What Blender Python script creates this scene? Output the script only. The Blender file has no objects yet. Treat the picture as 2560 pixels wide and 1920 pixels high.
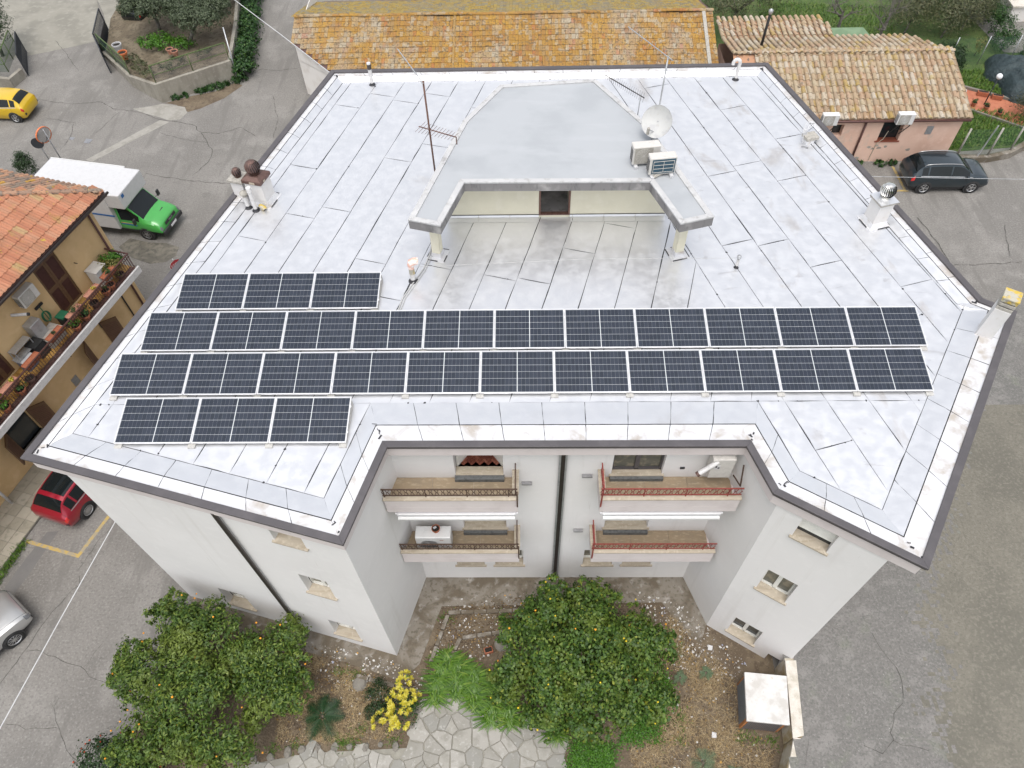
import bpy, bmesh, math, random
import numpy as np
from mathutils import Vector, Matrix, noise as mnoise
random.seed(7); RNG = np.random.default_rng(7)
sc = bpy.context.scene
COL = sc.collection
PI = math.pi
R = math.radians
# ------------------------------------------------------------------ camera
cam = bpy.data.cameras.new('camera'); camo = bpy.data.objects.new('camera', cam); COL.objects.link(camo)
cam.sensor_width = 36.0; cam.lens = 25.565; cam.clip_start = 0.1; cam.clip_end = 1500
camo.matrix_world = Matrix(((0.999808, 0.005871, 0.018686, 0.000000), (0.006482, 0.801077, -0.598526, 0.000000), (-0.018483, 0.598532, 0.800885, 26.042802), (0.000000, 0.000000, 0.000000, 1.000000)))
sc.camera = camo
# ------------------------------------------------------------------ sky, sun, exposure (overcast)
SUN_EL, SUN_AZ = 72.0, 185.0          # azimuth measured clockwise from +Y
w = bpy.data.worlds.new('World'); sc.world = w; w.use_nodes = True
nt = w.node_tree; nt.nodes.clear()
wo = nt.nodes.new('ShaderNodeOutputWorld'); bg = nt.nodes.new('ShaderNodeBackground')
sky = nt.nodes.new('ShaderNodeTexSky'); sky.sky_type = 'NISHITA'; sky.sun_disc = False
sky.sun_elevation = R(SUN_EL); sky.sun_rotation = R(SUN_AZ); sky.air_density = 1.0; sky.dust_density = 4.0; sky.ozone_density = 1.0
hs = nt.nodes.new('ShaderNodeHueSaturation'); hs.inputs['Saturation'].default_value = 0.30
nt.links.new(sky.outputs[0], hs.inputs['Color']); nt.links.new(hs.outputs[0], bg.inputs['Color'])
bg.inputs['Strength'].default_value = 0.15
nt.links.new(bg.outputs[0], wo.inputs['Surface'])
sl = bpy.data.lights.new('sun', 'SUN'); sl.energy = .55; sl.angle = R(40); sl.color = (1.0, 0.96, 0.90)
so = bpy.data.objects.new('sun', sl); COL.objects.link(so)
_d = Vector((math.sin(R(SUN_AZ)) * math.cos(R(SUN_EL)), math.cos(R(SUN_AZ)) * math.cos(R(SUN_EL)), math.sin(R(SUN_EL))))
so.rotation_euler = _d.to_track_quat('Z', 'Y').to_euler(); so.location = (0, 0, 40)
vs = sc.view_settings; vs.view_transform = 'Standard'; vs.look = 'None'; vs.gamma = 1.0; vs.exposure = 0.85
vs.use_curve_mapping = False
# ------------------------------------------------------------------ materials
class Mat:
    def __init__(s, name, col, rough=0.7, metal=0.0, spec=0.5):
        s.m = bpy.data.materials.new(name); s.m.use_nodes = True
        s.t = s.m.node_tree; s.p = s.t.nodes['Principled BSDF']
        s.p.inputs['Roughness'].default_value = rough; s.p.inputs['Metallic'].default_value = metal
        s.p.inputs['Specular IOR Level'].default_value = spec
        rgb = s.t.nodes.new('ShaderNodeRGB'); rgb.outputs[0].default_value = (*col, 1); s.c = rgb.outputs[0]
        g = s.t.nodes.new('ShaderNodeNewGeometry'); s.pos = g.outputs['Position']; s.isl = g.outputs['Random Per Island']
        s.t.links.new(s.c, s.p.inputs['Base Color']); s.hgt = None
    def _noise(s, scale, detail=4, rough=.55, dist=0.0, vec=None, stretch=None):
        n = s.t.nodes.new('ShaderNodeTexNoise'); n.inputs['Scale'].default_value = scale
        n.inputs['Detail'].default_value = detail; n.inputs['Roughness'].default_value = rough; n.inputs['Distortion'].default_value = dist
        v = vec or s.pos
        if stretch:
            mp = s.t.nodes.new('ShaderNodeMapping'); mp.inputs['Scale'].default_value = stretch[:3]
            if len(stretch) > 3: mp.inputs['Rotation'].default_value = (0, 0, stretch[3])
            s.t.links.new(v, mp.inputs['Vector']); v = mp.outputs[0]
        s.t.links.new(v, n.inputs['Vector']); return n.outputs['Fac']
    def _range(s, sock, lo, hi, a=0.0, b=1.0):
        r = s.t.nodes.new('ShaderNodeMapRange'); r.interpolation_type = 'SMOOTHSTEP'
        for k, v in zip(('From Min', 'From Max', 'To Min', 'To Max'), (lo, hi, a, b)): r.inputs[k].default_value = v
        s.t.links.new(sock, r.inputs['Value']); return r.outputs[0]
    def _mix(s, fac, col):
        mx = s.t.nodes.new('ShaderNodeMix'); mx.data_type = 'RGBA'
        s.t.links.new(fac, mx.inputs['Factor']); s.t.links.new(s.c, mx.inputs['A'])
        if isinstance(col, tuple): mx.inputs['B'].default_value = (*col, 1)
        else: s.t.links.new(col, mx.inputs['B'])
        s.c = mx.outputs['Result']; s.t.links.new(s.c, s.p.inputs['Base Color']); return s
    def noise(s, col, scale, lo=.45, hi=.6, amt=1.0, detail=4, dist=0.0, stretch=None, rough=.55):
        return s._mix(s._range(s._noise(scale, detail, rough, dist, stretch=stretch), lo, hi, 0, amt), col)
    def cracks(s, col, scale, width=.03, amt=.8, dist=.35, gate=None):
        n = s.t.nodes.new('ShaderNodeTexNoise'); n.inputs['Scale'].default_value = scale * 2.2; n.inputs['Detail'].default_value = 5
        s.t.links.new(s.pos, n.inputs['Vector'])
        mx = s.t.nodes.new('ShaderNodeVectorMath'); mx.operation = 'MULTIPLY_ADD'
        mx.inputs[1].default_value = (dist / scale,) * 3
        s.t.links.new(n.outputs['Color'], mx.inputs[0]); s.t.links.new(s.pos, mx.inputs[2])
        v = s.t.nodes.new('ShaderNodeTexVoronoi'); v.feature = 'DISTANCE_TO_EDGE'; v.inputs['Scale'].default_value = scale
        s.t.links.new(mx.outputs[0], v.inputs['Vector'])
        f = s._range(v.outputs['Distance'], 0.0, width, amt, 0)
        if gate:
            q = s._range(s._noise(gate, 2), .5, .56)
            ml = s.t.nodes.new('ShaderNodeMath'); ml.operation = 'MULTIPLY'
            s.t.links.new(f, ml.inputs[0]); s.t.links.new(q, ml.inputs[1]); f = ml.outputs[0]
        return s._mix(f, col)
    def rand(s, stops, src='island', amt=1.0):
        if src == 'object':
            o = s.t.nodes.new('ShaderNodeObjectInfo'); k = o.outputs['Random']
        else: k = s.isl
        r = s.t.nodes.new('ShaderNodeValToRGB'); r.color_ramp.interpolation = 'CONSTANT' if src != 'smooth' else 'LINEAR'
        el = r.color_ramp.elements
        while len(el) > 1: el.remove(el[-1])
        el[0].position = stops[0][0]; el[0].color = (*stops[0][1], 1)
        for p, c in stops[1:]:
            e = el.new(p); e.color = (*c, 1)
        s.t.links.new(k, r.inputs[0])
        v = s.t.nodes.new('ShaderNodeValue'); v.outputs[0].default_value = amt
        return s._mix(v.outputs[0], r.outputs[0])
    def rough(s, scale, a, b, lo=.35, hi=.65, stretch=None):
        s.t.links.new(s._range(s._noise(scale, 4, stretch=stretch), lo, hi, a, b), s.p.inputs['Roughness']); return s
    def bump(s, scale, strength=.3, dist=.02, detail=4, stretch=None):
        b = s.t.nodes.new('ShaderNodeBump'); b.inputs['Strength'].default_value = strength; b.inputs['Distance'].default_value = dist
        s.t.links.new(s._noise(scale, detail, stretch=stretch), b.inputs['Height'])
        if s.hgt: s.t.links.new(s.hgt, b.inputs['Normal'])
        s.hgt = b.outputs[0]; s.t.links.new(s.hgt, s.p.inputs['Normal']); return s
    def alpha(s, a): s.p.inputs['Alpha'].default_value = a; return s
    def trans(s, t):
        s.p.inputs['Subsurface Weight'].default_value = 0
        tr = s.t.nodes.new('ShaderNodeBsdfTranslucent'); mx = s.t.nodes.new('ShaderNodeMixShader'); mx.inputs[0].default_value = t
        out = s.t.nodes['Material Output']
        s.t.links.new(s.c, tr.inputs['Color']); s.t.links.new(s.p.outputs[0], mx.inputs[1]); s.t.links.new(tr.outputs[0], mx.inputs[2])
        s.t.links.new(mx.outputs[0], out.inputs['Surface']); return s
    def coat(s, v=1.0, r=.05): s.p.inputs['Coat Weight'].default_value = v; s.p.inputs['Coat Roughness'].default_value = r; return s
MT = {}
def mk(name, *a, **k):
    x = Mat(name, *a, **k); MT[name] = x.m; return x
def plain(name, col, rough=.6, metal=0.0, vary=.12, scale=6.0, **k):
    x = mk(name, col, rough, metal, **k)
    if vary: x.noise(tuple(c * (1 - vary * 2) for c in col), scale, .4, .75, .8); x.noise(tuple(min(1, c * (1 + vary)) for c in col), scale * 3.7, .5, .7, .5)
    return x
# ------------------------------------------------------------------ mesh helpers
class MB:
    def __init__(s): s.v = []; s.f = []
    def quad(s, *p):
        i = len(s.v); s.v += [tuple(q) for q in p]; s.f.append(tuple(range(i, i + len(p)))); return s
    def box(s, c, size, rz=0.0, tilt=None):
        hx, hy, hz = (k / 2 for k in size); i = len(s.v); cs, sn = math.cos(rz), math.sin(rz)
        for dz in (-hz, hz):
            for dx, dy in ((-hx, -hy), (hx, -hy), (hx, hy), (-hx, hy)):
                s.v.append((c[0] + dx * cs - dy * sn, c[1] + dx * sn + dy * cs, c[2] + dz))
        s.f += [tuple(i + k for k in q) for q in ((3, 2, 1, 0), (4, 5, 6, 7), (0, 1, 5, 4), (1, 2, 6, 5), (2, 3, 7, 6), (3, 0, 4, 7))]; return s
    def beam(s, a, b, wd, ht, up=(0, 0, 1)):
        a, b = Vector(a), Vector(b); d = (b - a).normalized(); sd = d.cross(Vector(up))
        if sd.length < 1e-4: sd = Vector((1, 0, 0))
        sd.normalize(); u = sd.cross(d); i = len(s.v)
        for p in (a, b):
            for k, l in ((-1, -1), (1, -1), (1, 1), (-1, 1)): s.v.append(tuple(p + sd * (k * wd / 2) + u * (l * ht / 2)))
        s.f += [tuple(i + k for k in q) for q in ((0, 1, 2, 3), (7, 6, 5, 4), (4, 5, 1, 0), (5, 6, 2, 1), (6, 7, 3, 2), (7, 4, 0, 3))]; return s
    def prism(s, poly, z0, z1, top=None):
        n = len(poly); i = len(s.v); top = top or poly
        for p in poly: s.v.append((p[0], p[1], z0))
        for p in top: s.v.append((p[0], p[1], z1))
        s.f.append(tuple(range(i + n - 1, i - 1, -1))); s.f.append(tuple(range(i + n, i + 2 * n)))
        for k in range(n): s.f.append((i + k, i + (k + 1) % n, i + n + (k + 1) % n, i + n + k))
        return s
    def tube(s, pts, r, n=8, r2=None, cap=True):
        pts = [Vector(p) for p in pts]; i = len(s.v); m = len(pts); u = None
        for k, p in enumerate(pts):
            d = (pts[min(k + 1, m - 1)] - pts[max(k - 1, 0)]).normalized()
            if u is None: u = d.cross(Vector((0, 0, 1)) if abs(d.z) < .9 else Vector((1, 0, 0))).normalized()
            u = (u - d * u.dot(d)).normalized(); w_ = d.cross(u)
            rr = (r[k] if isinstance(r, (list, tuple)) else (r if r2 is None else r + (r2 - r) * k / max(1, m - 1)))
            for j in range(n): s.v.append(tuple(p + (u * math.cos(2 * PI * j / n) + w_ * math.sin(2 * PI * j / n)) * rr))
        for k in range(m - 1):
            for j in range(n): s.f.append((i + k * n + j, i + k * n + (j + 1) % n, i + (k + 1) * n + (j + 1) % n, i + (k + 1) * n + j))
        if cap: s.f.append(tuple(i + j for j in range(n - 1, -1, -1))); s.f.append(tuple(i + (m - 1) * n + j for j in range(n)))
        return s
    def lathe(s, prof, c=(0, 0, 0), n=20, axis=None, a0=0, a1=2 * PI):
        ax = Vector(axis or (0, 0, 1)).normalized(); u = ax.cross(Vector((0, 1, 0)) if abs(ax.y) < .9 else Vector((1, 0, 0))).normalized(); w_ = ax.cross(u)
        c = Vector(c); i = len(s.v); full = abs(a1 - a0 - 2 * PI) < 1e-6; nn = n if full else n + 1
        for r_, z in prof:
            for j in range(nn):
                a = a0 + (a1 - a0) * j / n; s.v.append(tuple(c + ax * z + (u * math.cos(a) + w_ * math.sin(a)) * r_))
        for k in range(len(prof) - 1):
            for j in range(n): s.f.append((i + k * nn + j, i + k * nn + (j + 1) % nn, i + (k + 1) * nn + (j + 1) % nn, i + (k + 1) * nn + j))
        return s
    def disc(s, c, r, n=20, axis=(0, 0, 1)): return s.lathe([(0.0005, 0), (r, 0)], c, n, axis)
    def mesh(s, name, m, smooth=False):
        me = bpy.data.meshes.new(name); me.from_pydata(s.v, [], s.f)
        if m is not None: me.materials.append(MT[m] if isinstance(m, str) else m)
        if smooth: me.polygons.foreach_set('use_smooth', [True] * len(me.polygons))
        me.update(); return me
    def build(s, name, m, parent=None, smooth=False, bevel=0, world=False, kind=None, auto=None):
        me = s.mesh(name, m, smooth or auto is not None)
        if auto is not None: me.set_sharp_from_angle(angle=R(auto))
        o = link(name, me, parent, world)
        if bevel:
            b = o.modifiers.new('bevel', 'BEVEL'); b.width = bevel; b.segments = 2; b.limit_method = 'ANGLE'; b.angle_limit = R(40)
        if kind: o['kind'] = kind
        return o
def link(name, me, parent=None, world=False, loc=None, rot=None):
    o = bpy.data.objects.new(name, me); COL.objects.link(o)
    if loc: o.location = loc
    if rot: o.rotation_euler = rot
    if parent is not None:
        o.parent = parent
        if world: o.matrix_parent_inverse = wmat(parent).inverted()
    return o
def wmat(o):
    m = o.matrix_basis.copy()
    if o.parent is not None: m = wmat(o.parent) @ o.matrix_parent_inverse @ m
    return m
def thing(name, label, cat, loc=(0, 0, 0), rz=0.0, group=None):
    o = bpy.data.objects.new(name, None); COL.objects.link(o); o.empty_display_size = .2
    o.location = loc; o.rotation_euler = (0, 0, rz); o['label'] = label; o['category'] = cat
    if group: o['group'] = group
    return o
def tag(o, label, cat, group=None):
    o['label'] = label; o['category'] = cat
    if group: o['group'] = group
    return o
def struct(name, mb, m, **k):
    o = mb.build(name, m, **k); o['kind'] = 'structure'; return o
def copy_tree(o, parent=None):
    c = o.copy(); COL.objects.link(c); c.parent = parent
    if parent is not None: c.matrix_parent_inverse = o.matrix_parent_inverse.copy()
    for ch in [q for q in o.children]: copy_tree(ch, c)
    return c
def clip(poly, n, c):
    out = []
    for k in range(len(poly)):
        a, b = poly[k], poly[(k + 1) % len(poly)]; da = n[0] * a[0] + n[1] * a[1] - c; db = n[0] * b[0] + n[1] * b[1] - c
        if da <= 0: out.append(a)
        if (da < 0 < db) or (db < 0 < da):
            t = da / (da - db); out.append((a[0] + (b[0] - a[0]) * t, a[1] + (b[1] - a[1]) * t))
    return out
def area(p): return .5 * sum(p[k][0] * p[(k + 1) % len(p)][1] - p[(k + 1) % len(p)][0] * p[k][1] for k in range(len(p)))
def offset(poly, ds):
    n = len(poly); out = []
    if not isinstance(ds, (list, tuple)): ds = [ds] * n
    L = []
    for k in range(n):
        a, b = poly[k], poly[(k + 1) % n]; dx, dy = b[0] - a[0], b[1] - a[1]; l = math.hypot(dx, dy)
        nx, ny = -dy / l, dx / l; L.append((nx, ny, nx * a[0] + ny * a[1] + ds[k]))
    for k in range(n):
        a, b = L[k - 1], L[k]; det = a[0] * b[1] - a[1] * b[0]
        if abs(det) < 1e-6: out.append((poly[k][0] + b[0] * ds[k], poly[k][1] + b[1] * ds[k]))
        else: out.append(((a[2] * b[1] - b[2] * a[1]) / det, (a[0] * b[2] - b[0] * a[2]) / det))
    return out
def lerp(a, b, t): return tuple(x + (y - x) * t for x, y in zip(a, b))
def inpoly(p, poly):
    c = False
    for k in range(len(poly)):
        (x1, y1), (x2, y2) = poly[k][:2], poly[k - 1][:2]
        if (y1 > p[1]) != (y2 > p[1]) and p[0] < (x2 - x1) * (p[1] - y1) / (y2 - y1) + x1: c = not c
    return c
# ---------------- material table
mk('alu_sheet', (.72, .725, .74), .36, .68).noise((.66, .66, .67), 1.1, .5, .75, .35).noise((.52, .47, .42), .5, .64, .80, .3, dist=.4).noise((.77, .775, .785), 5, .5, .7, .4).rough(3.5, .29, .44).bump(2.2, .12, .05)
mk('alu_stained', (.72, .725, .74), .38, .68).noise((.65, .65, .66), 1.1, .5, .75, .4).noise((.47, .42, .37), .75, .57, .74, .5, dist=.5, stretch=(1.6, .7, 1, .28)).noise((.42, .40, .39), 1.7, .62, .74, .42, dist=.6, stretch=(.7, 1.6, 1, .28)).noise((.77, .775, .785), 5, .5, .7, .4).rough(3.5, .29, .46).bump(2.2, .12, .05)
mk('alu_dirty', (.68, .68, .69), .5, .4).noise((.42, .36, .29), 1.6, .48, .72, .75, dist=.6).noise((.74, .74, .76), 6, .5, .7, .5).bump(5, .15, .04)
plain('bitumen', (.022, .022, .026), .6)
mk('coping', (.085, .078, .082), .5, .2).noise((.105, .096, .10), 2.0, .4, .7).noise((.085, .08, .08), 14, .5, .7, .5)
mk('plaster_white', (.70, .685, .67), .9).noise((.66, .645, .63), .35, .42, .66, .8).noise((.725, .71, .695), 3, .5, .7, .5).noise((.60, .58, .555), 1.3, .58, .74, .5, stretch=(2.2, 2.2, .10)).noise((.56, .535, .50), 5, .68, .76, .4, stretch=(2, 2, .15)).bump(60, .12, .01)
mk('plaster_pink', (.60, .545, .53), .9).noise((.55, .495, .48), 1.5, .45, .7).bump(60, .12, .01)
mk('cream_wall', (.64, .61, .48), .85).noise((.59, .56, .44), .8, .4, .7).noise((.67, .64, .53), 3, .5, .7, .5).bump(50, .1, .01)
mk('slab_grey', (.36, .375, .39), .65, .0).noise((.325, .34, .355), .6, .42, .65).noise((.39, .405, .42), 2.2, .5, .7, .5, stretch=(.3, 1, 1)).bump(7, .1, .02)
mk('rim_grey', (.44, .44, .44), .8).noise((.26, .25, .24), 5, .5, .7, .7).noise((.52, .52, .51), 2, .5, .7, .6).bump(40, .2, .01)
mk('fascia_grey', (.20, .193, .193), .8).noise((.1, .1, .1), 3.0, .52, .68, .7, stretch=(1.5, 1.5, .4)).noise((.36, .35, .34), 1.2, .5, .7).bump(40, .1, .01)
mk('travertine', (.42, .365, .285), .7).noise((.34, .285, .21), 3, .45, .65, .8, stretch=(.5, 3, 3)).noise((.54, .48, .38), 9, .5, .7, .6).bump(40, .1, .01)
mk('balcony_floor', (.28, .215, .14), .55).noise((.24, .19, .13), 2.5, .4, .7).noise((.42, .35, .25), 6, .5, .7, .6, stretch=(1, 2.5, 1, .6))
plain('rust_brown', (.085, .05, .035), .7, .2, .25, 20)
plain('rust_red', (.25, .05, .04), .65, .1, .25, 20)
plain('brown_pipe', (.055, .045, .042), .4, .4, .15)
plain('white_metal', (.62, .62, .61), .4, 0, .06)
plain('ivory_metal', (.55, .53, .495), .45, 0, .08, 9)
plain('dark_grille', (.03, .03, .035), .6)
plain('grey_grille', (.36, .34, .30), .6, 0, .2, 40)
plain('teal_grille', (.03, .075, .11), .45, 0, .15)
mk('glass_dark', (.02, .024, .026), .08, 0, .6)
mk('glass_pane', (.10, .10, .08), .12).noise((.2, .18, .13), 3, .45, .65)
plain('shutter_white', (.72, .71, .66), .6, 0, .06)
plain('grey_stone', (.12, .125, .125), .7, 0, .3, 12)
mk('brick_floor', (.17, .045, .025), .7).rand([(0, (.15, .038, .02)), (.3, (.2, .055, .03)), (.6, (.13, .03, .018)), (.8, (.23, .075, .045))])
plain('terracotta', (.36, .12, .06), .8, 0, .2, 14)
plain('terracotta_pale', (.46, .22, .15), .8, 0, .2, 14)
plain('pot_soil', (.018, .014, .01), .95, 0, .3, 40)
plain('white_plastic', (.54, .54, .545), .35, 0, .05)
plain('white_pipe', (.58, .57, .56), .5, 0, .12, 6)
mk('chimney_white', (.62, .61, .60), .9).noise((.6, .58, .56), 2, .45, .7).noise((.5, .47, .43), 5, .6, .75, .5).bump(40, .15, .01)
mk('lichen_cap', (.42, .40, .33), .9).noise((.52, .36, .03), 5, .45, .6, .9).noise((.2, .19, .17), 9, .55, .7, .7).bump(30, .3, .02)
plain('stone_cap', (.38, .36, .32), .85, 0, .25, 12)
plain('cowl_brown', (.15, .09, .075), .45, .5, .2, 10)
mk('chrome', (.75, .74, .70), .16, 1.0).noise((.55, .5, .42), 8, .5, .7, .6)
plain('grey_metal', (.33, .33, .34), .45, .6, .15)
plain('galvanised', (.48, .49, .5), .5, .7, .15)
plain('black_rubber', (.018, .018, .018), .75, 0, .2)
plain('rust_mast', (.16, .085, .065), .75, .2, .3, 8)
mk('dish_white', (.50, .50, .485), .6).noise((.42, .42, .42), 3, .45, .65).noise((.42, .38, .3), 12, .6, .72, .6)
mk('cell', (.030, .037, .055), .26, 0, .38).rand([(0, (.022, .028, .042)), (.35, (.027, .034, .049)), (.7, (.019, .025, .037))])
plain('backsheet', (.26, .275, .29), .4, 0, .03)
plain('panel_bar', (.66, .68, .69), .4, 0, .03)
plain('panel_frame', (.78, .78, .79), .35, .4, .04)
plain('concrete_block', (.44, .43, .405), .9, 0, .2, 12)
# ================================================================== MAIN APARTMENT BUILDING
RZ = 9.6
OUT = [(-13.27, 9.77), (-4.40, 7.31), (-3.64, 10.06), (5.73, 10.04), (6.13, 8.67), (9.29, 6.68), (14.54, 14.68), (13.74, 15.21), (10.02, 28.49), (-7.97, 28.41)]
bld = thing('apartment_building', 'white apartment building with silver sheeted flat roof and dark brown edge trim', 'building', (0, 16, 0))
WALL = [(-12.45, 9.75), (-4.56, 7.60), (-3.75, 10.45), (5.80, 10.45), (6.40, 8.68), (8.75, 7.18), (13.75, 14.70), (13.05, 15.3), (9.35, 27.8), (-7.35, 27.8)]
def facade(A, B, z0, z1, holes, depth, wm='plaster_white', name='wall', parent=None, label=None):
    """outside is on the right of A->B"""
    A, B = Vector((*A, 0)), Vector((*B, 0)); L = (B - A).length; d = (B - A) / L; n = Vector((d.y, -d.x, 0))
    ts = sorted({0.0, L, *[h[0] for h in holes], *[h[1] for h in holes]}); zs = sorted({z0, z1, *[h[2] for h in holes], *[h[3] for h in holes]})
    mb = MB(); P3 = lambda t, z, o=0.0: tuple(A + d * t + Vector((0, 0, z)) - n * o)
    for i in range(len(ts) - 1):
        for j in range(len(zs) - 1):
            tc, zc = (ts[i] + ts[i + 1]) / 2, (zs[j] + zs[j + 1]) / 2
            if any(h[0] < tc < h[1] and h[2] < zc < h[3] for h in holes): continue
            mb.quad(P3(ts[i], zs[j]), P3(ts[i + 1], zs[j]), P3(ts[i + 1], zs[j + 1]), P3(ts[i], zs[j + 1]))
    for h in holes:
        a, b, e, f = h[:4]; D = h[4] if len(h) > 4 else depth
        mb.quad(P3(a, e), P3(a, f), P3(a, f, D), P3(a, e, D)); mb.quad(P3(b, f), P3(b, e), P3(b, e, D), P3(b, f, D))
        mb.quad(P3(a, f), P3(b, f), P3(b, f, D), P3(a, f, D)); mb.quad(P3(b, e), P3(a, e), P3(a, e, D), P3(b, e, D))
    return mb.build(name, wm, parent or bld, world=True), P3, d, n
def slat_panel(P3, a, b, e, f, o, m, parent, name='roller_shutter', step=.06):
    mb = MB(); k = e
    while k < f - .01:
        t = min(k + step * .93, f)
        mb.quad(P3(a, k, o), P3(b, k, o), P3(b, t, o + .012), P3(a, t, o + .012)); mb.quad(P3(a, t, o + .012), P3(b, t, o + .012), P3(b, t, o), P3(a, t, o)); k += step
    return mb.build(name, m, parent, world=True)
def bar(P3, t0, t1, z0, z1, o0, o1):
    """box between wall coordinates, o = depth behind wall face"""
    mb = MB(); i = [P3(t, z, o) for o in (o0, o1) for z in (z0, z1) for t in (t0, t1)]
    mb.v = i; mb.f = [(0, 1, 3, 2), (5, 4, 6, 7), (4, 5, 1, 0), (2, 3, 7, 6), (4, 0, 2, 6), (1, 5, 7, 3)]; return mb
def sill(P3, a, b, e, D, parent=None, m='travertine'):
    bar(P3, a - .06, b + .06, e - .05, e + .012, -.07, D + .02).build('window_sill', m, parent or bld, world=True)
def window(P3, a, b, e, f, D=.22, kind='glass', frame='shutter_white'):
    w0 = bar(P3, a, b, e + .01, f, D + .05, D + .08).build('window', 'glass_pane' if kind == 'glass' else 'glass_dark', bld, world=True)
    fm = .055; m = MB()
    for bb in ((a, a + fm, e + .01, f), (b - fm, b, e + .01, f), (a, b, e + .01, e + .01 + fm), (a, b, f - fm, f), ((a + b) / 2 - .06, (a + b) / 2 + .06, e + .01, f)):
        q = bar(P3, *bb, D - .02, D + .045 + .001 * bb[0]); i = len(m.v); m.v += q.v; m.f += [tuple(i + x for x in t) for t in q.f]
    m.build('window_frame', frame, w0, world=True)
    sill(P3, a, b, e, D - .03)
    return w0
# --- facades that the photograph shows
FL = [(1.25, 2.17, 8.28, 9.2), (1.25, 2.15, 4.67, 5.98), (1.2, 2.15, .78, 2.08), (5.25, 6.27, .72, 2.12)]
Lfl = math.hypot(WALL[1][0] - WALL[0][0], WALL[1][1] - WALL[0][1])
holes = [(Lfl - h[1], Lfl - h[0], h[2], h[3]) for h in FL]
_, P3a, dA, nA = facade(WALL[0], WALL[1], -.3, 9.35, sorted(holes), .24)
for h in holes: window(P3a, *h, .30 - .02)
facade(WALL[1], WALL[2], -.3, 9.35, [], .2)
NW = 10.45
def nx(x): return x - WALL[2][0]
nholes = [(nx(-2.03), nx(-.65), 7.7, 9.2, 1.6), (nx(2.44), nx(3.88), 7.7, 9.2), (nx(-2.03), nx(-.65), 4.22, 6.0), (nx(2.52), nx(3.92), 4.22, 6.0), (nx(-2.5), nx(-1.5), 1.21, 2.46), (nx(-1.13), nx(-.12), 1.21, 2.46), (nx(2.0), nx(3.05), 1.21, 2.46), (nx(3.4), nx(4.43), 1.21, 2.46)]
_, P3n, dN, nN = facade(WALL[2], WALL[3], -.3, 9.35, nholes, .24)
for h in nholes[4:]: window(P3n, *h[:4], .28)
facade(WALL[3], WALL[4], -.3, 9.35, [], .2)
rh = [(.69, 1.6, 8.2, 9.3), (.67, 1.56, 4.53, 5.9), (.65, 1.6, .57, 1.85), (2.15, 2.62, -.29, .55)]
_, P3r, dR, nR = facade(WALL[4], WALL[5], -.3, 9.35, rh, .24)
window(P3r, *rh[1], .28); window(P3r, *rh[2], .28, kind='dark')
slat_panel(P3r, rh[0][0], rh[0][1], 8.42, 9.3, .22, 'shutter_white', bld); bar(P3r, rh[0][0], rh[0][1], 8.2, 8.44, .26, .28).build('window', 'glass_dark', bld, world=True); sill(P3r, rh[0][0], rh[0][1], 8.2, .26)
bar(P3r, *rh[3], .22, .25).build('basement_vent', 'dark_grille', bld, world=True)
for k in range(5, 10): facade(WALL[k], WALL[(k + 1) % 10], -.3, 9.35, [], .2)
# skirting board on the right flank
bar(facade(WALL[5], WALL[6], 9.3, 9.34, [], .2)[1], .0, 8.0, 1.05, 1.28, -.02, .02).build('skirting', 'plaster_pink', bld, world=True)
# --- doors of the balconies
room = MB(); a, b = nholes[0][0], nholes[0][1]
room.quad(P3n(a, 7.7, 0), P3n(b, 7.7, 0), P3n(b, 7.7, 1.6), P3n(a, 7.7, 1.6)); room.quad(P3n(a, 7.7, 1.6), P3n(b, 7.7, 1.6), P3n(b, 9.2, 1.6), P3n(a, 9.2, 1.6))
dr = room.build('balcony_door', 'shutter_white', bld, world=True)
hb = MB()
# herringbone bricks laid inside the doorway
bw0 = .085
for i in range(-40, 60):
    for j in range(-60, 40):
        mm_ = (i - j) % 4
        if mm_ not in (0, 3): continue
        x0, y0, x1, y1 = (i, j, i + 2, j + 1) if mm_ == 0 else (i, j, i + 1, j + 2)
        P_ = []
        for u, v in ((x0 + .05, y0 + .05), (x1 - .05, y0 + .05), (x1 - .05, y1 - .05), (x0 + .05, y1 - .05)): P_.append((-1.34 + (u - v) * .7071 * bw0, 10.75 + (u + v) * .7071 * bw0))
        if all(-2.02 < p[0] < -.66 and 10.72 < p[1] < 11.98 for p in P_): hb.prism(P_, 7.705, 7.722 + random.random() * .001)
ho = hb.build('floor_brick', 'brick_floor', dr, world=True); ho['kind'] = 'stuff'
bar(P3n, a, b, 7.70, 7.712, -.02, .27).build('threshold', 'travertine', dr, world=True)
for s_ in (0, 1):
    q = MB(); x = -2.0 if s_ == 0 else -.68; sx = 1 if s_ == 0 else -1
    q.beam((x, 10.73, 8.44), (x + sx * .45, 11.35, 8.44), .04, 1.44)
    lf = q.build('door_leaf', 'shutter_white', dr, world=True)
    r_ = MB()
    for z_ in (7.85, 8.3, 8.9): r_.beam((x + sx * .05, 10.74, z_), (x + sx * .42, 11.29, z_), .055, .05)
q = window(P3n, nholes[1][0], nholes[1][1], 7.72, 9.2, .16, frame='coping')
for h in (nholes[2], nholes[3]):
    slat_panel(P3n, h[0], h[1], 4.44, 6.0, .2, 'shutter_white', bld); bar(P3n, h[0], h[1], 4.22, 4.46, .23, .25).build('door_leaf', 'shutter_white', bld, world=True); sill(P3n, h[0], h[1], 4.24, .22)
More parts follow.
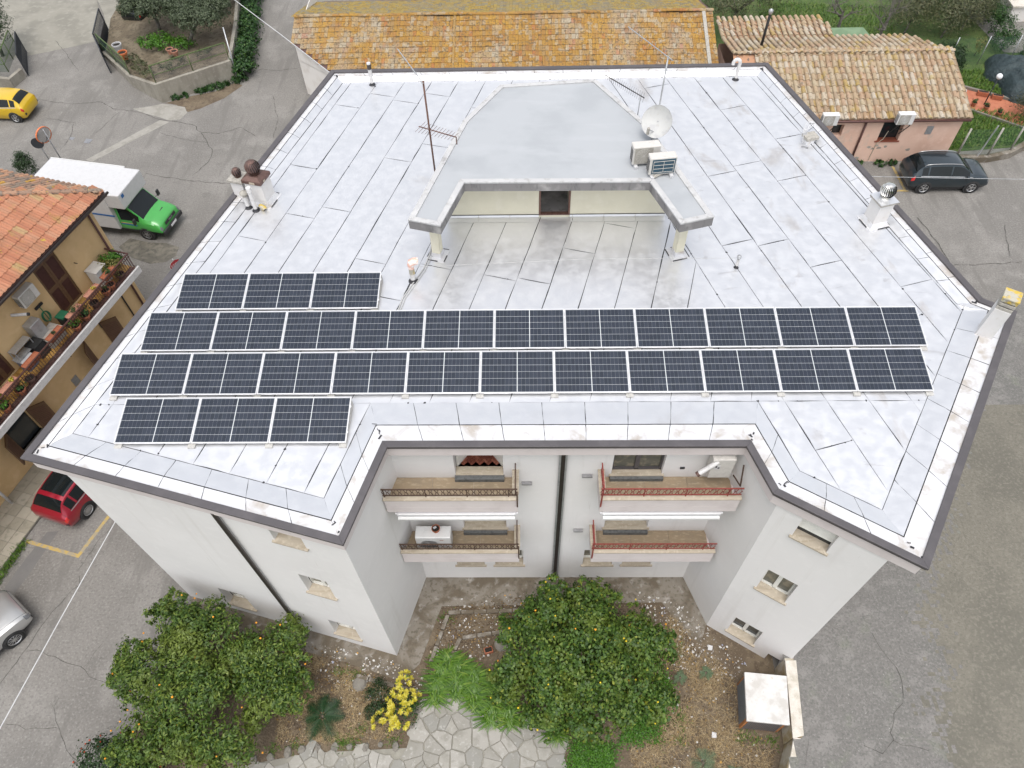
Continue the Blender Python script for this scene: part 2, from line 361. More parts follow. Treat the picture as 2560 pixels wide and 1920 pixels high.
# --- balconies
def hexrail(mb, p, q, z0, z1, r=.009):
    p, q = Vector((*p, 0)), Vector((*q, 0)); L = (q - p).length; d = (q - p) / L
    W_ = lambda t, z: tuple(p + d * t + Vector((0, 0, z)))
    mb.beam(W_(0, z1), W_(L, z1), .035, .03); mb.beam(W_(0, z0), W_(L, z0), .03, .025)
    n = max(2, int(L / .17)); st = L / n; zm = (z0 + z1) / 2; h = (z1 - z0)
    for k in range(n):
        t = k * st
        mb.beam(W_(t, zm), W_(t + st * .25, z0 + h * .06), .014, .014); mb.beam(W_(t + st * .25, z0 + h * .06), W_(t + st * .25 + st * .35, z0 + h * .06), .014, .014)
        mb.beam(W_(t + st * .6, z0 + h * .06), W_(t + st * .85, zm), .014, .014); mb.beam(W_(t + st * .85, zm), W_(t + st, zm), .014, .014)
        mb.beam(W_(t, zm), W_(t + st * .25, z1 - h * .06), .014, .014); mb.beam(W_(t + st * .6, z1 - h * .06), W_(t + st * .85, zm), .014, .014)
    for k in range(int(L / 1.15) + 1):
        t = min(L, .05 + k * 1.15); mb.beam(W_(t, z0 - .14), W_(t, z1), .025, .025)
def balcony(x0, x1, zf, open_side, rm, yf=9.50):
    yb = 10.45; pt = zf + .42; m = MB()
    m.box(((x0 + x1) / 2, (yf + yb) / 2, zf - .16), (x1 - x0, yb - yf, .29))
    m.box(((x0 + x1) / 2, yf + .06, (zf + pt) / 2 - .005), (x1 - x0 - .002, .118, pt - zf + .01))
    xs = x1 - .06 if open_side > 0 else x0 + .06
    m.box((xs, (yf + .121 + yb) / 2, (zf + pt) / 2 - .005), (.12, yb - yf - .121, pt - zf + .008))
    o = m.build('balcony', 'plaster_pink', bld, world=True)
    fl = MB(); w_ = (x1 - x0 - .14)
    for k in range(3): fl.box((x0 + .07 + w_ * (k + .5) / 3, (yf + .12 + yb) / 2, zf + .004), (w_ / 3 - .008, yb - yf - .13, .022))
    fl.build('floor_slab', 'balcony_floor', o, world=True)
    MB().box(((x0 + x1) / 2, yf + .06, pt + .02), (x1 - x0 + .04, .19, .04)).box((xs, (yf + yb) / 2 + .08, pt + .0205), (.19, yb - yf - .17, .04)).build('ledge', 'travertine', o, world=True)
    r_ = MB(); hexrail(r_, (x0 - .02, yf + .08), (x1, yf + .08), pt + .13, pt + .46); hexrail(r_, (xs, yf + .08), (xs, yb - .05), pt + .13, pt + .46)
    r_.beam((xs + (.05 if open_side > 0 else -.05), yf - .03, pt - .35), (xs + (.05 if open_side > 0 else -.05), yf - .03, pt + .5), .04, .04)
    r_.build('railing', rm, o, world=True)
    return o
balcony(-3.97, -.24, 7.54, 1, 'rust_brown'); balcony(2.07, 5.92, 7.54, -1, 'rust_red')
balcony(-3.97, -.24, 3.99, 1, 'rust_brown'); balcony(2.07, 5.92, 3.99, -1, 'rust_red')
for xa, xb, z_ in ((-2.05, -.63, 7.62), (2.40, 3.92, 7.62), (-2.05, -.63, 4.09), (2.5, 3.94, 4.09)):
    MB().box(((xa + xb) / 2, 10.37, z_), (xb - xa, .16, .17)).build('door_step', 'grey_stone', bld, world=True)
# --- downpipes
def downpipe(pts, r=.06):
    MB().tube(pts, r, 10).build('downpipe', 'brown_pipe', bld, world=True, auto=40)
pa = P3a(Lfl - 3.57, 0, -.09); downpipe([(pa[0], pa[1], 9.3), (pa[0], pa[1], 0)])
pc = MB(); pc.box((1.03, 10.41, 4.6), (.22, .035, 9.3)); pc.build('pipe_channel', 'brown_pipe', bld, world=True)
for dx in (-.085, .085): MB().box((1.03 + dx, 10.385, 4.6), (.05, .06, 9.25)).build('channel_edge', 'galvanised', bld, world=True)
# --- eaves slab, coping
wc = offset(OUT, .10)
wi = offset(OUT, 1.1)
MB().prism(offset(OUT, .12), 9.25, 9.262).build('soffit', 'plaster_pink', bld, world=True)
for k in range(10):
    k2 = (k + 1) % 10; cw = offset(OUT, .24); MB().prism([wc[k], wc[k2], cw[k2], cw[k]], 9.2625, 9.705).build('cornice', 'plaster_pink', bld, world=True)
IN1 = offset(OUT, .20)
for k in range(10):
    k2 = (k + 1) % 10; pr = [OUT[k], OUT[k2], IN1[k2], IN1[k]]; out2 = offset(OUT, .03); pr2 = [out2[k], out2[k2], IN1[k2], IN1[k]]
    m = MB().prism(pr, 9.775, 9.855, top=pr)
    m.build('coping', 'coping', bld, world=True, bevel=.008)
    MB().prism([lerp(out2[k], out2[k2], .001), out2[k2], offset(OUT, .14)[k2], offset(OUT, .14)[k]], 9.71, 9.773).build('drip_shadow_strip', 'brown_pipe', bld, world=True)  # dark drip strip, paints in the shadow gap between coping and cornice
# --- flat roof: bitumen bed, then every aluminium sheet on it
rb = [.30] * 10; o1 = offset(OUT, .19)
d2 = [.28 + x for x in (.28, .30, .47, .30, .30, .42, .04, .12, .10, .12)]; o2 = offset(OUT, d2)
d3 = [a_ + x for a_, x in zip(d2, (.58, .50, .85, .50, .55, .62, .06, .26, .20, .26))]; o3 = offset(OUT, d3)
roof = MB().prism(offset(OUT, .245), 9.3, RZ).build('roof', 'bitumen', bld, world=True)
zb1, zb2, zb3 = RZ + .19, RZ + .165, RZ + .016
ub = MB()
for k in range(10):
    k2 = (k + 1) % 10
    ub.quad((*o1[k], zb1 - .02), (*o1[k2], zb1 - .02), (*o2[k2], zb2 - .03), (*o2[k], zb2 - .03)); ub.quad((*o2[k], zb2 - .03), (*o2[k2], zb2 - .03), (*o3[k2], zb3 - .03), (*o3[k], zb3 - .03))
ub.build('upstand_base', 'bitumen', roof, world=True)
def upstand(A0, A1, B0, B1, za, zb, L, mname, curve):
    n = max(1, round(L / random.uniform(1.0, 1.2)))
    for j in range(n):
        g = .007; t0, t1 = j / n + g / L * (j > 0), (j + 1) / n - g / L * (j < n - 1); m = MB(); S = 4
        rows = []
        for s_ in range(S + 1):
            u = s_ / S; a_, b_ = lerp(A0, B0, u), lerp(A1, B1, u)
            # rounded cant: eased height
            e = u if not curve else (3 * u * u - 2 * u ** 3) * .55 + u * .45
            z = za + (zb - za) * e
            rows.append([(*lerp(a_, b_, t0 + (t1 - t0) * q / 6 + (random.uniform(-.006, .006) / L if q in (0, 6) else 0)), z + random.uniform(-.003, .003)) for q in range(7)])
        for s_ in range(S):
            for q in range(6): m.quad(rows[s_][q], rows[s_][q + 1], rows[s_ + 1][q + 1], rows[s_ + 1][q])
        me = m.mesh('upstand_sheet', mname)
        bm = bmesh.new(); bm.from_mesh(me); bmesh.ops.remove_doubles(bm, verts=bm.verts, dist=1e-5); bm.to_mesh(me); bm.free()
        me.polygons.foreach_set('use_smooth', [True] * len(me.polygons))
        link('upstand_sheet', me, roof, True)
for k in range(10):
    k2 = (k + 1) % 10; L = math.dist(o2[k], o2[k2])
    e1 = offset(OUT, [x - .015 for x in d2]); e2 = offset(OUT, [x + .012 for x in d2]); e3 = offset(OUT, [x - .012 for x in d3])
    upstand(o1[k], o1[k2], e1[k], e1[k2], zb1, zb2, L, 'alu_dirty', False)
    upstand(e2[k], e2[k2], e3[k], e3[k2], zb2, zb3, L, 'alu_sheet', True)
yn = min(o3[2][1], o3[3][1])
F0 = list(o3); F0[2] = (o3[2][0], yn); F0[3] = (o3[3][0], yn)
mainp = clip(F0, (0, -1), -yn); lw = clip(clip(F0, (0, 1), yn), (1, 0), F0[2][0]); rw = clip(clip(F0, (0, 1), yn), (-1, 0), -F0[3][0])
NL, DL, cL, sL = (.964, -.265), (.265, .964), -13.157, 1.07
NR, DR, cR, sR = (.959, .283), (-.283, .959), 14.545, 1.108
cB = cR - 4 * sR
def ragged(poly, gmax):
    out = []; n = len(poly); cx = sum(p[0] for p in poly) / n; cy = sum(p[1] for p in poly) / n
    for k in range(n):
        a_, b_ = poly[k], poly[(k + 1) % n]; L = math.dist(a_, b_)
        if L < 1e-4: continue
        nx_, ny_ = -(b_[1] - a_[1]) / L, (b_[0] - a_[0]) / L
        m = max(1, int(L / .33))
        for j in range(m):
            t = j / m; p = lerp(a_, b_, t)
            g = gmax * max(.30, mnoise.noise(Vector((p[0] * .9 + 31, p[1] * .9, k * 3.1))) * 1.1 + .40) + random.uniform(0, .003)
            if j == 0: g *= .3
            out.append((p[0] + nx_ * g, p[1] + ny_ * g))
    return out
SPOTS = MB()
def sheets(zone, N, D, c0, s, seed, mat='alu_sheet'):
    rr = random.Random(seed)
    cs = [N[0] * p[0] + N[1] * p[1] for p in zone]; k0 = math.floor((min(cs) - c0) / s)
    while c0 + k0 * s < max(cs):
        lo, hi = c0 + k0 * s, c0 + (k0 + 1) * s
        st = clip(clip(zone, (-N[0], -N[1]), -lo), N, hi)
        if len(st) >= 3 and area(st) > .0005:
            ds = [D[0] * p[0] + D[1] * p[1] for p in st]; cuts = [min(ds) - 1]; q = min(ds) + rr.uniform(1.0, 6.0)
            while q < max(ds) - .8: cuts.append(q); q += rr.uniform(3.5, 8.0)
            cuts.append(max(ds) + 1)
            for u in range(len(cuts) - 1):
                pc_ = clip(clip(st, (-D[0], -D[1]), -(cuts[u] + .004)), D, cuts[u + 1] - .004)
                if len(pc_) >= 3 and area(pc_) > .0005:
                    m = MB().prism(ragged(pc_, .024 if area(pc_) > .3 else .006), RZ + .002, RZ + .013 + rr.uniform(0, .003)); m.build('membrane_sheet', mat, roof, world=True)
                    for q in range(rr.randint(0, 3)):
                        e = rr.randrange(len(pc_)); pp = lerp(pc_[e], pc_[(e + 1) % len(pc_)], rr.random()); r_ = rr.uniform(.012, .04); SPOTS.prism([(pp[0] + r_ * rr.uniform(.5, 1.3) * math.cos(a_), pp[1] + r_ * rr.uniform(.5, 1.3) * math.sin(a_)) for a_ in [2 * PI * z / 7 for z in range(7)]], RZ + .016, RZ + .021)
        k0 += 1
for i, z_ in enumerate((mainp, lw, rw)):
    zl = clip(z_, NR, cB); zr = clip(z_, (-NR[0], -NR[1]), -cB)
    if i == 1: zl, zr = z_, []
    if i == 2: zl, zr = [], z_
    if len(zl) > 2 and area(zl) > .1: sheets(zl, NL, DL, cL, sL, 11 + i)
    if len(zr) > 2 and area(zr) > .1: sheets(zr, NR, DR, cR, sR, 51 + i, 'alu_stained')
for k in range(10):                                     # torch-on repairs at the corners
    rr = random.Random(k + 3)
    for q in range(4):
        base = lerp(o2[k], o1[k], rr.uniform(0, 1)); a0 = rr.uniform(0, 6); ln = rr.uniform(.05, .13); zc = zb2 + .022 + .003 * q
        SPOTS.beam((base[0] + rr.uniform(-.04, .04), base[1] + rr.uniform(-.04, .04), zc), (base[0] + ln * math.cos(a0), base[1] + ln * math.sin(a0), zc), rr.uniform(.015, .05), .006)
SPOTS.build('bitumen_spots', 'bitumen', roof, world=True, kind='stuff')
# --- stair head on the roof
ZT = 11.7
SLB = [(-3.455, 16.81), (-2.49, 16.53), (-1.88, 18.52), (3.88, 18.47), (4.57, 16.51), (5.58, 16.81), (4.08, 21.54), (2.55, 24.25), (-.84, 23.95), (-2.055, 21.8)]
PW = [(-2.62, 19.36), (4.74, 19.36), (3.95, 21.4), (2.45, 24.0), (-.75, 23.75), (-1.95, 21.65)]
ph, P3p, _, _ = facade(PW[0], PW[1], RZ, ZT - .3, [(3.12, 4.13, RZ + .1, 11.25)], 1.3, 'cream_wall', 'stair_head')
for k in range(1, 6): facade(PW[k], PW[(k + 1) % 6], RZ, ZT - .3, [], .2, 'cream_wall', 'wall', ph)
MB().prism(SLB, ZT - .31, ZT - .02).build('slab', 'fascia_grey', ph, world=True)
si = offset(SLB, .17); so2 = offset(SLB, -.012)
for k in range(10):
    k2 = (k + 1) % 10; MB().prism([so2[k], so2[k2], si[k2], si[k]], ZT - .018, ZT + .045).build('rim', 'rim_grey', ph, world=True, bevel=.012)
MB().prism(offset(SLB, .172), ZT - .019, ZT + .006).build('slab_membrane', 'slab_grey', ph, world=True)
for c_, rz in (((-2.83, 17.56), -.275), ((4.93, 17.52), .28)):
    MB().box((c_[0], c_[1], (RZ + ZT - .3) / 2 + .1), (.27, .27, ZT - .3 - RZ - .2), rz).build('column', 'cream_wall', ph, world=True)
    cb = MB(); w0 = [(c_[0] + math.cos(rz) * x - math.sin(rz) * y, c_[1] + math.sin(rz) * x + math.cos(rz) * y) for x, y in ((-.3, -.3), (.3, -.3), (.3, .3), (-.3, .3))]
    w1 = [(c_[0] + math.cos(rz) * x - math.sin(rz) * y, c_[1] + math.sin(rz) * x + math.cos(rz) * y) for x, y in ((-.15, -.15), (.15, -.15), (.15, .15), (-.15, .15))]
    cb.prism(w0, RZ + .01, RZ + .028).prism(w1, RZ + .0281, RZ + .2); cb.build('flashing', 'alu_dirty', ph, world=True)
    bb = MB()
    for q in range(4):
        a_, b_ = w0[q], w0[(q + 1) % 4]; bb.beam((*lerp(a_, b_, .04), RZ + .022), (*lerp(a_, b_, .5 + .4 * random.random()), RZ + .022), .03, .02)
    bb.build('bitumen_bead', 'bitumen', ph, world=True)
fl = MB(); fl.quad(P3p(0, RZ + .13, -.02), P3p(7.36, RZ + .13, -.02), P3p(7.36, RZ + .12, .0), P3p(0, RZ + .12, 0))
for k in range(7):
    t0, t1 = k * 1.06 + .008, min(7.36, (k + 1) * 1.06 - .008)
    if t1 > 3.1 and t0 < 4.15:
        segs = [(t0, 3.1), (4.15, t1)]
    else: segs = [(t0, t1)]
    for u, v in segs:
        if v - u > .08: fl.quad(P3p(u, RZ + .02, -.26), P3p(v, RZ + .02, -.26), P3p(v, RZ + .06, -.05), P3p(u, RZ + .06, -.05)); fl.quad(P3p(u, RZ + .06, -.05), P3p(v, RZ + .06, -.05), P3p(v, RZ + .125, -.02), P3p(u, RZ + .125, -.02))
fl.build('flashing', 'alu_sheet', ph, world=True)
bar(P3p, 0, 3.1, RZ + .125, RZ + .14, -.025, .0).build('bitumen_bead', 'bitumen', ph, world=True); bar(P3p, 4.15, 7.36, RZ + .125, RZ + .14, -.025, .0).build('bitumen_bead', 'bitumen', ph, world=True)
dd = MB(); dd.box((1.0, 20.67, 10.5), (1.0, .02, 1.7)).box((1.0, 20.0, RZ + .105), (1.0, 1.3, .012)); dd.build('stair_shaft', 'fascia_grey', ph, world=True)
df = MB()
for bb in ((3.10, 3.16, RZ + .1, 11.25), (4.09, 4.15, RZ + .1, 11.25), (3.16, 4.09, RZ + .1, RZ + .15)):
    q = bar(P3p, *bb, -.012, .12); i = len(df.v); df.v += q.v; df.f += [tuple(i + x for x in t) for t in q.f]
df.build('door_frame', 'rust_mast', ph, world=True)
# ================================================================== THINGS ON THE ROOF
ORD = ['leftmost', 'second from the left', 'third from the left', 'fourth from the left', 'fifth from the left', 'middle one', 'fifth from the right', 'fourth from the right', 'third from the right', 'second from the right', 'rightmost']
ORD3 = ['left', 'middle', 'right']
PWD, PHT, GAP, TILT = 2.0664, 1.3608, .016, R(8.504)
def make_panel():
    t = thing('solar_panel', '', 'solar panel', group='solar panels on the roof')
    hw = PWD / 2; f = MB(); fw = .022; th = .042
    for c_, s_ in (((0, fw / 2, -th / 2), (PWD, fw, th)), ((0, PHT - fw / 2, -th / 2), (PWD, fw, th)), ((-hw + fw / 2, PHT / 2, -th / 2 - .0005), (fw, PHT - 2 * fw, th)), ((hw - fw / 2, PHT / 2, -th / 2 - .0005), (fw, PHT - 2 * fw, th))): f.box(c_, s_)
    f.build('frame', 'panel_frame', t)
    MB().box((0, PHT / 2, -.016), (PWD - 2 * fw, PHT - 2 * fw, .012)).build('backsheet', 'backsheet', t)
    m = MB(); x0, x1, y0, y1 = fw + .012, hw * 1 - .012, fw + .014, PHT - fw - .014; cx = (hw - fw - .010 - .013) / 9; cy = (y1 - y0) / 6
    for s_ in (-1, 1):
        for i in range(9):
            for j in range(6):
                a = .013 + i * cx; b = a + cx - .0035; c = y0 + j * cy; d = c + cy - .0075
                xa, xb = (a, b) if s_ > 0 else (-b, -a); k = .005; z = -.0075
                m.quad((xa + k, c, z), (xb - k, c, z), (xb, c + k, z), (xb, d - k, z), (xb - k, d, z), (xa + k, d, z), (xa, d - k, z), (xa, c + k, z))
    m.build('solar_cells', 'cell', t, kind='stuff')
    MB().box((0, PHT / 2, -.0085), (.015, PHT - 2 * fw, .003)).build('centre_bar', 'panel_bar', t)
    for j in range(1, 6): MB().box((0, y0 + j * cy - .00375, -.0087), (PWD - 2 * fw - .01, .0042, .0026)).build('bus_line', 'panel_bar', t)
    for y in (PHT * .22, PHT * .78): MB().box((hw + GAP / 2, y, -.002), (GAP * 2.6, .05, .012)).build('clamp', 'panel_frame', t)
    return t
pan0 = make_panel(); first = True
ROWS = [('rear row of three', -10.744, 15.118, 3), ('upper long row of eleven', -11.318, 13.486, 11), ('lower long row of eleven', -11.679, 11.882, 11), ('front row of three', -11.012, 10.286, 3)]
bal = MB(); bp = [(-.10, .0), (1.30, .0), (1.30, .215), (-.10, .028)]
n_ = len(bp); bal.v = [(-.1, y, z) for y, z in bp] + [(.1, y, z) for y, z in bp]; bal.f = [(3, 2, 1, 0), (4, 5, 6, 7)] + [(k, (k + 1) % 4, 4 + (k + 1) % 4, 4 + k) for k in range(4)]
balm = bal.mesh('ballast_block', 'concrete_block')
for rn, x0, y0, n in ROWS:
    oo = ORD if n == 11 else ORD3
    for k in range(n):
        o = pan0 if first else copy_tree(pan0); first = False
        o.location = (x0 + PWD / 2 + k * (PWD + GAP), y0, RZ + .096 + .042); o.rotation_euler = (TILT, 0, 0)
        o['label'] = 'dark framed solar panel, %s of the %s' % (oo[k], rn)
    for k in range(n + 1):
        o = link('ballast_block', balm, loc=(x0 - GAP / 2 + k * (PWD + GAP) - (.1 if k == n else (-.1 if k == 0 else 0)), y0, RZ + .02))
        wh = 'at the left end' if k == 0 else ('at the right end' if k == n else ['', 'after the first panel', 'after the second panel', 'after the third panel', 'after the fourth panel', 'after the fifth panel', 'after the sixth panel', 'after the seventh panel', 'after the eighth panel', 'after the ninth panel', 'after the tenth panel'][k])
        tag(o, 'concrete ballast wedge %s of the %s' % (wh, rn), 'ballast block', 'ballast wedges under the solar panels')
def turbine(t, c, r, m, vm='dark_grille', n=20, h=1.0):
    MB().lathe([(r * .82 * math.sin(a), -r * .8 * math.cos(a) * h) for a in [PI * k / 10 for k in range(11)]], c, 18).build('cowl_core', vm, t, world=True, smooth=True)
    v = MB()
    for k in range(n):
        a = 2 * PI * k / n; rows = []
        for j in range(9):
            ph_ = PI * (.16 + .72 * j / 8); rr = r * math.sin(ph_); z = r * math.cos(ph_) * h; tw = .35 * (j / 8 - .5)
            rows.append([(c[0] + rr * math.cos(a + tw + da) * q, c[1] + rr * math.sin(a + tw + da) * q, c[2] + z) for da, q in ((-.55 * PI / n, 1.0), (.45 * PI / n, .93))])
        for j in range(8): v.quad(rows[j][0], rows[j][1], rows[j + 1][1], rows[j + 1][0])
    v.build('cowl_vanes', m, t, world=True, smooth=True)
    MB().lathe([(.001, r * 1.0 * h), (r * .3, r * .96 * h), (r * .55, r * .84 * h)], c, 18).build('cowl_top', m, t, world=True, smooth=True)
    MB().lathe([(r * .62, -r * 1.15 * h), (r * .62, -r * .8 * h), (r * .8, -r * .62 * h)], c, 18).build('cowl_collar', m, t, world=True, smooth=True)
def stack(t, c, sx, sy, rz, z0, z1, m='chimney_white', flash=True):
    MB().box((c[0], c[1], (z0 + z1) / 2), (sx, sy, z1 - z0), rz).build('stack', m, t, world=True, bevel=.012)
    if flash:
        f = MB(); rot = lambda x, y: (c[0] + math.cos(rz) * x - math.sin(rz) * y, c[1] + math.sin(rz) * x + math.cos(rz) * y)
        w0 = [rot(x * (sx / 2 + .14), y * (sy / 2 + .14)) for x, y in ((-1, -1), (1, -1), (1, 1), (-1, 1))]; w1 = [rot(x * (sx / 2 + .008), y * (sy / 2 + .008)) for x, y in ((-1, -1), (1, -1), (1, 1), (-1, 1))]
        f.prism(w0, z0 + .012, z0 + .03).prism(offset(w0, .06), z0 + .0301, z0 + .17, top=w1); f.build('flashing', 'alu_dirty', t, world=True)
        b = MB()
        for q in range(4):
            a_, b_ = w0[q], w0[(q + 1) % 4]; u = random.uniform(0, .4); b.beam((*lerp(a_, b_, u), z0 + .03), (*lerp(a_, b_, u + random.uniform(.2, .55)), z0 + .03), .035, .02)
        b.build('bitumen_bead', 'bitumen', t, world=True)
t = thing('chimney', 'white chimney with large brown ribbed cowl at the left roof edge', 'chimney', (-9.17, 20.40, RZ)); c = (-9.15, 20.42)
stack(t, c, .64, .62, -.279, RZ, 10.52)
MB().box((*c, 10.585), (.74, .72, .13), -.279).build('cap', 'cowl_brown', t, world=True, bevel=.02)
rot = lambda x, y, rz=-.279: (c[0] + math.cos(rz) * x - math.sin(rz) * y, c[1] + math.sin(rz) * x + math.cos(rz) * y)
MB().prism([rot(x * .36, y * .35) for x, y in ((-1, -1), (1, -1), (1, 1), (-1, 1))], 10.651, 10.74, top=[rot(x * .2, y * .2) for x, y in ((-1, -1), (1, -1), (1, 1), (-1, 1))]).build('cap_hood', 'cowl_brown', t, world=True)
st = MB(); st.box((*rot(.04, -.362), 10.585), (.2, .006, .08), -.279); st.box((*rot(.372, -.1), 10.585), (.006, .1, .07), -.279); st.build('sticker', 'travertine', t, world=True)
turbine(t, (c[0], c[1], 10.99), .255, 'cowl_brown')
c = (-9.83, 20.58); t = thing('chimney', 'smaller white chimney with small weathered cowl beside the large brown one', 'chimney', (*c, RZ))
stack(t, c, .46, .46, -.279, RZ, 10.40)
MB().box((*c, 10.45), (.58, .58, .09), -.279).build('cap', 'stone_cap', t, world=True, bevel=.01); turbine(t, (c[0], c[1], 10.68), .165, 'cowl_brown', n=12)
def vent_pipe(name, label, c, h, r, m, top=None, cap=None, z0=RZ):
    t = thing(name, label, 'vent pipe', (c[0], c[1], z0)); MB().tube([(c[0], c[1], z0), (c[0], c[1], z0 + h)], r, 14).build('pipe', m, t, world=True, auto=40)
    MB().lathe([(r * 2.0, .012), (r * 1.25, .03), (r * 1.02, .11)], (c[0], c[1], z0), 14).build('collar', 'bitumen', t, world=True, smooth=True)
    return t
t = vent_pipe('vent_pipe', 'taller white vent pipe in front of the brown cowled chimney', (-9.30, 19.86), .80, .072, 'white_pipe')
MB().tube([(-9.30, 19.86, RZ + .8), (-9.3, 19.86, RZ + .98)], .085, 12).build('pipe_head', 'chimney_white', t, world=True, auto=40)
t = vent_pipe('vent_pipe', 'shorter white vent pipe with weathered cone hat beside the taller pipe', (-9.60, 20.02), .48, .075, 'white_pipe')
MB().lathe([(.075, .48), (.075, .55)], (-9.6, 20.02, RZ), 12).lathe([(.14, .6), (.13, .66), (.01, .74)], (-9.6, 20.02, RZ), 14).build('pipe_hat', 'stone_cap', t, world=True, smooth=True)
t = thing('pipe_elbow', 'short ochre corrugated elbow lying at the foot of the chimney', 'vent pipe', (-9.0, 19.86, RZ)); MB().tube([(-9.14, 19.96, RZ + .12), (-9.08, 19.9, RZ + .14), (-9.0, 19.86, RZ + .12), (-8.97, 19.83, RZ + .08)], .08, 12).build('elbow', 'lichen_cap', t, world=True, auto=50); MB().disc((-8.965, 19.82, RZ + .075), .05, 12, (.5, -.5, -.6)).build('pipe_mouth', 'black_rubber', t, world=True)
c = (11.65, 18.97); t = thing('chimney', 'white chimney with shiny chrome turbine cowl at the right roof edge', 'chimney', (*c, RZ)); stack(t, c, .52, .52, .287, RZ, 10.50)
MB().box((*c, 10.54), (.64, .64, .07), .287).build('cap', 'stone_cap', t, world=True, bevel=.008); MB().box((*c, 10.585), (.66, .66, .012), .287).build('cap_sheet', 'alu_sheet', t, world=True)
turbine(t, (c[0], c[1], 10.90), .25, 'chrome', n=22); MB().lathe([(.17, 10.59), (.17, 10.72), (.19, 10.72)], (*c, 0), 18).build('cowl_base', 'chrome', t, world=True, smooth=True)
c = (13.37, 13.96); rz = math.atan2(.836, .549); t = thing('chimney', 'tall white chimney with yellow lichen covered cap on the right corner', 'chimney', (*c, RZ)); stack(t, c, .45, .43, rz, RZ, 10.85)
for k in range(3): MB().box((*c, 10.90 + k * .14), (.44 - .005 * k, .42, .10), rz).build('louvre_block', 'lichen_cap' if k == 2 else 'stone_cap', t, world=True, bevel=.015)
for k in range(3): MB().box((*c, 10.97 + k * .14), (.32, .30, .042), rz).build('louvre_gap', 'dark_grille', t, world=True)
MB().box((*c, 11.27), (.47, .45, .06), rz).build('cap', 'lichen_cap', t, world=True, bevel=.02)
t = vent_pipe('vent_pipe', 'white vent pipe with dark band and white top by the rear left roof corner', (-6.21, 27.64), .70, .075, 'white_pipe')
MB().tube([(-6.21, 27.64, RZ + .7), (-6.21, 27.64, RZ + .9)], .085, 14).build('pipe_band', 'brown_pipe', t, world=True, auto=40); MB().tube([(-6.21, 27.64, RZ + .9), (-6.21, 27.64, RZ + .96)], .08, 14).build('pipe_cap', 'white_plastic', t, world=True, auto=40)
t = thing('vent_pipe', 'white vent pipe with hooked top by the rear right roof corner', 'vent pipe', (8.6, 27.66, RZ)); pts = [(8.6, 27.66, RZ), (8.62, 27.66, RZ + .72)] + [(8.62 - .13 + .13 * math.cos(a), 27.66, RZ + .74 + .13 * math.sin(a)) for a in [PI * k / 6 for k in range(7)]] + [(8.36, 27.66, RZ + .66)]
MB().tube(pts, .07, 12).build('pipe', 'white_pipe', t, world=True, auto=50); MB().lathe([(.15, .012), (.1, .03), (.075, .1)], (8.6, 27.66, RZ), 14).build('collar', 'bitumen', t, world=True, smooth=True)
t = vent_pipe('vent_pipe', 'thin capped vent pipe standing alone right of the right column', (6.71, 16.85), .36, .045, 'white_pipe'); MB().lathe([(.03, .36), (.03, .42), (.07, .44), (.07, .5), (.02, .54)], (6.71, 16.85, RZ), 12).build('pipe_cap', 'galvanised', t, world=True, smooth=True)
t = vent_pipe('vent_pipe', 'white vent pipe with brown corrugated neck and pink bagged elbow near left column', (-3.53, 16.38), .34, .085, 'white_pipe')
MB().lathe([(.075, .34 + .02 * k) if k % 2 else (.09, .34 + .02 * k) for k in range(12)], (-3.53, 16.38, RZ), 14).build('pipe_neck', 'lichen_cap', t, world=True, smooth=True)
mk('pink_bag', (.72, .42, .33), .45).noise((.82, .74, .70), 9, .42, .62)
MB().tube([(-3.53, 16.38, RZ + .56), (-3.53, 16.38, RZ + .70), (-3.50, 16.38, RZ + .80), (-3.40, 16.40, RZ + .84), (-3.30, 16.42, RZ + .83)], [.09, .11, .125, .125, .115], 12).build('bagged_elbow', 'pink_bag', t, world=True, auto=60)
# cables along the roof
mk('grey_cable', (.45, .45, .44), .6)
def cable(label, pts, r, m='grey_cable', name='cable', cat='cable', n=6):
    q = []
    for k in range(len(pts) - 1):
        for j in range(5): q.append(lerp(pts[k], pts[k + 1], j / 5))
    q.append(pts[-1]); return tag(MB().tube(q, r, n).build(name, m, smooth=True), label, cat)
cable('grey conduit running from the left column to the solar panels', [(-3.05, 18.2, RZ + .05), (-3.1, 17.5, RZ + .05), (-3.25, 16.9, RZ + .04), (-3.55, 16.2, RZ + .04), (-3.8, 15.6, RZ + .04), (-3.9, 15.0, RZ + .04)], .022, name='conduit', cat='conduit')
cable('second thin conduit beside the grey one below the left column', [(-2.98, 18.2, RZ + .05), (-3.02, 17.5, RZ + .05), (-3.18, 16.85, RZ + .04), (-3.47, 16.15, RZ + .04), (-3.72, 15.6, RZ + .04), (-3.83, 15.0, RZ + .04)], .014, name='conduit', cat='conduit')
# --- aerials
def boom(mb, a, b, n, ln, ax, r=.012, er=.004):
    mb.beam(a, b, r * 2, r * 2)
    for k in range(n):
        p = Vector(lerp(a, b, (k + .5) / n)); l = ln * (1 - .3 * k / n); mb.beam(tuple(p - Vector(ax) * l / 2), tuple(p + Vector(ax) * l / 2), er * 2, er * 2)
t = thing('tv_aerial', 'tall rusty aerial mast at the left side of the stair head', 'aerial', (-2.88, 19.5, 11.2)); MB().tube([(-2.88, 19.5, 11.3), (-2.90, 19.5, 14.55)], .028, 8).build('mast', 'rust_mast', t, world=True, smooth=True)
m = MB(); boom(m, (-2.9, 19.45, 14.5), (-3.75, 20.9, 14.75), 6, .22, (0, 0, 1)); m.build('top_boom', 'galvanised', t, world=True)
m = MB(); boom(m, (-3.22, 19.6, 13.0), (-2.05, 19.1, 12.95), 12, .5, (.6, .75, .2)); m.beam((-2.05, 19.1, 12.95), (-2.05, 19.1, 12.7), .03, .03); m.build('side_boom', 'rust_mast', t, world=True)
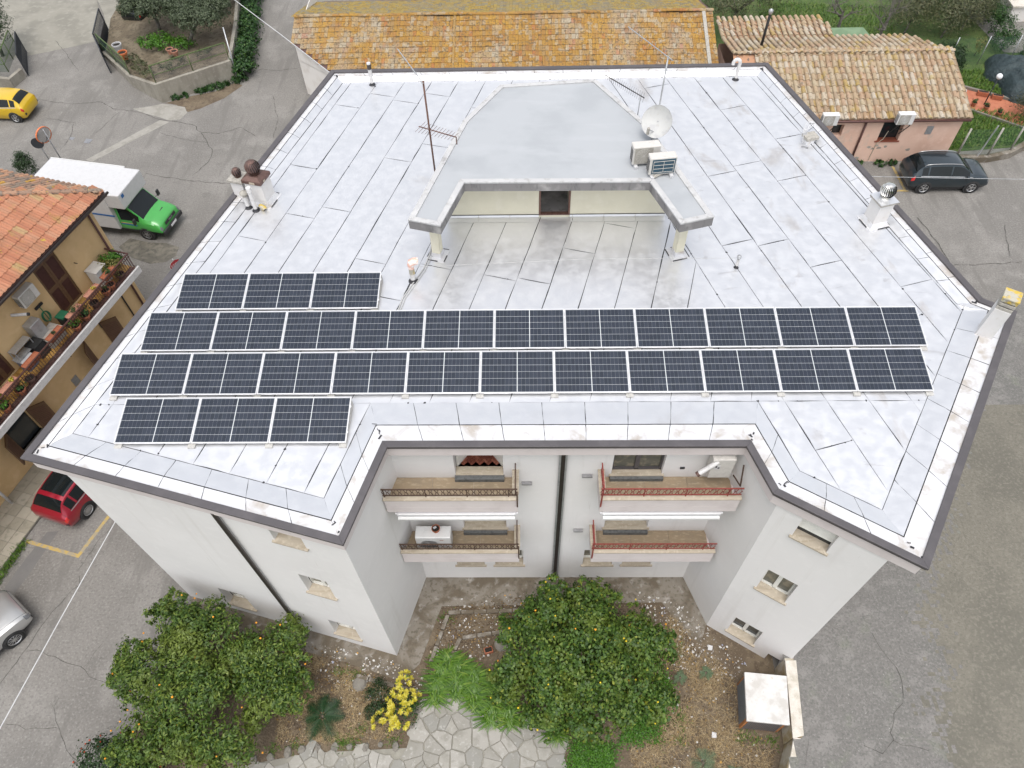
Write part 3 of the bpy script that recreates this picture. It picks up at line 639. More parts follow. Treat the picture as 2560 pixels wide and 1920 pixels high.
t = thing('tv_aerial', 'grey aerial mast with long top boom behind the satellite dish', 'aerial', (5.0, 24.6, RZ)); MB().tube([(5.0, 24.4, RZ), (5.05, 24.4, 12.45)], .03, 8).build('mast', 'galvanised', t, world=True, smooth=True); m = MB(); boom(m, (5.2, 24.2, 12.4), (3.75, 25.9, 12.75), 14, .3, (.1, .1, 1)); m.build('top_boom', 'galvanised', t, world=True)
t = thing('tv_aerial', 'short aerial with slanted comb boom beside the right stair head edge', 'aerial', (3.95, 22.2, 11.4)); MB().tube([(3.85, 22.1, 11.4), (3.87, 22.1, 12.45)], .018, 8).build('mast', 'galvanised', t, world=True, smooth=True); m = MB(); boom(m, (3.97, 21.9, 12.42), (2.75, 23.1, 12.55), 20, .34, (.05, .05, 1), er=.003); m.build('comb_boom', 'brown_pipe', t, world=True)
t = thing('satellite_dish', 'white satellite dish on the right edge of the stair head', 'satellite dish', (4.25, 20.75, 11.7))
ax = Vector((-.42, -.72, .56)).normalized(); dc = Vector((4.27, 20.72, 12.32))
MB().lathe([(.5 * k / 10, .16 * (k / 10) ** 2) for k in range(11)] + [(.505, .165), (.495, .15)] + [(.495 * k / 10, .16 * (k / 10) ** 2 - .012) for k in range(10, 0, -1)], dc - ax * .1, 32, tuple(ax)).build('dish', 'dish_white', t, world=True, smooth=True)
bt = dc - Vector((0, 0, .40)) + ax * .02; ln = dc + ax * .42 + Vector((-.12, 0, -.32))
MB().beam(tuple(bt), tuple(ln), .035, .035).build('feed_arm', 'galvanised', t, world=True); MB().tube([tuple(ln + Vector((0, 0, .06))), tuple(ln - Vector((.02, 0, .16)))], .05, 10).build('feed_horn', 'stone_cap', t, world=True, auto=40)
MB().tube([(4.33, 20.85, 11.7), (4.33, 20.85, 12.3)], .03, 8).beam((4.33, 20.85, 12.28), tuple(dc - ax * .1), .05, .05).build('mount', 'galvanised', t, world=True, smooth=False)
# --- air-conditioning units
def ac_unit(label, loc, rz, sx=.82, sy=.32, sz=.58, case='ivory_metal', front='round', feet=True, group=None, fmat='grey_grille'):
    t = thing('air_conditioner', label, 'air conditioner', loc, rz, group); z0 = .09 if feet else 0
    MB().box((0, 0, z0 + sz / 2), (sx, sy, sz)).build('casing', case, t, bevel=.025)
    y = -sy / 2 - .004
    if front == 'round':
        MB().box((-.09, y, z0 + sz / 2), (sx * .66, .006, sz * .88)).build('front_grille', fmat, t)
        m = MB()
        for k in range(1, 7): m.lathe([(.04 * k - .004, 0), (.04 * k + .004, 0), (.04 * k + .004, .008), (.04 * k - .004, .008), (.04 * k - .004, 0)], (-.09, y - .012, z0 + sz / 2), 24, (0, 1, 0))
        for k in range(8): a = PI * k / 8; m.beam((-.09 - .25 * math.cos(a), y - .008, z0 + sz / 2 - .25 * math.sin(a)), (-.09 + .25 * math.cos(a), y - .008, z0 + sz / 2 + .25 * math.sin(a)), .006, .006)
        m.build('fan_guard', case, t)
    elif front == 'fan':
        MB().lathe([(.27, 0), (.27, .02), (.22, .0)], (-.13, y - .001, z0 + sz / 2), 28, (0, -1, 0)).build('fan_ring', 'galvanised', t, smooth=True); MB().disc((-.13, y - .002, z0 + sz / 2), .22, 24, (0, -1, 0)).build('fan_recess', 'grey_metal', t)
        m = MB()
        for k in range(3): a = 2 * PI * k / 3; m.quad(*[(-.13 + r_ * math.cos(a + d_), y - .008 - .01 * d_, z0 + sz / 2 + r_ * math.sin(a + d_)) for r_, d_ in ((.03, -.5), (.2, -.35), (.2, .35), (.03, .5))])
        m.build('fan_blades', 'galvanised', t); MB().box((.27, y - .001, z0 + sz * .8), (.12, .004, .02)).build('badge', 'rust_red', t)
    else:
        MB().box((.02, y, z0 + sz / 2), (sx * .86, .006, sz * .84)).build('coil', 'teal_grille', t); m = MB()
        for k in range(4): m.beam((-sx * .36, y - .012, z0 + .10 + k * .13), (sx * .40, y - .012, z0 + .10 + k * .13), .012, .012)
        for k in range(3): m.beam((-sx * .36 + k * sx * .38, y - .012, z0 + .09), (-sx * .36 + k * sx * .38, y - .012, z0 + .50), .012, .012)
        m.build('coil_guard', case, t)
    m = MB()
    for j in range(9):
        for k in range(3): m.box((-sx / 2 - .003, -sy / 2 + .07 + k * .09, z0 + .08 + j * .05), (.006, .06, .028))
    m.build('side_vents', 'dark_grille', t)
    if feet:
        for s_ in (-1, 1): MB().box((s_ * sx * .36, -.03, .045), (.11, sy + .16, .088)).build('foot', 'white_plastic', t, bevel=.01)
    return t
ac_unit('ivory air conditioner with round fan grille, the rear one on the stair head', (3.78, 19.42, 11.706), .12, .86, .34, .62)
ac_unit('ivory air conditioner with blue coil facing out, the front one on the stair head', (4.23, 18.88, 11.706), .12, .84, .32, .60, front='coil')
t = thing('gas_hose', 'short beige pipe lying under the front air conditioner', 'pipe', (4.2, 18.7, 11.71)); MB().tube([(3.98, 18.62, 11.76), (4.3, 18.85, 11.76)], .05, 10).build('pipe', 'stone_cap', t, world=True, auto=40)
t = thing('concrete_block', 'weathered concrete block with cables near the right roof edge', 'block', (10.55, 23.4, RZ)); MB().box((10.55, 23.42, RZ + .24), (.50, .40, .12), .29).build('block', 'stone_cap', t, world=True, bevel=.015)
MB().box((10.5, 23.38, RZ + .09), (.34, .30, .16), .29).build('pedestal', 'alu_dirty', t, world=True, bevel=.02)
cs = MB()
for k in range(4): cs.tube([(10.3 + .05 * k, 23.3, RZ + .05), (10.25 + .04 * k, 23.5, RZ + .45), (10.45 + .1 * k, 23.9, RZ + .55 - .05 * k), (10.75 + .03 * k, 24.0 + .05 * k, RZ + .35)], .016, 5)
cs.build('cables', 'white_plastic', t, world=True); MB().beam((10.2, 23.1, RZ + .04), (10.42, 23.0, RZ + .04), .05, .05).build('bracket', 'grey_metal', t, world=True)
# --- things on the balconies
ac_unit('large grey heat pump on the lower left balcony with a flowerpot on top', (-2.95, 9.98, 4.01), 0, 1.12, .42, .82, 'white_metal', 'fan', feet=True)
def pot(name, label, loc, r, h, m='terracotta', soil=True, group=None, plant=None):
    t = thing(name, label, 'flower pot', loc, 0, group)
    MB().lathe([(r * .68, 0), (r * .92, h * .8), (r * 1.05, h * .8), (r * 1.05, h), (r * .9, h), (r * .88, h * .82)], (0, 0, 0), 18).disc((0, 0, .004), r * .68, 18).build('pot_body', m, t, auto=40)
    MB().disc((0, 0, h * .84), r * .9, 18).build('soil', 'pot_soil', t); return t
t = pot('flower_pot', 'small terracotta pot with a white tag on top of the heat pump', (-2.85, 10.02, 4.92), .13, .18); MB().box((-.03, .03, .165), (.1, .07, .012), .6).build('plant_tag', 'white_plastic', t)
for lab, x0, x1, z_ in (('white rolled awning below the upper left balcony', -3.72, -.3, 7.02), ('white rolled awning below the upper right balcony', 2.16, 5.55, 7.02)):
    t = thing('awning', lab, 'awning', ((x0 + x1) / 2, 9.5, z_)); MB().box(((x0 + x1) / 2, 9.52, z_ + .10), (x1 - x0, .16, .12)).build('cassette', 'white_plastic', t, world=True, bevel=.03); MB().tube([(x0 + .03, 9.47, z_ - .06), (x1 - .03, 9.47, z_ - .06)], .085, 12).build('fabric_roll', 'white_metal', t, world=True, auto=40)
    MB().tube([(x0 - .05, 9.52, z_ + .1), (x0, 9.52, z_ + .1)], .04, 8).tube([(x1, 9.52, z_ + .1), (x1 + .05, 9.52, z_ + .1)], .04, 8).build('end_bracket', 'white_plastic', t, world=True)
t = thing('boiler', 'white wall boiler with angled flue in the upper right balcony corner', 'boiler', (5.3, 10.2, 8.0)); MB().box((5.35, 10.24, 8.62), (.62, .34, .95), .0).build('casing', 'ivory_metal', t, world=True, bevel=.02); MB().tube([(5.2, 10.1, 8.98), (4.72, 9.95, 8.62)], .07, 12).build('flue', 'white_pipe', t, world=True, auto=40); MB().tube([(4.72, 9.95, 8.62), (4.66, 9.93, 8.57)], .078, 12).build('flue_mouth', 'cowl_brown', t, world=True, auto=40)
MB().box((5.20, 10.065, 8.72), (.16, .008, .2)).build('label_plate', 'white_plastic', t, world=True); m = MB(); m.box((5.17, 10.058, 8.76), (.04, .006, .09)); m.box((5.24, 10.058, 8.70), (.05, .006, .06)); m.build('label_print', 'dark_grille', t, world=True)
cable('brown bent drain pipe on the wall beside the boiler', [(5.86, 10.0, 8.95), (5.88, 9.75, 8.25), (5.75, 10.1, 8.25)], .022, 'rust_brown', 'drain_pipe', 'pipe')
for x, z_, l in ((1.75, 7.72, 'short grey bracket on the wall left of the upper right balcony'), (1.68, 4.15, 'short grey bracket on the wall left of the lower right balcony'), (.02, 7.3, 'short grey bracket on the wall right of the upper left balcony')):
    tag(MB().box((x, 10.38, z_), (.3, .1, .05)).build('wall_bracket', 'grey_metal'), l, 'bracket')
tag(MB().box((4.42, 10.44, 8.06), (.13, .03, .09)).build('socket_box', 'dark_grille'), 'small dark socket box on the wall of the upper right balcony', 'socket')
# ================================================================== GROUND AND STREETS
mk('asphalt', (.195, .184, .168), .92).noise((.160, .151, .138), .22, .42, .6, .9).noise((.235, .223, .205), .6, .5, .66, .7).noise((.135, .128, .117), 1.6, .58, .72, .6, dist=.5).noise((.29, .278, .258), 13, .5, .66, .5, detail=6).noise((.125, .118, .108), 11, .5, .64, .55, detail=6).noise((.085, .08, .073), 3.1, .70, .74, .6).noise((.145, .137, .125), .55, .54, .62, .6, stretch=(3.0, .35, 1, -.35)).cracks((.15, .145, .135), .45, .008, .45, .25, gate=.2).bump(60, .35, .02)
mk('asphalt_dark', (.15, .145, .138), .92).noise((.14, .135, .13), 1.5, .45, .65).noise((.19, .18, .17), 50, .55, .7, .5, detail=2).bump(70, .4, .02)
mk('yard_asphalt', (.15, .143, .133), .92).noise((.13, .127, .117), .35, .4, .62, .9).noise((.20, .19, .178), 1.4, .5, .7).noise((.165, .175, .135), .8, .56, .7, .6).noise((.24, .23, .215), 12, .5, .64, .5, detail=8).noise((.09, .09, .083), 13, .5, .62, .5, detail=8).noise((.40, .39, .36), 11, .70, .75, .7, detail=3).noise((.26, .25, .23), 50, .55, .7, .5, detail=2).bump(60, .4, .02)
mk('gravel_yard', (.165, .153, .125), .95).noise((.13, .122, .10), .5, .4, .62, .9).noise((.22, .205, .17), 9, .48, .64, .5, detail=8).noise((.11, .105, .083), 12, .5, .64, .5, detail=8).bump(26, .6, .04)
mk('old_concrete', (.25, .237, .20), .92).noise((.20, .19, .16), .5, .42, .62).noise((.29, .277, .237), 2.5, .5, .68, .7).noise((.22, .21, .19), 7, .6, .72, .6).bump(30, .3, .02)
mk('apron', (.21, .187, .155), .95).noise((.12, .097, .068), .9, .40, .58, .95, dist=.7).noise((.38, .36, .33), 4, .54, .7, .7).noise((.10, .085, .062), 8, .52, .66, .75).bump(22, .5, .03)
mk('soil', (.11, .082, .054), .97).noise((.16, .125, .083), .9, .42, .62, .9).noise((.085, .062, .042), 3.5, .5, .66, .8).noise((.26, .21, .15), 14, .55, .7, .6).bump(14, .7, .06)
mk('grass_ground', (.055, .095, .022), .95).noise((.085, .125, .03), .7, .42, .62).noise((.10, .095, .045), 2.5, .55, .7, .7).noise((.03, .06, .014), 9, .5, .65, .7).bump(20, .8, .06)
mk('bed_soil', (.12, .095, .062), .97).noise((.17, .14, .095), 1.2, .42, .62).noise((.07, .055, .036), 5, .5, .66, .8).bump(14, .7, .06)
mk('paving_stone', (.40, .385, .35), .85).rand([(0, (.26, .248, .22)), (.25, (.295, .282, .25)), (.5, (.235, .228, .205)), (.75, (.315, .30, .27))], 'object').noise((.22, .21, .18), 2.5, .46, .66, .75).noise((.40, .39, .36), 9, .56, .7, .6).bump(16, .35, .02)
mk('slab_stone', (.30, .275, .22), .9).rand([(0, (.28, .255, .2)), (.4, (.33, .30, .24)), (.75, (.24, .22, .175))], 'object').noise((.2, .185, .14), 4, .5, .7, .7).bump(30, .3, .02)
plain('kerb_stone', (.19, .175, .15), .9, 0, .2, 5)
mk('yellow_paint', (.42, .30, .095), .85).noise((.28, .25, .19), 6, .42, .6, .85)
mk('terrace_tile', (.42, .155, .085), .8).noise((.36, .12, .065), 3, .4, .65)
mk('pale_concrete', (.29, .277, .247), .92).noise((.24, .228, .20), 1.5, .42, .62).noise((.33, .317, .285), 5, .5, .68, .7).bump(30, .3, .02)
gz = MB().quad((-300, -300, -.06), (300, -300, -.06), (300, 300, -.06), (-300, 300, -.06)); struct('ground', gz, 'grass_ground')
def sheet(name, pts, z, m, cut=0):
    mb = MB().quad(*[(p[0], p[1], z if len(p) < 3 or z is not None else p[2]) for p in pts]); return struct(name, mb, m)
sheet('road', [(-45, -12), (60, -12), (60, 37), (13, 37), (13, 62), (-45, 62)], 0.0, 'asphalt')
def zyard(x, y):
    t = min(1, max(0, (23 - y) / 13)); return .012 + 1.13 * t * t * (3 - 2 * t)
def drape(name, x0, x1, y0, y1, st, m, keep, dz=0.0, zf=zyard):
    nx_, ny_ = int((x1 - x0) / st), int((y1 - y0) / st); mb = MB()
    mb.v = [(x0 + i * st, y0 + j * st, zf(x0 + i * st, y0 + j * st) + dz) for j in range(ny_ + 1) for i in range(nx_ + 1)]
    for j in range(ny_):
        for i in range(nx_):
            if keep(x0 + (i + .5) * st, y0 + (j + .5) * st): mb.f.append((j * (nx_ + 1) + i, j * (nx_ + 1) + i + 1, (j + 1) * (nx_ + 1) + i + 1, (j + 1) * (nx_ + 1) + i))
    return struct(name, mb, m, smooth=True)
drape('courtyard', 7.0, 44.0, -6, 24, .25, 'yard_asphalt', lambda x, y: (y > 7.4 and (x > 8.7 or y > 9.5)) or x > (8.45 if y > 4.75 else 8.35 + (y - 4.75) * .42))
GB = [(19.06, 19.29, 0.900), (14.31, 10.03, 1.150), (13.49, 8.33, 1.150), (13.31, 6.77, 1.150), (13.04, 5.43, 1.150), (12.93, 3.96, 1.150)]
gpoly = [(p[0], p[1]) for p in GB] + [(GB[-1][0] + .3, -4), (36, -4), (40, 15.0)]
def grav_keep(x, y):
    x2 = x + .8 * mnoise.noise(Vector((x * .7, y * .7, 3))) + random.gauss(0, .38); return inpoly((x2, y + random.gauss(0, .3)), gpoly)
drape('gravel_yard', 8.5, 34.5, -2, 18, .12, 'gravel_yard', grav_keep, .005)
# garden in front of the house
sheet('garden_soil', [(-12.2, 9.7), (-12.75, 6.4), (-13.5, 3.2), (-14.2, -6), (8.45, -6), (8.5, 11), (-12, 11)], .012, 'soil')
sheet('concrete_apron', [(-12.6, 10.6), (-12.2, 8.9), (-9, 8.05), (-5.6, 7.15), (-4.35, 6.75), (-3.75, 7.3), (-3.1, 9.35), (4.9, 9.5), (5.6, 8.4), (6.1, 8.0), (6.5, 9), (6, 10.7), (-3.8, 10.7), (-4.6, 8.2)], .028, 'apron')
def slope_box(name, poly, z0, z1, m, parent=None): return MB().prism(poly, z0, z1).build(name, m, parent, world=parent is not None, bevel=.012)
# raised kerbs of the old path inside the garden
gk = thing('garden_kerb', 'broken concrete kerb of an old garden bed right of the left wing', 'kerb', (-2, 8.6, 0))
for a_, b_ in (((-2.85, 9.1), (.4, 9.2)), ((-3.35, 7.35), (-2.85, 9.02)), ((-2.3, 8.2), (-.2, 8.5)), ((-2.75, 7.3), (-2.36, 8.2)), ((-5.9, 6.9), (-3.6, 6.35))):
    m = MB(); L = math.dist(a_, b_); n = max(2, int(L / .45))
    for k in range(n): m.beam((*lerp(a_, b_, (k + .04) / n), .07 + random.uniform(-.015, .015)), (*lerp(a_, b_, (k + .96) / n), .07 + random.uniform(-.015, .015)), .13, .10)
    m.build('kerb_piece', 'apron', gk, world=True)
for p in ((-5.75, 6.65), (-.9, 8.0)): m = MB(); m.lathe([(.001, .14), (.2, .12), (.26, .05), (.27, -.02)], (*p, 0), 9); m.build('kerb_rock', 'kerb_stone', gk, world=True)
# crazy paving, every stone its own piece
PATH = [(-3.5, 6.15), (-3.84, 5.1), (-3.95, 4.66), (-7.1, 4.5), (-9.6, 4.05), (-10.2, 1.5), (1.3, 1.5), (1.1, 4.1), (1.35, 5.05), (-.4, 5.6), (-1.6, 6.2), (-2.6, 6.5)]
path = sheet('paved_path', PATH, .03, 'old_concrete')
rp = random.Random(5); seeds = []
for i in range(-30, 8):
    for j in range(2, 17): (rp.random() < .70) and seeds.append((i * .36 + rp.uniform(-.19, .19) + .1 * (j % 2), j * .39 + rp.uniform(-.2, .2)))
for s_ in seeds:
    if not inpoly(s_, PATH) or s_[1] < 2.9: continue
    cell = [(s_[0] - .6, s_[1] - .6), (s_[0] + .6, s_[1] - .6), (s_[0] + .6, s_[1] + .6), (s_[0] - .6, s_[1] + .6)]
    for q in seeds:
        if q is s_ or math.dist(q, s_) > 1.5: continue
        n = (q[0] - s_[0], q[1] - s_[1]); c_ = (q[0] ** 2 - s_[0] ** 2 + q[1] ** 2 - s_[1] ** 2) / 2; cell = clip(cell, n, c_)
    for k in range(len(PATH)):
        pass
    cell = [p for k, p in enumerate(cell) if math.dist(p, cell[k - 1]) > .03]
    if len(cell) < 3: continue
    c2_ = []
    for k in range(len(cell)):
        a_, b_ = cell[k], cell[(k + 1) % len(cell)]; c2_.append(a_); L_ = math.dist(a_, b_)
        if L_ > .14: g_ = rp.uniform(0, .03); u_ = rp.uniform(.35, .65); c2_.append((a_[0] + (b_[0] - a_[0]) * u_ - (b_[1] - a_[1]) / L_ * g_, a_[1] + (b_[1] - a_[1]) * u_ + (b_[0] - a_[0]) / L_ * g_))
    ins = [lerp(p, s_, .035) for p in c2_]
    if area(ins) < .01: continue
    MB().prism(ins, .031, .052 + rp.uniform(0, .014), top=[lerp(p, s_, .02) for p in ins]).build('paving_stone', 'paving_stone', path, world=True)
ed = thing('stone_edging', 'row of rough grey stones bordering the garden path', 'edging', (-5.5, 4.6, 0)); me_ = []
for v in range(5):
    m = MB(); m.lathe([(.001, .10), (.12, .09), (.155, .04), (.16, -.03)], (0, 0, 0), 7); m.v = [(x * random.uniform(.75, 1.25), y * random.uniform(.75, 1.25), z * random.uniform(.8, 1.2)) for x, y, z in m.v]; me_.append(m.mesh('edging_stone', 'kerb_stone'))
def edge_row(pts, st):
    for k in range(len(pts) - 1):
        L = math.dist(pts[k], pts[k + 1]); n = int(L / st)
        for j in range(n): p = lerp(pts[k], pts[k + 1], (j + .5) / n); o = link('edging_stone', random.choice(me_), ed, True, (p[0] + random.uniform(-.05, .05), p[1] + random.uniform(-.05, .05), .02), (0, 0, random.uniform(0, 6))); q = random.uniform(.45, 1.0); o.scale = (q * random.uniform(.9, 1.5), q, q)
edge_row([(-3.55, 6.1), (-3.85, 5.0), (-4.0, 4.75), (-7.1, 4.6), (-9.6, 4.2)], .5)
# right retaining wall and meter cabinet
rw_ = thing('retaining_wall', 'low rendered retaining wall between garden and right courtyard', 'wall', (8.4, 5.5, 0))
mk('stained_render', (.46, .42, .34), .9).noise((.26, .19, .07), 1.6, .42, .62, .85, stretch=(1, 1, .5)).noise((.55, .52, .46), 5, .55, .7, .6).bump(30, .25, .02)
mk('wall_cap', (.56, .52, .46), .88).noise((.44, .40, .33), 3, .45, .65).noise((.64, .61, .56), 12, .5, .68, .6).noise((.36, .33, .28), 35, .56, .68, .5, detail=2).bump(40, .3, .01)
slope_box('wall_core', [(8.28, 4.80), (8.56, 4.80), (8.82, 7.2), (8.52, 7.2)], -.2, 1.15, 'stained_render', rw_)
slope_box('wall_coping', [(8.24, 4.76), (8.60, 4.84), (8.87, 7.12), (8.51, 7.12)], 1.152, 1.21, 'wall_cap', rw_)
slope_box('wall_core', [(7.1, 2.2), (7.75, 2.2), (8.62, 4.78), (8.30, 4.78)], -.2, 1.05, 'stained_render', rw_)
slope_box('wall_coping', [(7.22, 2.2), (7.72, 2.2), (8.68, 4.74), (8.30, 4.82)], 1.052, 1.14, 'wall_cap', rw_)
slope_box('gutter_strip', [(7.75, 2.2), (8.05, 2.2), (8.86, 4.55), (8.72, 4.7)], 1.0, 1.155, 'yard_asphalt', rw_)
cb = thing('meter_cabinet', 'grey topped meter cabinet with orange frame and slatted sides by retaining wall', 'cabinet', (7.65, 5.95, 0))
mk('orange_frame', (.42, .17, .055), .8).noise((.28, .11, .04), 6, .45, .65)
mk('cabinet_top', (.56, .55, .53), .85).noise((.46, .44, .41), 2.5, .45, .65).noise((.42, .26, .10), 4, .64, .74, .7).noise((.08, .08, .08), 16, .70, .73, .8)
CB = [(6.88, 5.24), (8.2, 5.12), (8.42, 6.6), (7.08, 6.72)]
cbi = offset(CB, .05); MB().prism(cbi, -.1, 1.18).build('cabinet_body', 'orange_frame', cb, world=True)
MB().prism(CB, 1.19, 1.30).build('cabinet_top', 'cabinet_top', cb, world=True, bevel=.015)
plain('slat_grey', (.15, .17, .19), .5, .2, .12)
for (a_, b_) in ((cbi[0], cbi[1]), (cbi[3], cbi[0])):
    n = 16; d = (b_[0] - a_[0], b_[1] - a_[1]); L = math.hypot(*d); nn = (d[1] / L, -d[0] / L)
    for k in range(n):
        u0, u1 = .06 + .88 * k / n, .06 + .88 * (k + .75) / n; p, q = lerp(a_, b_, u0), lerp(a_, b_, u1)
        MB().prism([p, (p[0] + nn[0] * .022, p[1] + nn[1] * .022), (q[0] + nn[0] * .008, q[1] + nn[1] * .008), q], .08, 1.12).build('slat', 'slat_grey', cb, world=True)
# --- streets on the left
sheet('driveway', [(-39.72, 56.14, 0.000), (-32.20, 55.89, 0.000), (-31.04, 53.43, 0.000), (-30.11, 49.78, 0.000), (-32.34, 48.77, 0.000), (-34.57, 47.89, 0.000), (-35.98, 47.51, 0.000), (-39.93, 52.53, 0.000)], .005, 'old_concrete')
sheet('concrete_patch', [(-24.80, 41.43, 0.000), (-23.78, 41.67, 0.000), (-23.11, 41.92, 0.000), (-22.41, 41.81, 0.000), (-21.50, 41.53, 0.000), (-21.18, 40.91, 0.000), (-21.44, 40.22, 0.000), (-22.03, 40.06, 0.000), (-22.91, 40.51, 0.000), (-24.07, 40.97, 0.000)], .006, 'pale_concrete')
sheet('concrete_strip', [(-22.68, 40.16, -0.000), (-22.01, 39.94, -0.000), (-25.47, 36.02, 0.000), (-25.93, 36.18, 0.000)], .007, 'pale_concrete')
sheet('dirt_verge', [(-22.92, 42.01, 0.000), (-22.15, 41.81, 0.000), (-21.15, 40.99, 0.000), (-20.48, 41.33, 0.000), (-19.23, 42.46, 0.000), (-18.37, 43.92, 0.000), (-18.89, 44.31, 0.000), (-19.96, 43.30, 0.000), (-21.39, 42.78, 0.000)], .0055, 'soil')
sheet('asphalt_patch', [(-18.84, 12.33, 0.000), (-18.39, 12.37, 0.000), (-18.86, 10.53, 0.000), (-19.10, 9.84, 0.000), (-19.57, 10.03, 0.000), (-19.25, 11.17, 0.000)], .006, 'asphalt_dark')
mk('wet_stain', (.115, .105, .085), .7).noise((.17, .155, .125), 1.6, .42, .6, .9, dist=.8).noise((.07, .065, .055), 4, .5, .65, .7)
sheet('puddle_stain', [(-21.45, 28.63, 0.000), (-21.05, 29.31, 0.000), (-19.94, 28.98, 0.000), (-19.00, 28.91, 0.000), (-18.20, 28.59, 0.000), (-18.18, 27.92, 0.000), (-18.58, 27.48, 0.000), (-19.37, 27.34, 0.000), (-20.46, 27.80, 0.000)], .006, 'wet_stain')
def line_mark(name, a_, b_, wd, z, m='yellow_paint'):
    d = Vector((b_[0] - a_[0], b_[1] - a_[1], 0)).normalized(); s_ = Vector((-d.y, d.x, 0)) * wd / 2; A, B = Vector((a_[0], a_[1], z)), Vector((b_[0], b_[1], z))
    return struct(name, MB().quad(tuple(A - s_), tuple(B - s_), tuple(B + s_), tuple(A + s_)), m)
line_mark('parking_line', (-19.52, 11.95, 0.000), (-17.17, 11.31, 0.000), .14, .009); line_mark('parking_line', (-17.21, 11.38, 0.000), (-16.50, 13.33, 0.000), .14, .010)
line_mark('parking_line', (20.87, 34.69, 0.000), (20.91, 32.54, 0.000), .14, .02); line_mark('parking_line', (20.12, 32.55, 0.000), (21.09, 32.54, 0.000), .14, .021)
crk = MB(); rc = random.Random(3)
def crack(pts, wd):
    q = []
    for k in range(len(pts) - 1):
        n = max(2, int(math.dist(pts[k][:2], pts[k + 1][:2]) / .25))
        for j in range(n): p = lerp(pts[k], pts[k + 1], j / n); q.append((p[0] + rc.uniform(-.05, .05), p[1] + rc.uniform(-.05, .05)))
    q.append(pts[-1][:2])
    for k in range(len(q) - 1):
        a_, b_ = q[k], q[k + 1]; L = math.dist(a_, b_) or 1; n = (-(b_[1] - a_[1]) / L, (b_[0] - a_[0]) / L); w0, w1 = wd * rc.uniform(.15, .75), wd * rc.uniform(.15, .75)
        zf = (lambda x, y: .008) if a_[0] < 8.7 else (lambda x, y: zyard(x, y) + .008)
        crk.quad((a_[0] - n[0] * w0 / 2, a_[1] - n[1] * w0 / 2, zf(*a_)), (b_[0] - n[0] * w1 / 2, b_[1] - n[1] * w1 / 2, zf(*b_)), (b_[0] + n[0] * w1 / 2, b_[1] + n[1] * w1 / 2, zf(*b_)), (a_[0] + n[0] * w0 / 2, a_[1] + n[1] * w0 / 2, zf(*a_)))
crack([(-16.88, 10.53, 0.000), (-16.76, 10.21, 0.000), (-17.42, 9.20, 0.000), (-17.82, 7.86, 0.000), (-18.25, 6.64, 0.000)], .035); crack([(-17.75, 7.78, 0.000), (-17.17, 7.70, 0.000), (-15.90, 7.29, 0.000), (-15.19, 6.92, 0.000), (-13.90, 6.46, 0.000)], .03)
crack([(-16.04, 6.16, 0.000), (-15.99, 5.68, 0.000), (-15.65, 5.25, 0.000), (-15.12, 4.58, 0.000), (-14.43, 4.04, 0.000)], .025); crack([(-17.46, 5.37, 0.000), (-16.73, 5.21, 0.000), (-15.73, 5.25, 0.000)], .025); crack([(-15.52, 7.15, 0.000), (-15.36, 7.62, 0.000), (-15.11, 8.11, 0.000)], .02)
crack([(-16.28, 12.82, 0.000), (-16.70, 11.79, 0.000), (-17.02, 10.80, 0.000)], .025); crack([(-31.28, 42.61, 0.000), (-28.95, 42.04, 0.000), (-27.15, 42.25, 0.000), (-26.05, 41.45, 0.000), (-24.29, 41.03, 0.000), (-22.73, 40.25, 0.000), (-20.36, 39.58, 0.000), (-19.88, 38.85, 0.000), (-18.61, 38.65, 0.000), (-17.41, 39.28, 0.000), (-16.25, 38.30, 0.000)], .07)
crack([(-19.70, 38.73, 0.000), (-19.00, 37.66, 0.000), (-18.51, 36.85, 0.000), (-18.53, 35.85, 0.000), (-19.14, 34.57, 0.000)], .07); crack([(-22.29, 38.78, 0.000), (-20.83, 38.16, 0.000), (-19.10, 37.78, 0.000)], .05); crack([(-27.99, 39.87, 0.000), (-27.67, 38.42, 0.000), (-27.82, 37.15, 0.000)], .05); crack([(-30.00, 40.53, 0.000), (-27.87, 39.93, 0.000)], .05); crack([(-33.08, 50.01, 0.000), (-31.82, 48.43, 0.000), (-29.96, 46.02, 0.000)], .06); crack([(-21.92, 34.83, 0.000), (-19.43, 34.15, 0.000), (-16.67, 33.79, 0.000)], .07)
crack([(-25.55, 41.06, 0.000), (-26.25, 38.86, 0.000)], .04); crack([(-17.67, 45.85, 0.000), (-16.31, 45.67, 0.000), (-15.11, 45.92, 0.000)], .06); crack([(-16.08, 42.65, 0.000), (-15.22, 39.84, 0.000), (-15.17, 38.16, 0.000)], .05)
crack([(11.65, 8.08, 1.150), (11.73, 7.54, 1.150), (12.10, 6.91, 1.150), (12.13, 6.40, 1.150), (11.92, 5.77, 1.150), (11.61, 5.53, 1.150), (11.38, 5.12, 1.150), (11.33, 4.69, 1.150), (10.87, 4.38, 1.150), (10.39, 4.57, 1.150)], .03); crack([(11.33, 4.69, 1.150), (11.83, 4.53, 1.150), (12.33, 4.43, 1.150)], .025)
crack([(21.51, 26.79, 0.200), (22.80, 26.74, 0.200), (24.94, 26.92, 0.200)], .05); crack([(25.14, 29.64, 0.000), (24.77, 28.18, 0.050), (24.50, 27.28, 0.100)], .05); crack([(20.86, 30.35, 0.000), (21.22, 28.54, 0.000), (21.48, 26.06, 0.200)], .07)
for (u, v) in ((90, 1620), (150, 1650)): pass
plain('crack_dirt', (.075, .07, .062), .95, 0, .3, 3)
co = crk.build('pavement_cracks', 'crack_dirt'); co['kind'] = 'stuff'; tag(co, 'dark branching cracks in the worn asphalt', 'cracks')
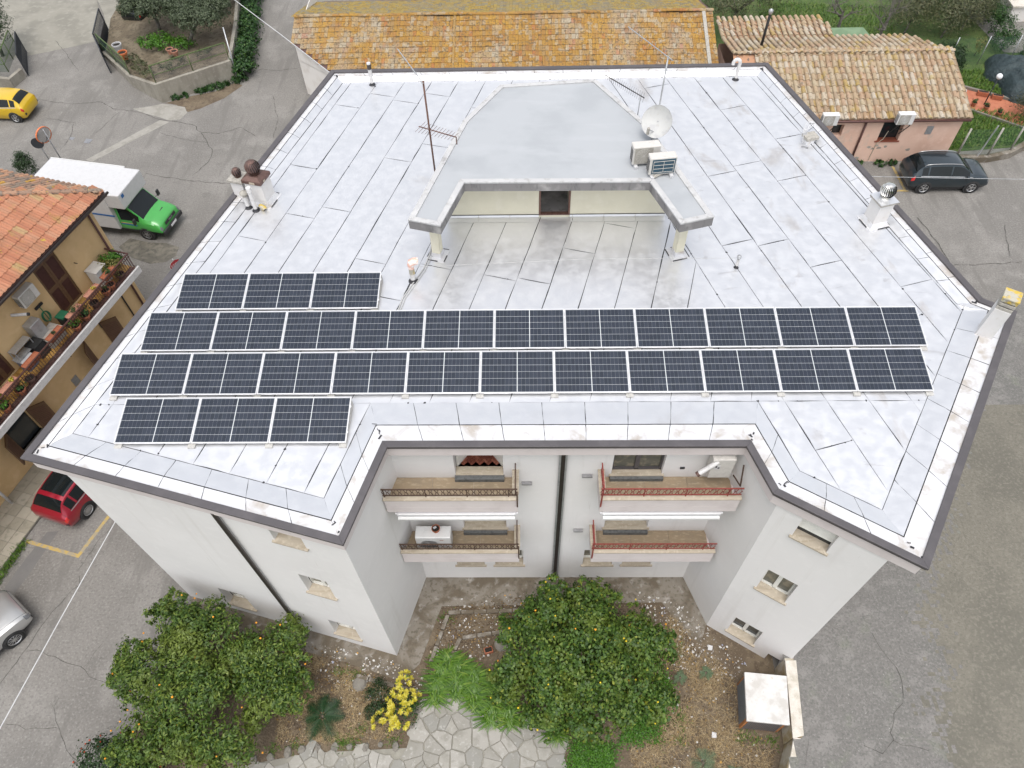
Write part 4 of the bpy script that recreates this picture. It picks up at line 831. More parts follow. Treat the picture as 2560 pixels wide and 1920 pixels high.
for nm2, nm, pts in ((1, 'manhole_cover', [(-26.65, 38.29, 0.000), (-26.22, 38.20, 0.000), (-26.32, 37.80, 0.000), (-26.67, 37.88, -0.000)]), (0, 'manhole_cover', [(-27.70, 38.47, 0.000), (-27.39, 38.43, 0.000), (-27.42, 38.18, 0.000), (-27.68, 38.23, 0.000)])):
    tag(MB().prism([(p[0], p[1]) for p in pts][::-1], .004, .012).build(nm, 'grey_metal'), 'square rusty manhole cover set in the asphalt %s' % ('near the crossing strip' if nm2 else 'left of the larger one'), 'manhole cover')
# --- ORANGE HOUSE on the left
HB, HD, HN = (-20.68, 14.88), (.2800, .9600), (.9600, -.2800); HRZ = math.atan2(.96, .28)
def LH(s_, n_, z=0.0): return (HB[0] + HD[0] * s_ + HN[0] * n_, HB[1] + HD[1] * s_ + HN[1] * n_, z)
oh = thing('orange_house', 'ochre rendered house with terracotta hipped roof and long flowered balcony', 'house', LH(2, -4))
mk('ochre_render', (.61, .43, .225), .9).noise((.55, .38, .19), .8, .42, .65).noise((.65, .47, .26), 3, .5, .7, .6).noise((.44, .30, .15), .6, .58, .72, .6, stretch=(1, 1, .3)).bump(60, .2, .01)
mk('brown_wood', (.125, .068, .035), .6).noise((.095, .05, .025), 6, .45, .65, stretch=(1, 1, 4))
plain('maroon_tile', (.11, .062, .052), .8, 0, .25, 10)
mk('ochre_floor', (.44, .25, .07), .6).noise((.27, .14, .03), 4, .42, .65)
plain('maroon_pipe', (.10, .045, .038), .5, .2, .15)
S0, S1 = -9.0, 9.30
hw_, P3h, _, _ = facade(LH(S0, 0)[:2], LH(S1, 0)[:2], -.2, 6.95, [(5.60 - S0, 6.84 - S0, 3.9, 6.37), (.62 - S0, 1.75 - S0, 1.0, 2.35), (-2.9 - S0, -1.7 - S0, 3.9, 6.3), (1.7 - S0, 2.6 - S0, 3.9, 6.3)], .16, 'ochre_render', 'wall', oh)
facade(LH(S1, 0)[:2], LH(S1, -9)[:2], -.2, 6.95, [], .1, 'ochre_render', 'wall', oh)
facade(LH(S1, -9)[:2], LH(S0, -9)[:2], -.2, 6.95, [], .1, 'ochre_render', 'wall', oh); facade(LH(S0, -9)[:2], LH(S0, 0)[:2], -.2, 6.95, [], .1, 'ochre_render', 'wall', oh)
def shutter_door(s0, s1, z0, z1, o=.06, parent=oh, nm='shutter_door', leaves=2, panels=2):
    root = bar(P3h, s0 - S0, s1 - S0, z0, z1, o + .03, o + .05).build(nm, 'brown_wood', parent, world=True); W_ = (s1 - s0) / leaves; fr = MB(); sl_ = MB()
    def add(mb, *b):
        q = bar(P3h, *b); i = len(mb.v); mb.v += q.v; mb.f += [tuple(i + x for x in t) for t in q.f]
    for k in range(leaves):
        a_, b_ = s0 + k * W_ - S0, s0 + (k + 1) * W_ - S0
        add(fr, a_ + .004, a_ + .10, z0, z1, o - .02, o + .028); add(fr, b_ - .10, b_ - .004, z0, z1, o - .02, o + .028)
        hz = (z1 - z0) / panels
        for j in range(panels):
            add(fr, a_ + .10, b_ - .10, z0 + j * hz, z0 + j * hz + .10, o - .02, o + .027); add(fr, a_ + .10, b_ - .10, z0 + (j + 1) * hz - .10, z0 + (j + 1) * hz, o - .02, o + .026)
            zz = z0 + j * hz + .12
            while zz < z0 + (j + 1) * hz - .13:
                add(sl_, a_ + .10, b_ - .10, zz, zz + .03, o - .005, o + .022); zz += .05
    fr.build('shutter_frame', 'brown_wood', root, world=True); sl_.build('louvre_slats', 'maroon_pipe', root, world=True)
shutter_door(5.60, 6.84, 3.92, 6.35); shutter_door(1.7, 2.6, 3.92, 6.3); shutter_door(-2.9, -1.7, 3.92, 6.3)
bar(P3h, .62 - S0, 1.75 - S0, 1.0, 2.35, .10, .12).build('window', 'glass_dark', oh, world=True)
bar(P3h, .55 - S0, 1.85 - S0, .92, 1.0, -.1, .1).build('window_sill', 'kerb_stone', oh, world=True)
for s_, sg in ((.60, -1), (1.78, 1), (5.55, -1), (6.62, 1)):
    m = MB(); a_, b_ = LH(s_, .02), LH(s_ + sg * .55, .5); z0, z1 = (1.0, 2.35) if s_ < 3 else (.9, 2.3)
    m.beam((a_[0], a_[1], (z0 + z1) / 2), (b_[0], b_[1], (z0 + z1) / 2), .05, z1 - z0); r0 = m.build('open_shutter', 'brown_wood', oh, world=True)
    s2 = MB()
    for k in range(12): zz = z0 + .12 + k * .095; s2.beam((*lerp(a_[:2], b_[:2], .14), zz), (*lerp(a_[:2], b_[:2], .86), zz), .062, .03)
    s2.build('louvre_slats', 'maroon_pipe', r0, world=True)
bal_ = MB().prism([LH(S0, .001)[:2], LH(S0, 1.22)[:2], LH(8.9, 1.22)[:2], LH(8.9, .001)[:2]][::-1], 3.62, 3.84); bo = bal_.build('balcony', 'ochre_render', oh, world=True)
MB().prism([LH(S0, 1.22)[:2], LH(S0, 1.30)[:2], LH(8.98, 1.30)[:2], LH(8.98, 1.22)[:2]][::-1], 3.58, 3.90).build('edge_trim', 'white_pipe', bo, world=True)
MB().prism([LH(S0, .01)[:2], LH(S0, .90)[:2], LH(8.9, .90)[:2], LH(8.9, .01)[:2]][::-1], 3.842, 3.862).build('balcony_floor', 'ochre_floor', bo, world=True)
mt_ = MB().box((0, 0, 0), (.235, .145, .02)).mesh('border_tile', 'maroon_tile')
for k in range(72):
    for j in range(2): o = link('border_tile', mt_, bo, True, LH(8.75 - k * .245, .985 + j * .155, 3.855), (0, 0, HRZ))
rl = MB(); pz = 4.68
for k in range(150): s_ = 8.85 - k * .12; a_ = LH(s_, 1.17, 3.9); rl.beam(a_, (a_[0], a_[1], pz), .016, .016)
rl.beam(LH(S0, 1.17, pz), LH(8.9, 1.17, pz), .06, .045); rl.beam(LH(S0, 1.17, pz - .16), LH(8.9, 1.17, pz - .16), .02, .02); rl.beam(LH(S0, 1.17, 3.96), LH(8.9, 1.17, 3.96), .02, .02); rl.beam(LH(8.88, 0, pz), LH(8.88, 1.17, pz), .06, .045)
for k in range(8): s_ = 8.88; a_ = LH(s_, .1 + k * .14, 3.9); rl.beam(a_, (a_[0], a_[1], pz), .016, .016)
rl.build('railing', 'maroon_pipe', bo, world=True)
MB().tube([LH(9.02, .08, 6.9), LH(9.02, .08, 3.0), LH(9.02, .08, .1)], .05, 10).build('downpipe', 'maroon_pipe', oh, world=True, smooth=True); MB().tube([LH(9.2, .62, 6.95), LH(9.1, .3, 6.85), LH(9.02, .08, 6.7)], .05, 10).build('downpipe', 'maroon_pipe', oh, world=True, smooth=True)
MB().tube([LH(8.3, .05, 3.6), LH(8.3, .05, .1)], .035, 8).build('downpipe', 'brown_pipe', oh, world=True, smooth=True); MB().tube([LH(6.6, .05, 3.6), LH(6.6, .05, 2.0)], .02, 8).build('downpipe', 'brown_pipe', oh, world=True, smooth=True)
for s_, z_ in ((6.9, 1.3), (4.0, 1.0)): bar(P3h, s_ - S0, s_ + .32 - S0, z_, z_ + .45, -.03, .01).build('meter_box', 'grey_metal', oh, world=True)
for s_, z_ in ((5.0, 5.2), (7.3, 5.3), (6.0, 2.6), (4.6, 2.4)): MB().tube([LH(s_, .0, z_), LH(s_, .09, z_), LH(s_ + .05, .09, z_ - .06)], .018, 6).build('shutter_catch', 'black_rubber', oh, world=True)
# roofs of separate tiles
def arc_tile(w_, l_, h_, n=5, th=.014, taper=.86):
    m = MB()
    for y, q in ((0, 1.0), (l_, taper)):
        for k in range(n + 1):
            a = PI * (1 - k / n); m.v.append((math.cos(a) * w_ / 2 * q, y, math.sin(a) * h_ * q + (.012 if y == 0 else 0)))
    for k in range(n): m.f.append((k, k + 1, n + 2 + k, n + 1 + k))
    m.f.append(tuple(range(n, -1, -1))); return m
def wave_tile(w_, l_, prof, th=.022):
    m = MB(); n = len(prof)
    for y, dz in ((0, .03), (l_, 0)):
        for x, z in prof: m.v.append((x * w_, y, z + dz))
    for x, z in prof: m.v.append((x * w_, 0, z - .004))
    for k in range(n - 1): m.f.append((k, k + 1, n + k + 1, n + k)); m.f.append((2 * n + k, 2 * n + k + 1, k + 1, k))
    return m
def tile_roof(root, cells, tm, m_obj, m_isl, near, limit=300, name='roof_tile', jit=.012, label=None):
    """cells: list of (Matrix); nearest ones become objects of their own"""
    cells = sorted(cells, key=lambda M: (M.translation - Vector(near)).length); me = tm.mesh(name, m_obj)
    V = np.array(tm.v); nv = len(V); allv = []; allf = []
    for k, M in enumerate(cells):
        J = Matrix.Rotation(random.uniform(-jit, jit) * 2.5, 4, 'Z') @ Matrix.Rotation(random.uniform(-jit, jit) * 1.5, 4, 'X'); M = Matrix.Translation((random.uniform(-jit, jit) * .6, random.uniform(-jit, jit), random.uniform(0, jit) * .5)) @ M @ J
        if k < limit:
            o = bpy.data.objects.new(name, me); COL.objects.link(o); o.parent = root; o.matrix_parent_inverse = wmat(root).inverted(); o.matrix_basis = M
        else:
            A = np.array(M); b = len(allv) * nv; allv.append(V @ A[:3, :3].T + A[:3, 3]); allf += [tuple(b + i for i in f) for f in tm.f]
    if allv:
        mb = MB(); mb.v = [tuple(p) for p in np.concatenate(allv)]; mb.f = allf; o = mb.build('far_roof_tiles', m_isl, root, world=True, kind='stuff')
def frame_m(o, x, y):
    x, y = Vector(x).normalized(), Vector(y).normalized(); z = x.cross(y).normalized(); return Matrix(((x.x, y.x, z.x, o[0]), (x.y, y.y, z.y, o[1]), (x.z, y.z, z.z, o[2]), (0, 0, 0, 1)))
ORANGE = [(0, (.39, .17, .095)), (.2, (.42, .19, .11)), (.42, (.36, .15, .085)), (.6, (.40, .20, .12)), (.8, (.34, .165, .095)), (.93, (.38, .25, .13))]
for nm, src in (('tile_orange_o', 'object'), ('tile_orange_i', 'island')): mk(nm, (.42, .16, .08), .85).rand(ORANGE, src).noise((.26, .15, .085), .5, .46, .62, .65).noise((.30, .22, .06), 1.1, .56, .68, .55).noise((.44, .33, .04), 3.2, .66, .72, .8).noise((.22, .12, .07), 9, .58, .7, .5).bump(40, .2, .01)
GREYT = [(0, (.34, .20, .13)), (.25, (.26, .17, .12)), (.5, (.40, .22, .13)), (.7, (.22, .17, .13)), (.85, (.36, .25, .17)), (.95, (.42, .24, .05))]
for nm, src in (('tile_aged_o', 'object'), ('tile_aged_i', 'island')): mk(nm, (.3, .2, .14), .9).rand(GREYT, src).noise((.08, .07, .065), 5, .55, .66, .8).noise((.45, .30, .04), 4, .66, .72, .7).bump(30, .3, .02)
EZ, ES, EN, PT = 7.05, 9.90, .62, .49
cp = 1 / math.sqrt(1 + PT * PT); cells = []; tw, tl = .235, .47; rows = 10
for r_ in range(rows):
    for k in range(66):
        h = r_ * tl * cp; s_ = ES - .02 - k * tw - tw
        if (ES - s_ - tw * .4) < h + .02: continue
        p = LH(s_, EN - h, EZ + h * PT + .06); cells.append(frame_m(p, (HD[0], HD[1], 0), (-HN[0] * cp, -HN[1] * cp, PT * cp)))
WV = [(0, 0), (.08, .035), (.22, .062), (.38, .055), (.52, .02), (.62, .006), (.8, .004), (1.0, .004)]
hr = MB().quad(LH(S0, EN, EZ), LH(ES, EN, EZ), LH(ES - 5.5, EN - 5.5, EZ + 5.5 * PT), LH(S0, EN - 5.5, EZ + 5.5 * PT)).quad(LH(ES, EN, EZ), LH(ES, -9.6, EZ), LH(ES - 5.5, -9.6 + 0, EZ + 5.5 * PT), LH(ES - 5.5, EN - 5.5, EZ + 5.5 * PT)).quad(LH(S0, EN - 5.5, EZ + 5.5 * PT), LH(ES - 5.5, EN - 5.5, EZ + 5.5 * PT), LH(ES - 5.5, -9.6, EZ), LH(S0, -9.6, EZ)).build('roof', 'maroon_tile', oh, world=True)
tile_roof(hr, cells, wave_tile(tw, tl * 1.1, WV), 'tile_orange_o', 'tile_orange_i', LH(6, 0, 7), jit=.004)
cells = []; tw2 = .26
for r_ in range(11):
    for k in range(36):
        h = r_ * tl * cp; n_ = EN - k * tw2 - .15
        if EN - n_ < h + .12: continue
        p = LH(ES - h, n_, EZ + h * PT + .05); cells.append(frame_m(p, (-HN[0], -HN[1], 0), (-HD[0] * cp, -HD[1] * cp, PT * cp)))
tile_roof(hr, cells, arc_tile(.21, tl * 1.1, .075), 'tile_aged_o', 'tile_aged_i', LH(9, 0, 7), limit=200)
rc_ = arc_tile(.26, .5, .11).mesh('ridge_tile', 'tile_aged_o')
for k in range(11):
    h = .1 + k * .32; a_ = LH(ES - h, EN - h, EZ + h * PT + .06); b_ = LH(ES - h - .32, EN - h - .32, EZ + (h + .32) * PT + .06); d = Vector(b_) - Vector(a_); x = d.cross(Vector((0, 0, 1)))
    o = link('ridge_tile', rc_, hr); o.matrix_parent_inverse = wmat(hr).inverted(); o.matrix_basis = frame_m(a_, x, d)
MB().tube([LH(S0, EN + .08, EZ - .03), LH(ES + .05, EN + .08, EZ - .03)], .055, 8).build('gutter', 'brown_pipe', oh, world=True, smooth=True)
MB().prism([LH(S0, -.1)[:2], LH(S0, EN)[:2], LH(ES, EN)[:2], LH(ES, -9.5)[:2], LH(9.2, -9.5)[:2], LH(9.2, -.1)[:2]][::-1], 6.86, 6.99).build('eaves', 'cowl_brown', oh, world=True)
hc = MB(); cc = LH(4.6, .05 - 1.0); hc.box((cc[0], cc[1], 8.0), (.95, .75, 1.6), HRZ); hc.build('house_chimney', 'chimney_white', oh, world=True, bevel=.02); MB().box((cc[0] + .1, cc[1] - .02, 7.86), (1.25, 1.05, .06), HRZ).build('chimney_flashing', 'grey_metal', oh, world=True)
# pavement slabs beside the orange house
sw = struct('pavement', MB().prism([LH(-9, .0)[:2], LH(-9, 1.85)[:2], LH(9.4, 1.85)[:2], LH(9.4, .0)[:2]][::-1], -.1, .10), 'kerb_stone'); ps = MB().box((0, 0, 0), (.485, .445, .03)).mesh('paving_slab', 'slab_stone')
for k in range(26):
    for j in range(4): link('paving_slab', ps, sw, True, LH(-6 + k * .5, .23 + j * .46, .105 + random.uniform(0, .006)), (0, 0, HRZ))
# ================================================================== LONG TILED HOUSE BEHIND
bh = thing('long_house', 'long low house with lichen covered orange tile roof behind the building', 'house', (-1, 45, 0))
mk('house_white', (.72, .69, .65), .9).noise((.62, .58, .53), .8, .45, .65).noise((.55, .48, .38), .5, .58, .7, .6, stretch=(1, 1, .4)).bump(40, .15, .01)
LICH = [(0, (.29, .155, .035)), (.16, (.33, .19, .04)), (.32, (.26, .125, .04)), (.45, (.32, .275, .20)), (.54, (.23, .17, .105)), (.66, (.31, .165, .035)), (.80, (.24, .105, .05)), (.88, (.35, .31, .24)), (.975, (.33, .085, .045))]
for nm, src in (('tile_lichen_o', 'object'), ('tile_lichen_i', 'island')): mk(nm, (.30, .17, .04), .9).noise((.33, .29, .22), .42, .50, .60, .8).noise((.22, .115, .05), .7, .55, .64, .6).noise((.36, .205, .035), .55, .48, .60, .8).rand(LICH, src, .42).noise((.34, .30, .235), 2.2, .58, .66, .55).noise((.10, .08, .05), 7, .52, .64, .7).bump(30, .3, .02)
MOSS = [(0, (.25, .175, .045)), (.3, (.29, .215, .06)), (.55, (.21, .18, .11)), (.75, (.31, .205, .04)), (.9, (.17, .14, .09))]
mk('tile_moss_i', (.3, .2, .05), .9).rand(MOSS, 'island').noise((.20, .17, .12), .5, .45, .65, .6).noise((.09, .075, .05), 8, .56, .68, .7).bump(30, .3, .02)
RY, RZ2, SLP = 44.8, 3.95, .30; XL, XR = -14.1, 11.5; YE = 39.6; YB = 50.2; cs_ = 1 / math.sqrt(1 + SLP * SLP)
ze = RZ2 - (RY - YE) * SLP
VL = lambda y: XL + (0 if y > 42.9 else (42.9 - y) * 1.15)      # skewed left verge
bw_ = MB(); bw_.prism([(-13.9, 42.9), (-10.2, 39.9), (11.2, 39.9), (11.2, 49.8), (-13.9, 49.8)], -.2, 2.25); bw_.prism([(-13.9, 42.9), (-13.86, 42.9), (-13.86, 49.8), (-13.9, 49.8)], 2.2, 3.4)
bw_.build('wall', 'house_white', bh, world=True)
gw = MB(); gw.quad((-13.9, 42.9, 2.2), (-10.2, 39.9, 2.2), (-10.2, 39.9, RZ2 - (RY - 39.9) * SLP - .05), (-13.9, 42.9, RZ2 - (RY - 42.9) * SLP - .05)); gw.quad((-13.9, 49.8, 2.2), (-13.9, 42.9, 2.2), (-13.9, 42.9, RZ2 - (RY - 42.9) * SLP - .05), (-13.9, RY, RZ2 - .05), (-13.9, 49.8, RZ2 - (49.8 - RY) * SLP - .05)); gw.build('gable_wall', 'house_white', bh, world=True)
rfb = MB().quad((VL(YE), YE, ze), (XR, YE, ze), (XR, RY, RZ2), (XL, RY, RZ2), (XL, 42.9, RZ2 - 1.9 * SLP)).quad((XL, RY, RZ2), (XR, RY, RZ2), (XR, YB, RZ2 - (YB - RY) * SLP), (XL + .6, YB, RZ2 - (YB - RY) * SLP)).build('roof', 'maroon_tile', bh, world=True)
cells = []; tw, tl = .20, .41
for r_ in range(int((RY - YE) / (tl * cs_)) + 1):
    y = YE + r_ * tl * cs_
    if y > RY - .2: continue
    for k in range(int((XR - XL) / tw)):
        x = XL + k * tw
        if x < VL(y) - .22: continue
        wz = .022 * math.sin(x * 1.3 + r_ * .4) + .018 * math.sin(x * .47)
        cells.append(frame_m((x, y, ze + (y - YE) * SLP + .03 + wz), (1, 0, 0), (0, cs_, SLP * cs_)))
FLT = [(0, .0), (.12, .016), (.3, .016), (.42, .004), (.56, .004), (.68, .016), (.88, .016), (1.0, .0)]
vis = [M for M in cells if M.translation.y > 40.3]
tile_roof(rfb, vis, wave_tile(tw, tl * 1.12, FLT), 'tile_lichen_o', 'tile_lichen_i', (-1, 30, 3), jit=.012)
cells = []
for r_ in range(14):
    y = RY + .3 + r_ * .36 * cs_
    for k in range(int((XR - XL) / .2)):
        x = XL + k * .2; cells.append(frame_m((x, y, RZ2 - (y - RY) * SLP + .03), (-1, 0, 0), (0, -cs_, SLP * cs_)))
tile_roof(rfb, cells, wave_tile(.2, .42, FLT), 'tile_lichen_o', 'tile_moss_i', (0, 44, 4), limit=0, jit=.014)
rdm = arc_tile(.30, .46, .10).mesh('ridge_tile', 'tile_lichen_o')
for k in range(int((XR - XL) / .40)):
    o = link('ridge_tile', rdm, rfb); o.matrix_parent_inverse = wmat(rfb).inverted(); o.matrix_basis = frame_m((XL + k * .40, RY + random.uniform(-.03, .03), RZ2 + .05 + .03 * math.sin(k * .35)), (0, -1, 0), (1, 0, random.uniform(-.03, .03)))
for x in (-4.2, XR - .55): 
    m = MB(); m.beam((x, YE, ze + .07), (x, RY, RZ2 + .07), .10 if x < 0 else .2, .06 if x < 0 else .1); m.build('fire_wall', 'tile_lichen_i' if x < 0 else 'stone_cap', rfb, world=True)
MB().tube([(-13.9 - .05, 42.9 - .06, RZ2 - 1.9 * SLP - .06), (-10.2, 39.85, RZ2 - 4.95 * SLP - .06)], .05, 6).build('gutter', 'maroon_pipe', bh, world=True)
# ================================================================== PINK HOUSE behind on the right
pk = thing('pink_house', 'salmon pink house with barrel tile roof behind the right roof edge', 'house', (19, 38, 0))
mk('pink_render', (.68, .47, .37), .9).noise((.62, .41, .315), .7, .42, .65).noise((.72, .51, .41), 3, .5, .7, .6).noise((.50, .40, .33), 1.6, .60, .70, .6).bump(50, .2, .01)
PE, PY, PRY, PRZ = 2.75, 35.20, 39.9, 3.9; PX0, PX1 = 11.9, 23.95
_, P3k, _, _ = facade((PX0, PY), (PX1 - .1, PY), -.2, 2.7, [(19.6 - PX0, 20.75 - PX0, 1.35, 2.5), (16.9 - PX0, 17.5 - PX0, 1.7, 2.4)], .35, 'pink_render', 'wall', pk)
for a_, b_ in (((PX1 - .1, PY), (PX1 - .1, 43.3)), ((PX1 - .1, 43.3), (PX0, 43.3)), ((PX0, 43.3), (PX0, PY))): facade(a_, b_, -.2, 2.7, [], .2, 'pink_render', 'wall', pk)
w1 = bar(P3k, 19.6 - PX0, 20.75 - PX0, 1.35, 2.5, .32, .35).build('window', 'glass_dark', pk, world=True); bar(P3k, 19.5 - PX0, 20.85 - PX0, 1.29, 1.36, -.05, .34).build('window_sill', 'brick_floor', w1, world=True); bar(P3k, 16.9 - PX0, 17.5 - PX0, 1.7, 2.4, .32, .35).build('window', 'glass_dark', pk, world=True)
bar(P3k, 22.05 - PX0, 22.4 - PX0, 1.75, 2.25, -.02, .01).build('meter_box', 'galvanised', pk, world=True); MB().tube([(18.6, 35.13, 2.65), (18.6, 35.13, .05)], .06, 8).build('downpipe', 'maroon_pipe', pk, world=True, smooth=True)
MB().tube([(20.0, 35.16, 2.0), (19.9, 35.15, 1.5), (19.65, 35.16, 1.2), (19.6, 35.17, .1)], .02, 6).build('conduit', 'travertine', pk, world=True)
mk('bare_cement', (.36, .33, .29), .95).noise((.27, .245, .21), 5, .4, .65).bump(30, .3, .02)
rw0 = random.Random(12)
for k, (x, z) in enumerate(((19.35, .95), (19.6, .85), (19.9, .9), (20.25, .98), (19.75, 1.05), (17.2, .5), (18.9, .25), (21.6, .75))):
    pp = [(x + .16 * rw0.uniform(.4, 1.2) * math.cos(2 * PI * q / 9), z + .09 * rw0.uniform(.4, 1.2) * math.sin(2 * PI * q / 9)) for q in range(9)]
    MB().quad(*[(u, PY - .003, v) for u, v in pp]).build('render_patch', 'bare_cement', pk, world=True)
PSL = (PRZ - PE) / (PRY - PY + .15); cq = 1 / math.sqrt(1 + PSL * PSL); YE2 = PY - .15; BY = 42.9; BY2 = 44.6
prf = MB().quad((PX0, YE2, PE), (PX1 + .1, YE2, PE), (PX1 + .25, PRY, PRZ), (PX0, PRY, PRZ)).quad((PX0, PRY, PRZ), (PX1 + .25, PRY, PRZ), (PX1 - .7, BY, PRZ - (BY - PRY) * PSL), (PX0, BY, PRZ - (BY - PRY) * PSL)).quad((PX0, BY, PRZ - (BY - PRY) * PSL), (18.7, BY, PRZ - (BY - PRY) * PSL), (18.2, BY2, PRZ - (BY - PRY) * PSL + .22), (PX0, BY2, PRZ - (BY - PRY) * PSL + .22)).build('roof', 'tile_aged_i', pk, world=True)
COPPI = [(0, (.33, .24, .15)), (.14, (.37, .305, .21)), (.28, (.30, .185, .11)), (.4, (.35, .275, .185)), (.52, (.41, .36, .285)), (.63, (.32, .215, .05)), (.70, (.25, .185, .13)), (.80, (.345, .22, .145)), (.92, (.44, .40, .34))]
for nm, src in (('coppo_o', 'object'), ('coppo_i', 'island')): mk(nm, (.36, .275, .175), .9).noise((.42, .35, .25), .5, .5, .62, .8).noise((.30, .20, .10), .8, .54, .64, .6).rand(COPPI, src, .62).noise((.42, .385, .32), 3, .58, .7, .5).noise((.11, .085, .055), 5, .55, .68, .6).noise((.33, .235, .04), 1.7, .60, .70, .5).bump(30, .3, .02)
cells = []; chan = []; tw, tl = .34, .47
for r_ in range(int((PRY - YE2) / (tl * cq)) + 1):
    y = YE2 + r_ * tl * cq
    if y > PRY - .15: continue
    for k in range(int((PX1 + .1 - PX0) / tw) + 1):
        x = PX0 + .1 + k * tw + .02 * math.sin(r_ * .8 + k * .3) + (y - YE2) * .028 * (k / 48); cells.append(frame_m((x, y, PE + (y - YE2) * PSL + .045), (1, 0, 0), (0, cq, PSL * cq)))
        chan.append(frame_m((x + tw / 2, y - .01, PE + (y - YE2) * PSL + .10), (-1, 0, 0), (0, cq, PSL * cq)))
cells2 = [M for M in cells if M.translation.x > 13.2]
ctile = arc_tile(.25, tl * 1.15, .115); ptile = arc_tile(.26, tl * 1.15, .07)
tile_roof(prf, cells2, ctile, 'coppo_o', 'coppo_i', (18, 34, 3), jit=.02, name='cover_tile'); tile_roof(prf, [M for M in chan if M.translation.x > 13.2], ptile, 'coppo_o', 'coppo_i', (18, 34, 3), limit=0, jit=.01, name='channel_tile')
cells = []
for r_ in range(9):
    y = PRY + .32 + r_ * tl * cq
    for k in range(36):
        x = PX0 + .1 + k * tw; zz = PRZ - (y - PRY) * PSL + .04
        if y < BY + .1 and x < PX1 + .2 - (y - PRY) * .32: cells.append(frame_m((x, y, zz), (-1, 0, 0), (0, -cq, PSL * cq)))
for r_ in range(5):
    y = BY + .1 + r_ * .34
    for k in range(20):
        x = PX0 + .1 + k * tw
        if x < 18.7 - (y - BY) * .3: cells.append(frame_m((x, y, PRZ - (BY - PRY) * PSL + .05 + (y - BY) * .13), (1, 0, 0), (-.15, 1, .13)))
tile_roof(prf, cells, ctile, 'coppo_o', 'coppo_i', (18, 40, 3), limit=0, jit=.025)
for k in range(31):
    o = link('ridge_tile', arc_tile(.26, .46, .10).mesh('ridge_tile', 'coppo_o') if k == 0 else o.data, prf); o.matrix_parent_inverse = wmat(prf).inverted(); o.matrix_basis = frame_m((PX0 + k * .40, PRY, PRZ + .06), (0, -1, 0), (1, 0, random.uniform(-.03, .03)))
MB().tube([(PX0, YE2 - .06, PE - .03), (PX1 + .12, YE2 - .06, PE - .03)], .07, 8).build('gutter', 'maroon_pipe', pk, world=True, smooth=True)
for x, l in ((16.35, 'white air conditioner on brackets at the pink house eave, nearer the roof edge'), (20.35, 'white air conditioner on brackets above the pink house window')):
    t = ac_unit(l, (x, 34.75, 2.75), 0, .86, .34, .62, 'white_metal', 'round', feet=False)
    br = MB()
    for dx in (-.3, .3): br.beam((dx, -.22, -.02), (dx, .45, -.02), .04, .04); br.beam((dx, -.2, -.03), (dx - .02, .42, -.95), .035, .035)
    br.beam((-.3, .2, -.5), (.3, .2, -.5), .03, .03); br.build('bracket', 'black_rubber', t)
t = thing('flue', 'thin black chimney flue rising from the rear barrel tile roof', 'flue', (14.0, 41.6, 3.2)); MB().tube([(13.75, 41.0, 3.3), (13.8, 41.0, 5.6)], .075, 10).build('pipe', 'black_rubber', t, world=True, smooth=True); MB().lathe([(.09, 5.6), (.13, 5.7), (.13, 5.82), (.02, 5.9)], (13.8, 41.0, 0), 12).build('flue_cap', 'galvanised', t, world=True, smooth=True)
mk('green_felt', (.13, .20, .115), .9).noise((.16, .235, .14), 2, .4, .65)
t = thing('lean_to', 'small lean-to with green felt roof behind the barrel tile roof', 'shed', (20, 43.5, 0)); MB().quad((18.6, 42.95, 2.75), (21.4, 42.95, 2.7), (20.9, 44.5, 2.95), (18.9, 44.5, 2.95)).quad((18.6, 42.95, 2.70), (21.4, 42.95, 2.65), (20.9, 44.5, 2.90), (18.9, 44.5, 2.90)).build('roof', 'green_felt', t, world=True); MB().quad((18.05, 44.4, 2.9), (18.65, 42.9, 2.7), (18.95, 42.9, 2.85), (18.6, 44.5, 3.05)).build('roof_verge', 'brown_pipe', t, world=True); MB().box((19.9, 43.9, 1.3), (2.0, 1.1, 2.6)).build('wall', 'stone_cap', t, world=True)
# ================================================================== UPPER LEFT: raised bed, walls, gates
rt = thing('retaining_wall', 'grey board-marked concrete retaining wall around the raised olive bed', 'wall', (-23.07, 42.03, 0))
mk('board_concrete', (.29, .27, .225), .92).noise((.22, .20, .165), 1.6, .42, .62, .9, stretch=(1, 1, .25)).noise((.34, .32, .28), 6, .5, .68, .6).noise((.2, .185, .15), 3, .58, .7, .5).bump(20, .35, .02)
def wall_run(pts, th, root, m, name='wall_panel'):
    for k in range(len(pts) - 1):
        (x0, y0, h0), (x1, y1, h1) = pts[k], pts[k + 1]; L = math.hypot(x1 - x0, y1 - y0); n = (-(y1 - y0) / L * th, (x1 - x0) / L * th); mb = MB()
        b = [(x0, y0), (x1, y1), (x1 + n[0], y1 + n[1]), (x0 + n[0], y0 + n[1])]; hs_ = (h0, h1, h1, h0)
        mb.v = [(p[0], p[1], -.2) for p in b] + [(p[0], p[1], h) for p, h in zip(b, hs_)]; mb.f = [(3, 2, 1, 0), (4, 5, 6, 7), (0, 1, 5, 4), (1, 2, 6, 5), (2, 3, 7, 6), (3, 0, 4, 7)]; mb.build(name, m, root, world=True, bevel=.015)
wall_run([(-28.85, 47.75, .35), (-25.59, 43.95, .75), (-23.07, 42.03, 1.24), (-18.87, 44.61, 1.33), (-19.6, 49.5, 1.4), (-20.9, 56, 1.4)], .22, rt, 'board_concrete')
struct('raised_bed', MB().quad((-28.6, 47.9, .28), (-25.5, 44.25, .68), (-23.05, 42.35, 1.12), (-19.0, 44.85, 1.2), (-19.8, 49.5, 1.25), (-21, 58, 1.25), (-29.5, 62, 1.0), (-29.6, 52, .5)), 'bed_soil')
